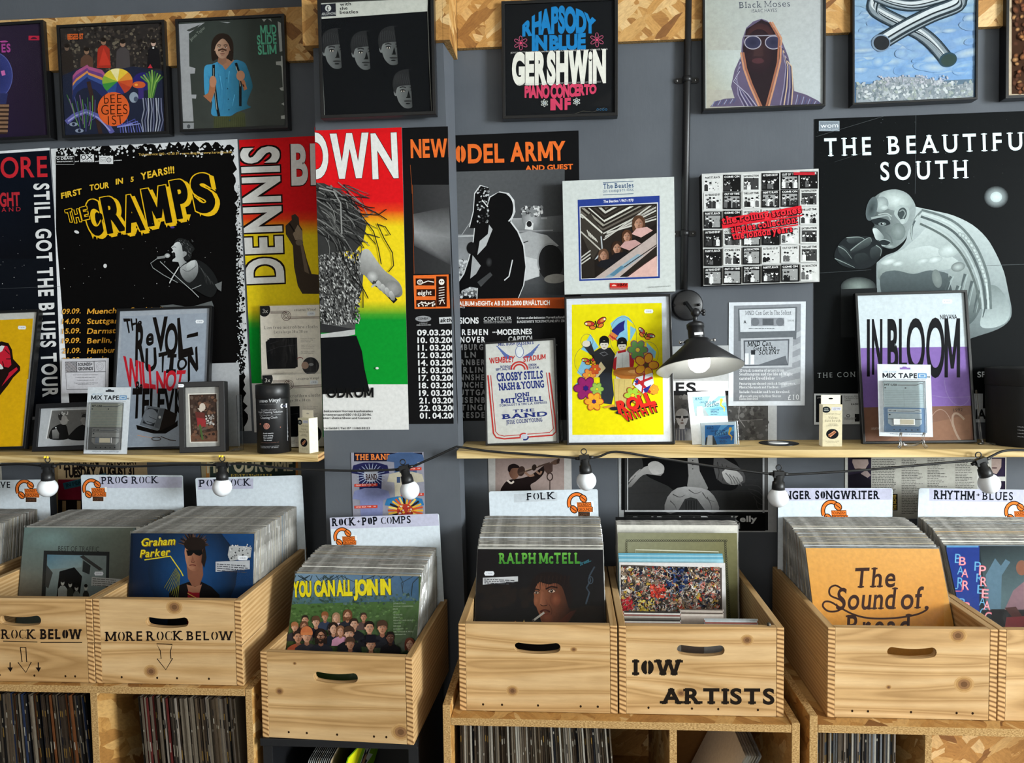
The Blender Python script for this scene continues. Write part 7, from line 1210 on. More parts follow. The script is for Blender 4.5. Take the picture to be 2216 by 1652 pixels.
a.rect(672, 745, 702, 1020, '#bdbcb6'); a.rect(703, 745, 902, 1010, '#26202f'); a.poly([(745, 745), (870, 745), (880, 800), (850, 850), (800, 862), (760, 840), (740, 790)], '#a08e88'); a.rect(735, 745, 895, 765, '#17141a'); a.ell(795, 850, 30, 9, '#5d4a48'); a.poly([(820, 880), (860, 855), (900, 900), (820, 960), (760, 1000), (780, 930)], '#8d7d7a'); a.poly([(703, 900), (800, 880), (900, 940), (900, 1010), (703, 1010)], '#17141c')
for x0, x1, y0, n_, sd in ((910, 1112, 765, 30, 1), (1160, 1345, 760, 34, 2), (1380, 1548, 758, 18, 3), (1618, 1785, 762, 20, 4)): a.lines(x0, y0, x1, n_, 14, 5, '#4d4b48' if x0 > 1000 else '#2b2a29', sd, ragged=.45 if x0 > 1000 else .12)
a.rect(1078, 1060, 1126, 1200, '#17171a'); a.text('THE MOVIE', 1116, 1196, 1112, 1066, 26, '#c9a84a', 'x'); a.rect(1800, 745, 2045, 1030, '#bdbcb6'); a.rect(1925, 750, 2042, 912, '#2a2236'); a.poly([(1925, 760), (2010, 760), (2008, 830), (1970, 890), (1925, 880)], '#a39088'); a.ell(1950, 838, 24, 7, '#5d4a48'); a.rect(1830, 950, 2042, 1030, '#231c2c'); a.poly([(1870, 1030), (1900, 1005), (1980, 1000), (2010, 1030)], '#8d7d78'); finish(a)
a = low('plain dark sheet edge below the small white card at far left', rect4(Q0, (-40, 960), (4, 960), (5, 1120), (-40, 1120)), '#a8a49a'); finish(a)
# ------------------------------------------------------------------ packets, tubes and small goods
def packet(name, label, cat, rc, dep, base, side, group=None, part='card'):
    M, wd, ht = rc; t = thing(name, label, cat, M, group); mb = MB(); mb.box(-wd/2, wd/2, -ht/2, ht/2, -dep, -2e-4, 0, lin(side)); a = Art(M, wd, ht, base, n=0, mb=mb); a.root = t; a.mat = 'print_matt'; return a
def mixtape(label, rc, oy, blue, corners):
    a = packet('usb_blister_pack', label, 'packet', rc, 0.002, '#c9ced3', '#b9bec2', 'USB mix tape packs'); a.unit(); ink = '#1d1f24'; mid = '#5d7a9a' if blue else '#6d6d6c'; pale = '#a9b9bd' if blue else '#a5a598'
    a.poly([(.42, .045), (.46, .045), (.48, .03), (.54, .03), (.56, .045), (.62, .045), (.62, .07), (.42, .07)], '#2d2f33' if not blue else '#7f63a3'); a.text('USB STICK', .1, .115, .36, .115, .022*a.h/a.h, '#7d9ab0', 'r')
    W_ = a.w; 
    def T(s_, x0, y, x1, hh, c, f='b', sh=0): 
        M2 = layout(s_, f); a.k += 1
        for g in M2:
            for tr in g: a.raw([a.uv(x0+(x1-x0)*p[0]+sh*p[1]*hh, y-hh*p[1]) for p in tr], lin(c), sub=tr.sub*.1)
    T('USB STICK', .1, .112, .36, .016, '#7d9ab0', 'r'); T('MIX TAPE', .09, .188, .74, .062, ink, 'x'); a.rect(.755, .122, .92, .19, '#4a7fb0' if blue else '#5a86b0'); a.rect(.775, .135, .9, .178, '#b5c4d0'); a.rect(.8, .148, .875, .166, '#4a7fb0'); T('8GB', .93, .18, .98, .02, ink, 'x'); T("Share a mix-tape with someone you love", .09, .215, .9, .014, '#3a3d44', 'r')
    a.rect(.09, .235, .87, .94, '#8f979b'); a.rect(.105, .245, .855, .6, pale); T('MT-USB', .12, .298, .36, .026, ink, 'x', .1); a.line([(.37, .29), (.72, .287), (.8, .262), (.85, .268)], .012, '#6d6f70')
    for i in range(10): a.line([(.12, .37+i*.024), (.84, .37+i*.024)], .004, '#86918f')
    a.rect(.12, .32, .15, .338, '#44484c'); a.rect(.5, .32, .53, .338, '#44484c'); a.line([(.48, .35), (.48, .6)], .003, '#86918f'); a.poly([(.09, .6), (.87, .6), (.87, .94), (.09, .94)], mid); a.poly([(.17, .62), (.8, .62), (.8, .67), (.17, .67)], '#b3bcc0' if blue else '#8d8d8b'); T('MT-USB', .19, .655, .33, .018, ink, 'x'); a.line([(.35, .65), (.66, .65), (.72, .635), (.78, .65)], .008, '#5d6366'); a.poly([(.17, .68), (.8, .68), (.8, .82), (.74, .86), (.24, .86), (.17, .82)], '#a9b6bd' if blue else '#9c9c99'); a.rect(.19, .69, .22, .71, '#33373c'); a.line([(.17, .76), (.8, .76)], .008, '#33373c')
    for i in range(5): a.ell(.28+i*.11, .905+(i % 2)*.004, .014, .009, '#23272c', n=10)
    T('Offrez-la à votre entourage', .2, .972, .82, .016, '#5d6a7a', 'r'); o = finish_framed(a, 'card'); b = MB(); b.box(-.42*W_, .37*W_, -.445*a.h, .27*a.h, 0.0003, .009); b.build('blister', 'clear_acrylic', a.root, bevel=0.002)
    s_ = MB(); s_.box(-.24*W_, .16*W_, -.345*a.h, -.255*a.h, .0015, .006); st = s_.build('usb_stick', 'chrome', a.root, bevel=.001); l_ = MB(); l_.box(-.12*W_, .13*W_, -.335*a.h, -.265*a.h, .006, .0068); l_.build('stick_label', 'cream_card', st); return a
mixtape('white carded packet with a grey cassette USB stick on the left shelf', rect4(lp(-0.19, SHZL, 9), (194, 836.5), (286.5, 839), (270, 981), (177, 982), snapz=SHZL+.0005), 0, False, None)
mixtape('white carded packet with a blue cassette USB stick on a clear easel', rect4(lp(-0.165, SHZR+.004, 9), (1899.5, 788), (2013, 790), (2020, 946), (1902, 944.5)), 0, True, None)
# clear easel under the blue packet
p0 = PT(1968, 970, Z=SHZR); t = thing('display_easel', 'small clear plastic easel holding the blue cassette packet', 'display stand', Matrix.Translation((p0.x, -0.175, SHZR)))
for sg in (-1, 1): mb = MB(); mb.tube([(sg*.036, -.02, .0035), (sg*.03, -.018, .012), (sg*.03, -.012, .03), (sg*.03, -.020, .043)], [.0045, .0035, .003, .0035], 8); mb.tube([(sg*.03, -.012, .02), (sg*.012, .0, .008), (sg*.01, .03, .003)], .003, 8); mb.build('leg', 'clear_acrylic', t)
mb = MB(); mb.tube([(-.03, -.012, .022), (-.015, -.008, .010), (0, -.006, .008), (.015, -.008, .010), (.03, -.012, .022)], .003, 8); mb.build('brace', 'clear_acrylic', t)
for nm, lb, x, y in (('display_easel', 'clear plastic stand edge between the stadium print and the yellow print', 1216, 958), ('display_easel', 'clear plastic easel with a long leg behind the white, purple and brown print', 2122, 962)):
    p0 = PT(x, y, Z=SHZR); t = thing(nm, lb, 'display stand', Matrix.Translation((p0.x, p0.y, SHZR)), 'clear easels'); mb = MB(); mb.tube([(0, -.012, .004), (0, .0, .02), (-.004, .022, .15)], [.004, .003, .0025], 8); mb.build('leg', 'clear_acrylic', t); mb = MB(); mb.tube([(-.012, -.01, .0035), (.012, -.006, .0035), (.03, -.02, .0035)], .003, 8); mb.build('foot', 'clear_acrylic', t)
p0 = PT(530, 972, Z=SHZL); t = thing('display_easel', 'pale plastic easel standing between the portrait frame and the black tube', 'display stand', Matrix.Translation((p0.x, -0.11, SHZL))); mb = MB(); mb.box(-.009, .007, -.01, -.004, 0, .165); mb.build('back_leg', 'clear_acrylic', t, bevel=.002); mb = MB(); mb.box(-.02, .006, -.04, -.004, 0, .006); mb.build('foot', 'clear_acrylic', t, bevel=.002)
# microfibre packs
def cloths(label, rc, full):
    a = packet('cloth_pack', label, 'packet', rc, 0.006, '#efe7da', '#c9c0b3', 'microfibre cloth packs'); a.unit()
    def T(s_, x0, y, x1, hh, c, f='b', ser=0):
        a.k += 1
        for g in layout(s_, f, 0, ser):
            for tr in g: a.raw([a.uv(x0+(x1-x0)*p[0], y-hh*p[1]) for p in tr], lin(c), sub=tr.sub*.1)
    ink = '#4a433c'; a.ell(.07, .05, .1, .095, '#1b1b1c'); T('3x', .04, .095, .13, .055, '#d9d4ca', 'r')
    for d in (0, .014, .028): a.line([(.17, .075+d), (.4, .075+d), (.44, .09+d*.5)], .006, '#6a5048'); a.line([(.46, .185-d), (.98, .185-d)], .006, '#6a5048')
    for q in (.075, .05, .028): a.ring(.43, .14, q, q*.86, .008, '#5d463e', n=20)
    T('LEGEND', .56, .078, .76, .024, ink, 'r'); T('Vinyl', .77, .078, .92, .036, ink, 'l'); a.tagprice(.84, .118, .07); T('Lint free microfibre cloths', .06, .315, .94, .04, ink, 'l', .06); T('Extra large 38 x 38 cm', .22, .375, .78, .034, ink, 'l', .05)
    a.poly([(.08, .49), (.11, .475), (.11, .46), (.14, .458), (.14, .44), (.6, .44), (.6, .84), (.57, .845), (.56, .86), (.1, .862)], '#141416'); a.line([(.1, .62), (.3, .56), (.58, .54)], .006, '#3a3a3e'); a.line([(.14, .52), (.3, .48)], .005, '#3a3a3e')
    for i, s_ in enumerate(('Keep your LPs dust free', 'while dust attracting', 'static charge')): T(s_, .66, .46+i*.022, .9-i*.04, .012, '#8a8076', 'r')
    for i, s_ in enumerate(('Super soft so it wont', 'scratch or damage the', 'surface of your LPs')): T(s_, .66, .55+i*.022, .9-i*.02, .012, '#8a8076', 'r')
    for i, s_ in enumerate(('Big enough to clean', 'LPs while cleaning')): T(s_, .66, .64+i*.022, .88-i*.02, .012, '#8a8076', 'r')
    a.ell(.81, .83, .14, .12, '#17171a'); a.ell(.72, .82, .06, .05, '#a98a76'); a.ell(.82, .81, .04, .02, '#8d8d8d'); a.ring(.64, .75, .05, .04, .01, '#8a3a34', 200, 340); T('"Music is a world within itself,', .2, .925, .52, .012, '#6a6056', 'r'); T("it's a language we all understand.\" Stevie Wonder", .1, .95, .62, .012, '#6a6056', 'r')
    finish_framed(a, 'card'); b = MB(); b.box(-a.w/2-.003, a.w/2+.003, -a.h/2-.001, a.h/2+.004, -.007, .0015); b.build('cellophane', 'poly_sleeve', a.root); return a
cloths('cream pack of microfibre cloths standing upper and behind, topped by a black 3x badge', rect4(leanp(-0.035, SHZL+.12, 2), (561, 662), (693, 660.5), (699, 818), (568, 822)), 1)
cloths('cream pack of microfibre cloths half hidden by the black tube and dust brush box', rect4(leanp(-0.075, SHZL, 6), (568, 822), (701, 817), (703, 975), (570, 978), snapz=SHZL+.0012), 0)
# black cleaning tube
def tube_art(o_, pts): pass
pc = PT(594, 977, Z=SHZL); pc.y = -0.15; x_ = PT(594, 977, Y=-0.15).x; t = thing('cleaning_tube', 'black cardboard tube of vinyl cleaning solution with a pink spiral on the left shelf', 'tube', Matrix.Translation((x_, -0.15, SHZL)), 'black cardboard tubes')
R_ = 0.0475; H_ = 0.197
MB().lathe([(0, 0.0005), (R_-.002, 0.0005), (R_, 0.002), (R_, H_-.04)], 48).build('tube_body', 'black_satin', t); MB().lathe([(R_, H_-.0395), (R_+.0006, H_-.039), (R_+.0006, H_-.002), (R_-.002, H_), (R_-.004, H_-.003), (0, H_-.003)], 48).build('lid', 'black_satin', t)
M_ = Matrix.Translation((x_, -0.15-R_-.0004, SHZL)) @ Matrix.Rotation(math.pi/2, 4, 'X'); a = Art(M_, R_*2.6, H_*2, None, n=0); a.O = M_.translation; a.reg(540, 640, 4.589)
P2 = '#c98a78'; WH = '#c3c4c6'
a.text('LEGEND', 86, 1062, 180, 1060, 20, WH, 'b'); a.text('Vinyl', 186, 1062, 294, 1056, 34, WH, 'b', sh=.2); a.text('Everything for vinyl records', 90, 1086, 280, 1084, 8, '#6a6a6c', 'r'); a.text('No residue advanced', 110, 1142, 258, 1140, 11, '#a9a9ab', 'b'); a.text('Vinyl Cleaning Solution', 66, 1170, 322, 1166, 20, WH, 'r'); a.text('Makes huge 200 ml free microfibre', 88, 1192, 306, 1190, 9, '#a9a9ab', 'r'); a.text('Cleaning Cloth', 104, 1226, 270, 1222, 22, WH, 'r')
for d, c in ((0, P2), (9, '#8a5a4c')): a.line([(90, 1275+d), (170, 1272+d)], 5, c); a.line([(168, 1322-d*.6), (304, 1316-d)], 5, c); 
for q in (28, 17, 8): a.ring(168, 1297, q, q, 5, P2, n=18)
for i, s_ in enumerate(('Anti-static', 'Quick drying', 'No residue', 'No smear')): a.text(s_, 132+i*3, 1375+i*23, 235-i*4, 1373+i*23, 13, WH, 'b')
a.text('Everything you need for LP', 110, 1466, 284, 1464, 9, '#7a5a50', 'r'); a.text('Complete natural record care', 100, 1502, 286, 1500, 9, '#9a9a9c', 'b'); a.text('suitable for all discs', 104, 1516, 280, 1514, 9, '#9a9a9c', 'b'); a.tagprice(346, 1102, 48); a.poly([(378, 1080), (410, 1072), (412, 1460), (382, 1455)], '#0d0d0e'); a.outline([(378, 1080), (408, 1074), (410, 1460), (382, 1455)], 4, '#b9b9bb')
for i, c in enumerate('IOW FREE'): a.rect(386, 1120+i*40, 404, 1140+i*40, '#b9b9bb') if c != ' ' else None
a.line([(404, 970), (404, 1070)], 5, '#b98a78'); a.line([(404, 1470), (404, 1540)], 5, '#b98a78')
for i, v in enumerate(a.mb.v):      # bend the print onto the tube
    ang = v[0]/R_; a.mb.v[i] = (math.sin(ang)*(R_+.0007+v[2]), v[1], math.cos(ang)*(R_+.0007+v[2])-R_-.0004)
a.mb.build('wrap_print', ['print_matt'], t, t.matrix_world.inverted() @ M_)
# second black tube at the right edge
x_ = PT(2225, 970, Y=-0.12).x; R_ = 0.098
t = thing('cleaning_tube', 'wide dark cylindrical box cut off by the right edge of the shelf', 'tube', Matrix.Translation((x_, -0.105, SHZR)), 'black cardboard tubes'); MB().lathe([(0, .0005), (R_-.006, .0005), (R_-.005, .001), (R_, 0.165)], 48).build('tube_body', 'black_matt', t); MB().lathe([(R_, .1655), (R_+.001, .166), (R_+.001, 0.209), (R_-.002, .212), (0, .212)], 48).build('lid', 'black_matt', t)
M_ = Matrix.Translation((x_, -0.105-R_-.0012, SHZR)) @ Matrix.Rotation(math.pi/2, 4, 'X'); a = Art(M_, R_*2, .5, None); a.reg(1656, 800, 3.934); a.tagprice(1968, 172, 18); 
for i in range(4): a.text('Made for records'[:16-i*2], 2178, 500+i*28, 2330-i*20, 500+i*28, 9, '#b9b9bb', 'r')
for i, v in enumerate(a.mb.v): ang = v[0]/R_; a.mb.v[i] = (math.sin(ang)*(R_+.0014), v[1], math.cos(ang)*(R_+.0014)-R_-.0012+.0004)
a.mb.build('price_sticker', ['print_matt'], t, t.matrix_world.inverted() @ M_)
# velvet brush boxes
def brushbox(label, x, y, yb, z, wd, ht, dp, yaw):
    p = PT(x, y, Y=yb); t = thing('brush_box', label, 'box', Matrix.Translation((p.x, yb, z)) @ Matrix.Rotation(yaw, 4, 'Z'), 'velvet dust brush boxes'); hb = ht*.82
    M_ = Matrix.Translation((0, -dp/2, hb/2)) @ Matrix.Rotation(math.pi/2, 4, 'X'); mb = MB(); mb.box(-wd/2, wd/2, -hb/2, hb/2, -dp, -2e-4, 0, lin('#e3dcc4')); a = Art(t.matrix_world @ M_, wd, hb, '#cdc3a4', mb=mb); a.unit()
    def T(s_, x0, y_, x1, hh, c, f='b', ser=0):
        a.k += 1
        for g in layout(s_, f, 0, ser):
            for tr in g: a.raw([a.uv(x0+(x1-x0)*p_[0], y_-hh*p_[1]) for p_ in tr], lin(c), sub=tr.sub*.1)
    a.ell(.17, .12, .22, .075, '#1b2023'); T('Anti', .07, .11, .27, .025, '#cfd0c8'); T('static', .06, .145, .3, .025, '#cfd0c8'); a.poly([(.45, .06), (.95, .06), (.95, .14), (.45, .14)], '#c3c3cc'); T('£7.99', .55, .125, .88, .045, '#6a6a7a', 'r'); T('LEGEND Vinyl', .1, .235, .9, .025, '#5a5346', 'r'); T('Velvet', .28, .34, .75, .055, '#5a5346', 'l', .06); T('dust brush', .1, .41, .92, .055, '#5a5346', 'l', .06)
    T('Ideal record', .3, .465, .7, .016, '#6a6356'); T('velvet pad', .25, .49, .75, .016, '#6a6356'); T('safe for all discs', .18, .515, .82, .016, '#6a6356'); a.ell(.5, .7, .32, .12, '#17171a'); a.poly([(.28, .72), (.6, .62), (.7, .66), (.4, .78)], '#c98a66'); a.line([(.3, .75), (.66, .65)], .04, '#8a5a42'); T('For best care of your', .14, .88, .86, .016, '#6a6356', 'r'); T('vinyl records', .25, .91, .75, .016, '#6a6356', 'r')
    a.mb.build('carton', ['print_matt'], t, M_); b = MB(); sl = [(math.cos(q)*wd*.12, ht-hb-.010+math.sin(q)*.0022) for q in [6.283*j/12 for j in range(12)]]; b.prism([(-wd/2, 0), (wd/2, 0), (wd/2, ht-hb), (-wd/2, ht-hb)], -.0006, 0, holes=[sl]); b.build('hang_tab', 'cream_card', t, Matrix.Translation((0, dp*.0, hb)) @ Matrix.Rotation(math.pi/2, 4, 'X'))
brushbox('cream velvet dust brush box beside the black tube on the left shelf', 668, 976, -0.165, SHZL+.0005, .0405, .122, .036, math.radians(-24))
brushbox('pale yellow velvet dust brush box standing alone on the right shelf', 1797, 960, -0.13, SHZR+.0005, .0525, .142, .03, 0)
# card, cassette, small disc
a = packet('promo_card', 'white card with a pale blue cassette label propped under the lamp', 'card', rect4(lp(-0.10, SHZR, 10, 4, (1535, 950)), (1486, 829), (1565, 826), (1584, 936), (1500, 944), snapz=SHZR+.0005), 0.0008, '#d5dade', '#c9ced2'); a.reg(1400, 600, 4.129)
def tapeart(a, q, pale):
    B1, B2, B3 = ('#79a8bd', '#a3c3cc', '#5f97b5') if pale else ('#1f6fb0', '#5aa5d5', '#154f92'); a.poly([q(0, 0), q(1, 0), q(1, 1), q(0, 1)], B1); a.poly([q(.3, .6), q(1, .05), q(1, .3)], B2); a.poly([q(.3, .62), q(.55, 0), q(.8, 0)], B2); a.poly([q(.35, .66), q(1, .48), q(1, .7)], B3)
    a.poly([q(0, 1), q(.04, .62), q(.3, .55), q(.42, 1)], '#23282c' if not pale else '#8d9a9c'); a.poly([q(.06, 1), q(.1, .52), q(.26, .5), q(.26, 1)], '#c3c8ca'); a.ell(*q(.87, .2), 14, 16, '#e0b23a'); a.line([q(.86, .25), q(.82, .45), q(.92, .6), q(.9, .78)], 20, '#e0b23a', taper=.4)
    a.text('M.N.D.', *q(.06, .2), *q(.3, .19), 24, '#131b28', 'b', serif=.1, sh=.2); a.text('can get in the', *q(.2, .34), *q(.68, .32), 18, '#131b28', 'b', serif=.1, sh=.2); a.text('SOLENT', *q(.33, .53), *q(.76, .5), 26, '#131b28', 'b', serif=.1, sh=.2); a.lines(*q(.5, .68), q(.78, .7)[0], 4, 13, 5, '#2b3a4a', 4)
tapeart(a, lambda u, v: (403+u*295+v*28, 1066-u*2+v*176), True); finish_framed(a, 'card')
p0 = PT(1556, 968, Z=SHZR); M_, wd, ht = rect4(lp(p0.y-.0, SHZR, 6), (1515, 915), (1599, 911), (1598, 964), (1514, 968), snapz=SHZR+.0016); t = thing('cassette', 'boxed cassette with blue seahorse label leaning on the white card', 'cassette', M_)
a = Art(M_, wd-.010, ht-.006, '#c3d2da', n=-.004, thick=.008); a.reg(1400, 600, 4.129); tapeart(a, lambda u, v: (520+u*262, 1325-u*4+v*176), False); a.mb.build('inlay_card', ['print_gloss'], t); MB().box(-wd/2, wd/2, -ht/2, ht/2, -.0145, 0.0).build('case', 'clear_acrylic', t, bevel=.0015)
p0 = PT(1686, 959, Z=SHZR+.002); t = thing('vinyl_single', 'small black vinyl disc with a white label lying on the right shelf', 'record', Matrix.Translation((p0.x, p0.y+.004, SHZR))); MB().lathe([(0, .0003), (.054, .0003), (.0555, .001), (.054, .0018), (.03, .0017), (0, .0017)], 48).build('disc', 'vinyl_black', t); MB().lathe([(0, .00172), (.027, .00172), (.027, .0021), (.004, .0021)], 36, caps=False).build('disc_label', 'white_card', t)
# ------------------------------------------------------------------ genre cards in the crates
GRP = 'white genre cards'
def divider(label, tl, tr, y, h, art):
    a = Art(*rect4(wallp(y), tl, tr, (tr[0], tr[1]+10), (tl[0], tl[1]+10), 'top')[:2], h, None)
    M, wd, _ = rect4(wallp(y), tl, tr, (tr[0], tr[1]+10), (tl[0], tl[1]+10), 'top'); c = M.translation + M.col[1].xyz*(wd/2-h/2); M.translation = c
    mb = MB(); r_ = .006; P_ = [(-wd/2, -h/2), (wd/2, -h/2)]
    for cx, s0 in ((wd/2-r_, 0), (-wd/2+r_, 90)):
        for i in range(6): q = math.radians(s0+18*i); P_.append((cx+r_*math.cos(q), h/2-r_+r_*math.sin(q)))
    mb.prism(P_, -.0022, 0, 0, lin('#d4dde4')); a = Art(M, wd, h, None, n=1e-5, mb=mb); art(a); o = a.mb.build('genre_card', ['print_gloss'], None, M); return tag(o, label, 'divider card', GRP)
def strip(a, x0, y0, x1, y1, x2, y2, x3, y3): a.poly([(x0, y0), (x1, y1), (x2, y2), (x3, y3)], '#bcbcd0')
def d1(a): a.text('WAVE', -33, 1056, 22, 1056, 13, '#191b22', 'b', serif=.1); RG(a, 0, 2); a.logo(135, 935, 200)
divider('white genre card ending in AVE with an orange headphone sticker, at the left edge', (-118, 1041), (104, 1038), -0.10, .30, d1)
def d2(a): strip(a, 215, 1032, 395, 1033, 393, 1056, 215, 1057); a.text('PROG', 219, 1048, 276, 1046, 15, '#1d1f2a', 'b', serif=.1, split=True); a.text('ROCK', 284, 1047, 343, 1046, 15, '#1d1f2a', 'b', serif=.1, split=True); RG(a, 0, 2); a.logo(705, 928, 200)
divider('white genre card lettered PROG ROCK with an orange headphone sticker', (175, 1028), (395, 1029), -0.105, .30, d2)
def d3(a): strip(a, 428, 1038, 548, 1036, 548, 1058, 428, 1060); a.text('POP', 430, 1054, 474, 1053, 15, '#1d1f2a', 'b', serif=.1, split=True); a.text('ROCK', 482, 1053, 543, 1051, 15, '#1d1f2a', 'b', serif=.1, split=True)
divider('white genre card lettered POP ROCK behind a globe bulb', (422.5, 1035), (653, 1029), -0.0995, .30, d3)
def d4(a): strip(a, 713, 1121, 948, 1112, 950, 1138, 715, 1146); a.text('ROCK', 718, 1139, 770, 1137, 16, '#14161d', 'x', serif=.1, split=True); a.text('+', 773, 1133, 780, 1132, 7, '#14161d', 'x'); a.text('POP', 783, 1137, 817, 1135, 16, '#14161d', 'x', serif=.1, split=True); a.text('COMPS', 825, 1135, 889, 1132, 15, '#14161d', 'b', serif=.1, split=True); RG(a, 1, 2); a.logo(680, 1345, 190)
divider('white genre card lettered ROCK+POP COMPS in front of the pilaster', (713.5, 1121), (949.5, 1112), -0.2035, .30, d4)
def d5(a): a.text('FOLK', 1139, 1083, 1202, 1080, 15, '#191b22', 'b', serif=.1, split=True); a.poly([(1112, 1070), (1206, 1066), (1206, 1084), (1112, 1088)], '#c3cad0'); a.text('FOLK', 1139, 1083, 1202, 1080, 15, '#191b22', 'b', serif=.1, split=True); RG(a, 2, 2); a.logo(505, 1045, 215)
divider('white genre card lettered FOLK with an orange headphone sticker at its right', (1058, 1064), (1293.5, 1059), -0.108, .30, d5)
def d6(a): strip(a, 1680, 1057, 1930, 1058, 1930, 1082, 1680, 1084); a.text('SINGER', 1682, 1081, 1755, 1080, 17, '#14161d', 'x', serif=.1); a.text('SONGWRITER', 1764, 1080, 1904, 1080, 17, '#14161d', 'x', serif=.1, split=True); RG(a, 3, 2); a.logo(480, 1110, 225)
divider('white genre card lettered SINGER SONGWRITER behind a globe bulb', (1684, 1057), (1932, 1057), -0.108, .30, d6)
def d7(a): strip(a, 2011, 1058, 2216, 1061, 2216, 1088, 2011, 1084); a.text('RHYTHM', 2020, 1080, 2110, 1082, 18, '#14161d', 'x', serif=.1, split=True); a.text('+', 2113, 1075, 2121, 1075, 7, '#14161d', 'x'); a.text('BLUES', 2125, 1082, 2192, 1083, 17, '#14161d', 'b', serif=.1); RG(a, 3, 2); a.logo(2040, 1120, 215)
divider('white genre card lettered RHYTHM+BLUES, at the right edge', (1988.5, 1057), (2245, 1061), -0.10, .30, d7)
# ------------------------------------------------------------------ front sleeves
YAWS = {'comps': math.radians(-3)}
def front(label, tl, tr, yt, lean, base, hgt=None, plastic=True, name='record', cat='record', part='sleeve', crate=None, fit=None):
    if hgt is None: yt = FRY.get(crate) or front_y(tl, tr)
    zt = PT((tl[0]+tr[0])/2, (tl[1]+tr[1])/2, yt).z; yw = math.degrees(CRATES[crate][5].rotation_euler.z if False else YAWS.get(crate, 0)); lean = lean_for(zt, LIFT[crate]) if crate else lean; pl = leanp(yt, zt, lean, yw, PT((tl[0]+tr[0])/2, (tl[1]+tr[1])/2, yt).x); M, wd, ht = rect4(pl, tl, tr, (tr[0], tr[1]+50), (tl[0], tl[1]+50), 'top')
    if hgt: c = M.translation + M.col[1].xyz*(ht/2-hgt/2); M.translation = c; ht = hgt
    else: M.translation = M.translation + M.col[1].xyz*(ht/2-0.1605); ht = 0.321
    if fit:
        x0, zc, yf, cw, dep, ct = CRATES[fit]; wd = min(wd, cw-.033-.008); c = M.translation; c.x = min(max(c.x, x0+.0175+wd/2+.003), x0+cw-.0175-wd/2-.003); M = frame_mat(c, Vector((1, 0, 0)), M.col[2].xyz)
    if crate:
        x0, zc, yf, cw, dep, ct = CRATES[crate]; c = M.translation; lo, hi = x0+0.0165+wd/2+.004, x0+cw-0.0165-wd/2-.004; c.x = min(max(c.x, min(lo, hi)), max(lo, hi)) if lo < hi else x0+cw/2; c.x = c.x if not yw else x0+cw/2-math.tan(math.radians(yw))*(c.y-yf); M = frame_mat(c, Vector((math.cos(math.radians(yw)), math.sin(math.radians(yw)), 0)), M.col[2].xyz)
    t = thing(name, label, cat, M, None); a = Art(M, wd, ht, base, n=0.0, thick=.003); a.root = t; a.mat = 'print_gloss'; a.part = part; a.pl = plastic; return a
def done(a):
    a.mb.build(a.part, [a.mat], a.root)
    if a.pl: MB().box(-a.w/2-.0015, a.w/2+.0015, -a.h/2, a.h/2+.006, -.0042, .0012).build('plastic_sleeve', 'poly_sleeve', a.root)
a = front('grey green record sleeve of four men before a dark house gable', *FR['prog'], -0.352, 6, '#6f7c78', crate='prog'); a.reg(0, 1000, 5.163)
a.grad([(240, 735), (1490, 735), (1470, 1600), (200, 1600)], ['#6f8480', '#757a6c', '#5f5a4e', '#6d6154']); a.ell(560, 860, 260, 130, '#7d9490', edge='#6f7d79'); a.text('BEST OF TRAFFIC', 650, 998, 1106, 1004, 56, '#2b2c2b', 'l')
a.poly([(490, 992), (1224, 1006), (1210, 1600), (458, 1600)], '#292a29'); a.poly([(528, 1036), (1190, 1050), (1175, 1600), (505, 1600)], '#7b8684'); a.grad([(528, 1036), (930, 1044), (910, 1180), (528, 1200)], ['#55788a', '#7d9aa2', '#8b9b9a', '#6f8a90']); a.poly([(930, 1044), (1150, 1200), (1110, 1215), (890, 1060)], '#3c3b38'); a.poly([(930, 1100), (1012, 1160), (1000, 1260), (920, 1225)], '#2e302f'); a.poly([(520, 1150), (590, 1240), (540, 1415), (505, 1390)], '#40413e'); a.poly([(665, 1225), (830, 1178), (918, 1280), (890, 1500), (630, 1520)], '#151514')
for x, y, w_, c in ((700, 1330, 56, '#9a9d98'), (785, 1350, 40, '#33352f'), (855, 1390, 42, '#6d7069'), (960, 1385, 38, '#2d2e2c')): a.poly([(x-w_, 1600), (x-w_*.9, y+90), (x-w_*.4, y+55), (x+w_*.4, y+55), (x+w_*.9, y+90), (x+w_, 1600)], c); a.ell(x, y+18, 20, 34, '#b3b1a8'); a.ell(x, y, 20, 20, '#1e1d1b')
a.tagprice(1105, 1248, 52); a.poly([(1026, 1285), (1374, 1312), (1365, 1400), (1018, 1385)], '#b3b2ae'); a.lines(1036, 1302, 1350, 4, 24, 8, '#55544f', 5, .07); done(a)
a = front('blue record sleeve of a man in sunglasses and red striped tie', *FR['pop'], -0.452, 8, '#131d2c', crate='pop'); RG(a, 0, 2)
a.grad([(1130, 1380), (2200, 1380), (2200, 2260), (1130, 2260)], ['#16243c', '#1b4a80', '#0d1118', '#141c2c']); a.ell(1640, 1720, 380, 420, '#1c5088', edge='#15243a')
for i in range(5): c = ['#8a6a1a', '#e0c21e'][i > 0]; 
a.text('Graham', 1206, 1510, 1492, 1496, 64, '#8d6f14', 'x', sh=.25); a.text('Graham', 1200, 1505, 1486, 1490, 64, '#e3cf2a', 'b', sh=.25); a.text('Parker', 1196, 1606, 1448, 1588, 62, '#8d6f14', 'x', sh=.25); a.text('Parker', 1190, 1600, 1442, 1582, 62, '#e3cf2a', 'b', sh=.25); a.line([(1230, 1622), (1350, 1605), (1450, 1590), (1540, 1720), (1560, 1760)], 9, '#e3cf2a'); a.line([(1230, 1444), (1205, 1470), (1230, 1500)], 9, '#e3cf2a')
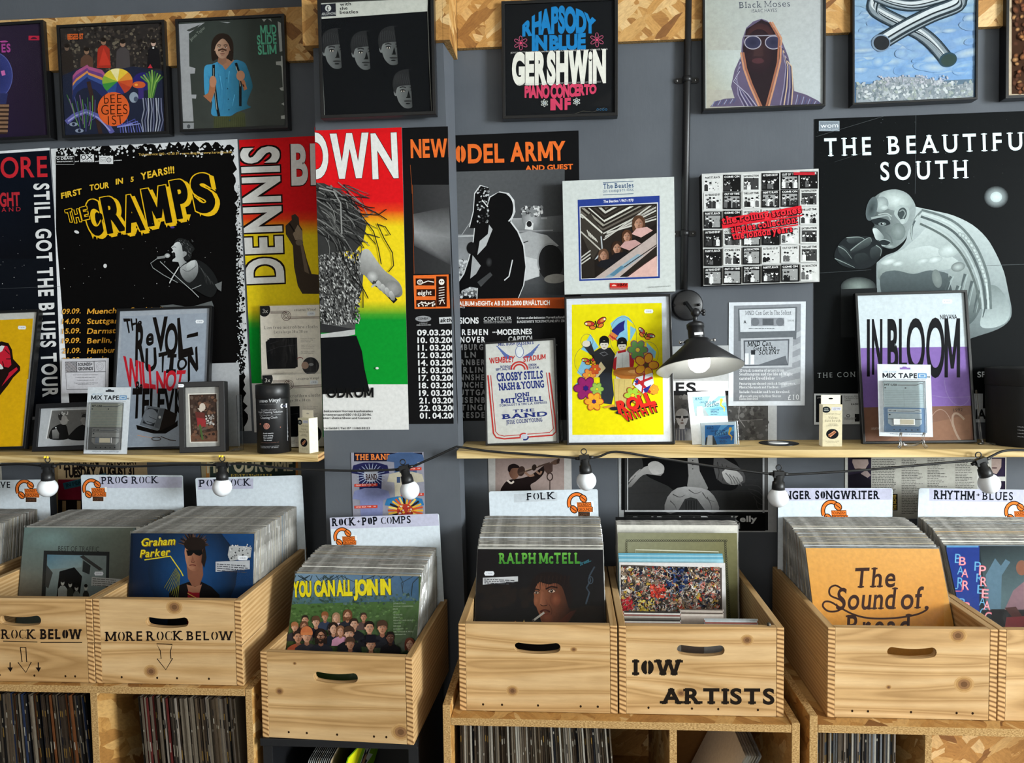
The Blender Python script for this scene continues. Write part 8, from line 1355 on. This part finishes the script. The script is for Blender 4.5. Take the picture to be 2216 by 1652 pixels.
r = random.Random(5); a.poly([(1420, 2300), (1440, 1900), (1520, 1840), (1600, 1810), (1700, 1800), (1800, 1850), (1870, 1920), (1890, 2300)], '#151315'); a.poly([(1585, 1620), (1720, 1610), (1730, 1750), (1700, 1840), (1640, 1850), (1600, 1780)], '#8a5a44'); a.shade([(1572, 1540), (1580, 1620), (1598, 1680), (1630, 1712), (1668, 1712), (1705, 1680), (1724, 1620), (1730, 1540), (1700, 1480), (1600, 1480)], '#b57f62', '#744634', (1, 0), '#9c6a50', sm=3); a.curve([(1612, 1668), (1640, 1664), (1668, 1670)], 9, '#6a2f28'); a.ell(1640, 1690, 18, 7, '#a8735a')
for i in range(46): q = math.radians(r.uniform(180, 368)); a.line([(1650+70*math.cos(q), 1500+60*math.sin(q)), (1650+r.uniform(110, 135)*math.cos(q), 1490+r.uniform(92, 125)*math.sin(q))], 15, r.choice(['#2b1e18', '#3f2c22', '#5a4234', '#1d1512']), taper=.2)
a.ell(1660, 1490, 92, 62, '#241a15'); a.poly([(1745, 1500), (1760, 1600), (1740, 1690), (1715, 1640), (1728, 1540)], '#241a15'); a.poly([(1586, 1540), (1722, 1536), (1725, 1570), (1700, 1588), (1664, 1575), (1650, 1560), (1630, 1585), (1600, 1588)], '#0d0d0e'); a.poly([(1640, 1580), (1658, 1635), (1630, 1638)], '#8a5844'); a.curve([(1628, 1638), (1645, 1644), (1660, 1636)], 5, '#5a3020')
a.poly([(1600, 1890), (1650, 1880), (1700, 1895), (1695, 2300), (1595, 2300)], '#8d1c26'); a.poly([(1590, 1830), (1605, 1890), (1640, 1900), (1700, 1900), (1720, 1830), (1660, 1850)], '#a06e54')
for i in range(7): a.line([(1598, 1905+i*38), (1698, 1960+i*38)], 6, '#c9a04a'); a.line([(1598, 1917+i*38), (1698, 1972+i*38)], 4, '#2a0f12')
for i in range(8): a.line([(1500+i*5, 1690+i*8), (1400+i*16, 1860+i*14)], 4, '#8a8a3a')
a.poly([(1955, 1500), (2080, 1505), (2145, 1515), (2135, 1600), (2030, 1620), (1960, 1630), (1940, 1580)], '#b5b5b5'); a.specks(1950, 1490, 2140, 1610, 40, 4, 10, ['#3a3a3a', '#d0d0d0'], 5); a.tagprice(2068, 1605, 44); a.reg(0, 0, 1); a.poly([(467, 1216), (541, 1213), (541, 1232), (467, 1238)], '#bfc0c4'); a.lines(470, 1220, 538, 4, 4.6, 2, '#4a4a52', 7, .07, ); done(a)
a = front('record sleeve of a crowd on grass under big yellow capitals', *FR['comps'], -0.50, 8, '#40562f', crate='comps'); RG(a, 1, 3)
a.grad([(280, 40), (1400, 20), (1400, 280), (280, 300)], ['#7f9ab0', '#3f6288', '#35566f', '#4a6a70']); a.grad([(280, 300), (1400, 270), (1400, 800), (280, 800)], ['#4f7038', '#43602f', '#26321e', '#2b341f']); r = random.Random(8)
for i in range(34): x = r.uniform(320, 1360); a.line([(x, 190+r.uniform(-20, 60)), (x+r.uniform(-60, 60), 120), (x+r.uniform(-120, 120), 55)], r.uniform(4, 9), r.choice(['#2d3a3c', '#3a4a44', '#27343a']))
a.specks(300, 210, 1380, 300, 160, 6, 16, ['#3f5a4e', '#57706a', '#31473f', '#4a6258'], 3); a.specks(300, 310, 1380, 520, 260, 4, 12, ['#4a6a34', '#56773e', '#3b5629', '#62804a'], 4, asp=1.8, rot=0)
for s_, x0, x1 in (('YOU', 328, 490), ('CAN', 514, 690), ('ALL', 702, 838), ('JOIN', 848, 1055), ('IN', 1076, 1166)): a.text(s_, x0+4, 240-x0*.025+4, x1+4, 240-x1*.025+4, 118, '#5d5a1e', 'o', track=-.1); a.text(s_, x0, 240-x0*.025, x1, 240-x1*.025, 118, '#e6d51c', 'o', track=-.1)
for i, s_ in enumerate(('JETHRO TULL', 'FAIRPORT CONVENTION', 'FREE', 'ART', 'TRAMLINE', 'SPIRIT', 'SPENCER DAVIS GROUP', 'TRAFFIC', 'NIRVANA', 'ALAN BOWN', 'THE WYNDER K. FROG', 'JOHN MARTYN')): a.text(s_, 1186, 300+i*24, 1186+min(len(s_)*9.5, 168), 298+i*24, 11, '#a9b89a', 'r')
PPL = [(435, 425, 46, '#2b1f1a', '#2b2522'), (605, 395, 44, '#7a4a2c', '#2d3546'), (700, 405, 44, '#8a6a50', '#c2a2a0'), (797, 385, 50, '#5a3a26', '#23242a'), (935, 400, 42, '#3a2a22', '#4a3a36'), (530, 440, 52, '#4d3626', '#1f1d22'), (350, 485, 46, '#8a5a3a', '#2f2a2c'), (430, 480, 46, '#5a3a2a', '#3d3430'), (855, 460, 54, '#2a1e18', '#1a191c'), (985, 490, 62, '#1f1714', '#1d1c20'), (1095, 490, 66, '#3f2d22', '#202024'), (680, 500, 56, '#241a16', '#1d2028'), (740, 520, 48, '#6d4a34', '#a9788c'), (380, 570, 60, '#2d211b', '#9a4a32'), (815, 540, 66, '#3a2a20', '#1a1a1d'), (455, 560, 66, '#8a5a3c', '#2d2b30'), (575, 565, 66, '#231a16', '#24242a'), (1165, 575, 56, '#1a1412', '#1c1a1c'), (1000, 635, 62, '#5a3a2a', '#2a2424'), (825, 625, 60, '#3f2d22', '#2b2a2e'), (1330, 630, 54, '#5a2f22', '#22301e')]
for i, (x, y, h, hr, tp) in enumerate(PPL):
    L_, D_ = [('#c2957a', '#8a5e48'), ('#b58568', '#7d523e'), ('#c49c84', '#946850')][i % 3] if i != 17 else ('#5d3d30', '#35221b'); a.head(x, y+10, h*1.62, L_, D_, hr, ['short', 'long', 'mop'][(i*2+i//3) % 3], turn=[-.6, .4, 0, .8][i % 4], body=tp, beard=hr if i in (3, 16) else None)
a.ell(455, 545, 52, 58, '#a8603a', a0=170, a1=370); a.rect(406, 540, 504, 562, '#b06a40'); a.ring(558, 576, 19, 15, 5, '#2a1512'); a.ring(594, 576, 19, 15, 5, '#2a1512'); a.ell(1000, 612, 78, 16, '#15141a'); a.rect(958, 558, 1042, 610, '#15141a'); done(a)
a = front('dark record sleeve of a smoking man under a green title', (1034, 1190), (1305, 1189), -0.435, 8, '#151214', crate='folk'); RG(a, 2, 2)
a.text('RALPH McTELL', -82, 1652, 608, 1650, 86, '#3f8a2e', 'x', col2='#6db84a', serif=.12); a.text('Streets...', 612, 1672, 706, 1632, 30, '#2f6a7a', 'l', sh=.3); RG(a, 2, 3)
a.grad([(-260, -200), (820, -200), (820, 500), (-260, 500)], ['#191517', '#1c1a1e', '#17130f', '#120f10']); RG(a, 2, 2); a.text('RALPH McTELL', -82, 1652, 608, 1650, 86, '#3f8a2e', 'x', col2='#6db84a', serif=.12); a.text('Streets...', 612, 1672, 706, 1632, 30, '#3a8090', 'b', sh=.3); RG(a, 2, 3)
a.specks(-240, 150, 200, 320, 40, 20, 50, ['#221a17', '#1d1715'], 4); a.poly([(400, 470), (520, 340), (700, 310), (820, 320), (820, 480), (400, 480)], '#241a14')
a.shade([(205, 160), (218, 215), (228, 280), (245, 340), (268, 400), (285, 452), (330, 474), (400, 470), (480, 440), (520, 380), (530, 260), (500, 150), (400, 90), (280, 90)], '#8a5438', '#2d1711', (1, .1), '#6d3c29', sm=3)
a.shade([(225, 150), (290, 120), (390, 118), (420, 150), (300, 175)], '#8d573c', '#6a3a28', (1, 0), sm=2); a.ell(400, 260, 46, 60, '#7d4730', edge='#5f3424'); a.ell(330, 420, 50, 40, '#84492f', edge='#6a3a28'); a.ell(238, 270, 22, 50, '#8f593e', edge='#7a4830')
a.blob([(185, 190), (190, 120), (230, 60), (320, 25), (440, 40), (520, 110), (545, 240), (520, 340), (485, 230), (455, 150), (400, 120), (350, 132), (300, 120), (262, 112), (232, 160), (222, 205)], '#1a1110', 3)
for i in range(18): a.curve([(230+i*17, 55), (222+i*17, 100), (226+i*16+(i % 3)*6, 150+(i % 4)*10)], 10, ['#1a1110', '#2a1a15'][i % 2], taper=.15)
a.curve([(205, 186), (235, 172), (268, 182)], 11, '#23130f'); a.curve([(318, 172), (365, 152), (420, 160)], 14, '#23130f')
for ex, ey, q in ((240, 200, 22), (370, 186, 30)): a.ell(ex, ey, q*1.15, q*.66, '#4a271b'); a.ell(ex, ey, q, q*.5, '#b59a86'); a.ell(ex-2, ey, q*.42, q*.48, '#1a100d'); a.ell(ex-5, ey-4, 3, 3, '#cfc4b8'); a.curve([(ex-q*1.1, ey+2), (ex, ey-q*.6), (ex+q*1.1, ey+3)], 5, '#2a1610')
a.shade([(280, 195), (300, 200), (330, 275), (338, 300), (322, 316), (290, 312), (268, 300), (272, 270)], '#955f44', '#5d3222', (1, 0), sm=3); a.curve([(272, 302), (296, 314), (332, 308)], 6, '#2d150f'); a.curve([(270, 365), (300, 350), (330, 352), (356, 366)], 13, '#4a1d17'); a.curve([(282, 380), (318, 386), (345, 374)], 12, '#6a3024'); a.curve([(272, 368), (310, 366), (354, 366)], 4, '#1d0c09'); a.curve([(345, 300), (370, 350), (365, 390)], 5, '#4a261a')
a.line([(306, 370), (212, 440)], 17, '#b9b2a8'); a.ell(213, 439, 11, 11, '#6a625c'); a.ell(211, 441, 6, 6, '#2a2422'); a.shade([(380, 470), (450, 430), (530, 360), (580, 350), (500, 470)], '#6a3422', '#3a1a12')
a.line([(735, -20), (690, 60), (700, 100), (665, 160), (690, 200), (660, 300)], 13, '#39434d'); a.ring(700, 95, 20, 30, 7, '#434e58'); a.poly([(40, 470), (60, 440), (85, 470)], '#a9743a'); a.poly([(120, 470), (134, 430), (148, 470)], '#b9a060'); RG(a, 1, 3); a.tagprice(2002, 38, 44); a.reg(0, 0, 1); a.poly([(1045, 1251), (1121, 1248), (1121, 1259), (1045, 1266)], '#c9c9cb'); a.lines(1048, 1253, 1118, 3, 4, 2, '#4a4a4e', 4, .05); done(a)
a = front('orange record sleeve with dark brown swash lettering', (1746, 1188), (2034, 1186.5), -0.445, 7, '#d59a4a', crate='singer'); RG(a, 3, 3); BR = '#3a201a'
a.grad([(330, -200), (1520, -200), (1520, 500), (380, 500)], ['#e3ab5e', '#e6ae64', '#d08a30', '#da983e']); a.text('The', 752, 160, 1104, 150, 165, BR, 'b', serif=.08, sh=.12); a.text('Sound', 600, 345, 1112, 338, 178, BR, 'b', serif=.07, sh=.12, track=-.06); a.text('of', 1150, 342, 1340, 332, 178, BR, 'b', serif=.07, sh=.12, track=-.06)
a.curve([(660, 175), (600, 140), (550, 165), (555, 225), (640, 265), (665, 310), (620, 355), (540, 360), (492, 320), (505, 280), (560, 282), (640, 330), (760, 390), (900, 420), (1100, 418), (1280, 390), (1370, 350), (1382, 325)], 16, BR); a.ell(1374, 330, 18, 16, BR); a.text('Bread', 680, 580, 1240, 570, 185, BR, 'b', serif=.08, sh=.05); 
done(a)
a = front('blue and dark record sleeve with pink neon letters at the right edge', (2050, 1183), (2337, 1181), -0.40, 7, '#1f2a30', crate='rnb'); a.reg(1960, 1040, 4.859)
a.rect(430, 660, 775, 1900, '#1f3a8c'); a.rect(430, 685, 765, 705, '#5f9ac9'); a.grad([(775, 660), (1900, 660), (1900, 1360), (850, 1360)], ['#1c2529', '#3d4a4c', '#3a4f58', '#5d7378']); a.poly([(840, 1000), (940, 820), (1000, 900), (1050, 830), (1100, 860), (1010, 1000), (1000, 1360), (880, 1360)], '#5d7a8c'); a.poly([(900, 1355), (1900, 1355), (1900, 1800), (900, 1800)], '#1a191c'); a.poly([(1130, 1160), (1250, 1060), (1400, 1100), (1400, 1360), (1040, 1360)], '#8a6a72'); a.poly([(1040, 1340), (1160, 1330), (1250, 1470), (1200, 1540)], '#4a2622'); a.poly([(1060, 1440), (1250, 1430), (1250, 1540), (1040, 1560)], '#7a2a30'); a.ell(1220, 920, 60, 80, '#8a5a46')
LBL, PNK = '#6fb2d8', '#e0707f'
for s_, x, y, h in (('B', 515, 868, 96), ('A', 540, 990, 90), ('R', 540, 1130, 110), ('P', 720, 950, 96), ('R', 740, 1070, 90), ('E', 750, 1190, 92), ('A', 770, 1315, 90), ('C', 778, 1430, 86), ('B', 560, 1330, 90)): a.text(s_, x, y, x+66, y+4, h, LBL, 'r')
for s_, x, y, h in (('B', 558, 892, 88), ('A', 583, 1018, 88), ('R', 592, 1150, 96), ('B', 605, 1370, 90), ('P', 768, 996, 100), ('R', 782, 1112, 96), ('E', 796, 1236, 94), ('A', 814, 1362, 94), ('C', 826, 1484, 100), ('H', 846, 1610, 100)): a.text(s_, x, y, x+74, y+4, h, PNK, 'b'); a.text(s_, x+5, y-5, x+69, y-1, h-10, '#f0b5bb', 'l')
a.line([(480, 1166), (590, 1166), (600, 1060)], 12, PNK); a.line([(476, 1140), (545, 1138)], 10, LBL); done(a)
a = front('dark sleeve with an orange edge at the far left, first in its crate', *FR['wave'], -0.352, 6, '#15110f', crate='wave'); a.reg(0, 0, 1); a.rect(-60, 1150, 6, 1158, '#c2702c'); a.poly([(-80, 1170), (0, 1170), (-8, 1240), (-80, 1240)], '#2a1712'); done(a)
# ------------------------------------------------------------------ inside the IOW ARTISTS crate
a = front('black plastic bagged sleeve rising at the back of the IOW ARTISTS crate', (1326, 1122), (1592, 1118), -0.142, 2, '#1a1a1b', 0.315, fit='iow'); done(a)
a = front('olive sleeve with a dark chain border in the IOW ARTISTS crate', (1334, 1156), (1592, 1152), -0.232, 3, '#77754e', 0.30, fit='iow'); a.reg(1290, 1090, 5.405); a.grad([(210, 340), (1680, 340), (1680, 1500), (210, 1500)], ['#9a9a80', '#86825c', '#5f5a38', '#7a7650'])
for i in range(44): a.ring(360+i*27, 435, 13, 10, 5, '#34342c', n=10)
for i in range(34): a.ring(1510+i*1.5, 450+i*27, 11, 12, 5, '#34342c', n=10); a.ring(355, 460+i*27, 9, 12, 5, '#55543f', n=10)
a.outline([(460, 540), (1430, 565), (1430, 800), (460, 800)], 12, '#c2c0ac'); done(a)
for i in range(4): a = front('pale blue edged sleeve standing behind the colourful painting print', (1335.5+i*1.2, 1197+i*4), (1561+i*1.5, 1199.5+i*4), -0.247-i*.006, 5, '#5f9ab0' if i % 2 == 0 else '#8fb9c6', .235, False, 'record', 'record', fit='iow'); a.root['group'] = 'pale blue edged sleeves'; done(a)
a = front('white bordered print of a multicoloured abstract painting in the IOW ARTISTS crate', (1337, 1215.5), (1566, 1221), -0.285, 7, '#c9c6c4', 0.235, False, 'art_print', 'print', fit='iow'); a.reg(1290, 1090, 5.405)
a.poly([(288, 718), (1470, 752), (1480, 1700), (290, 1700)], '#4d443f'); PB = a.box; q0, q1 = a.uv(290, 735), a.uv(1466, 1700); a.box = (q0[0], q1[0], q1[1], q0[1]); r = random.Random(31)
CC = ['#2b2a30', '#3a3530', '#8a7466', '#b89a80', '#c2b6a8', '#8d2f2a', '#c8452f', '#5d6a7a', '#1f2a44', '#a88a3a', '#6a5a4a', '#d9cfc2', '#b9685a', '#454038', '#7d6a58', '#302a28']
a.specks(290, 730, 1475, 1420, 900, 8, 26, CC[:2]+CC[:2]+CC+['#2b2622', '#4d443c', '#6a5d50'], 17, asp=1.9); a.specks(290, 730, 1475, 1420, 1100, 3, 9, CC, 27, asp=2.4); a.specks(640, 950, 800, 1100, 70, 6, 18, ['#b8352a', '#c9503c', '#8a2a24'], 3, asp=1.8); a.specks(300, 1120, 420, 1300, 40, 7, 18, ['#b8303a', '#982630'], 4, asp=1.8); a.specks(490, 1130, 680, 1270, 40, 6, 15, ['#b39a3a', '#c9b458'], 5, asp=1.8); a.specks(830, 760, 1060, 1010, 80, 7, 20, ['#1f2a48', '#2f4068', '#16181f'], 6, asp=2)
for i in range(420):
    x, y = r.uniform(290, 1470), r.uniform(740, 1300); q = r.uniform(0, 6.3); L_ = r.uniform(25, 90); a.line([(x, y), (x+L_*.5*math.cos(q), y+L_*.5*math.sin(q)), (x+L_*math.cos(q+.5), y+L_*math.sin(q+.5))], r.uniform(1.5, 4.5), r.choice(['#a89e92', '#2b2622', '#c9bfb2', '#d9d2c6', '#1e1c1e', '#8a3a32', '#9aa3b0', '#b9a070']))
a.box = PB; done(a)
def cds(label, group, x0, x1, ytop, n_, y0, dy, h, cols, edge='print_gloss', step=1.4):
    for i in range(n_):
        yy = y0+dy*i; p0, p1 = PT(x0, ytop-i*step, yy), PT(x1, ytop-i*step, yy); mb = MB(); mb.box(0, (p1-p0).length, 0, .0042 if h < .2 else .001, -h, 0, 0, lin(cols[i % len(cols)])); mb.box(.002, (p1-p0).length-.002, -.0002, .0038 if h < .2 else .0008, -.004, .0003, 0, lin(cols[(i+1) % len(cols)]))
        o = mb.build('compact_disc' if 'disc' in label else 'card_sleeve', [edge], None, Matrix.Translation(p0)); tag(o, label, 'compact disc' if 'disc' in label else 'card sleeve', group)
cds('compact disc packed at the left front of the IOW ARTISTS crate', 'discs at the crate left', 1349, 1474, 1353, 9, -.505, .0075, .122, ['#6d675f', '#b9b4ac', '#8a5a54', '#d0ccc6', '#3a3634'], step=3.6)
cds('cream card sleeve standing in the middle of the IOW ARTISTS crate', 'cream card sleeves', 1471, 1566, 1330, 5, -.435, .006, .125, ['#b9aca2', '#c9beb4', '#5d5049'], step=2.6)
cds('clear cased compact disc at the right front of the IOW ARTISTS crate', 'discs at the crate right', 1524, 1640, 1352, 4, -.495, .009, .122, ['#b3b8ba', '#8d9698', '#a86a60', '#d0d6d8'], step=4)
# ------------------------------------------------------------------ under the crates
t0 = Vector((-0.73, -0.54, 0.278)); r = random.Random(6)
for i in range(12):
    o = bpy.data.objects.new('record', SLEEVES[[12, 8, 7, 6, 11, 9][i % 6]]); COL.objects.link(o); o.matrix_world = Matrix.Translation((-0.706+i*.0050, -0.385, 0.2795)) @ Matrix.Rotation(math.radians(15), 4, 'Y') @ Matrix.Rotation(math.pi/2, 4, 'Z') @ Matrix.Scale(.78, 4); tag(o, 'plastic sleeved record leaning in the black stand beside the lime green sleeve', 'record', 'records leaning in the black stand')
M = Matrix.Translation((-0.558, -0.395, 0.405)) @ Matrix.Rotation(math.radians(18), 4, 'Y') @ Matrix.Rotation(math.radians(80), 4, 'Z') @ Matrix.Rotation(math.pi/2, 4, 'X')
t = thing('record', 'lime green and yellow sleeve with a white star in the black stand', 'record', M); a = Art(M, .25, .25, '#7fb024', thick=.003); a.unit(); a.poly([(0, 0), (.4, 0), (.15, 1), (0, 1)], '#d9d81c'); a.poly([(.5, .05), (.57, .2), (.72, .12), (.68, .3), (.85, .4), (.66, .45), (.6, .65), (.5, .45), (.35, .4), (.46, .28)], '#e3e3dc'); a.poly([(.5, .12), (.56, .24), (.66, .2), (.62, .33), (.7, .4), (.6, .42), (.55, .55), (.48, .4)], '#151312'); a.ell(.57, .33, .05, .08, '#b98a6a'); a.rect(.0, .8, 1, 1, '#a82a24'); a.mb.build('sleeve', ['print_gloss'], t)
xa, xb = 0.335, 0.492
for i in range(7):
    o = bpy.data.objects.new('record', SLEEVES[[3, 0, 10, 15, 1, 4, 7][i]]); COL.objects.link(o); o.matrix_world = Matrix.Translation((0.300+i*.006, -0.395, 0.3345)) @ Matrix.Rotation(math.radians(26), 4, 'Y') @ Matrix.Rotation(math.pi/2, 4, 'Z') @ Matrix.Scale(.8, 4); tag(o, 'cream sleeved record leaning low under the IOW ARTISTS crate', 'record', 'records leaning under the IOW ARTISTS crate')
a = Art(Matrix.Translation((0.370, -0.22, 0.492)) @ Matrix.Rotation(math.pi/2, 4, 'X') @ Matrix.Rotation(math.radians(-3), 4, 'Z'), .225, .295, '#7d5a34', thick=.003); a.unit(); 
for i, s_ in enumerate(('COUNTRY', 'RECORDS AND', 'TAPES')): a.text(s_, .7-i*.2, .04, .86-i*.2, .26, .05, '#3a2817', 'r')
o = a.mb.build('card_divider', ['print_matt'], None, a.M); tag(o, 'brown card divider lettered COUNTRY leaning under the IOW ARTISTS crate', 'divider card')
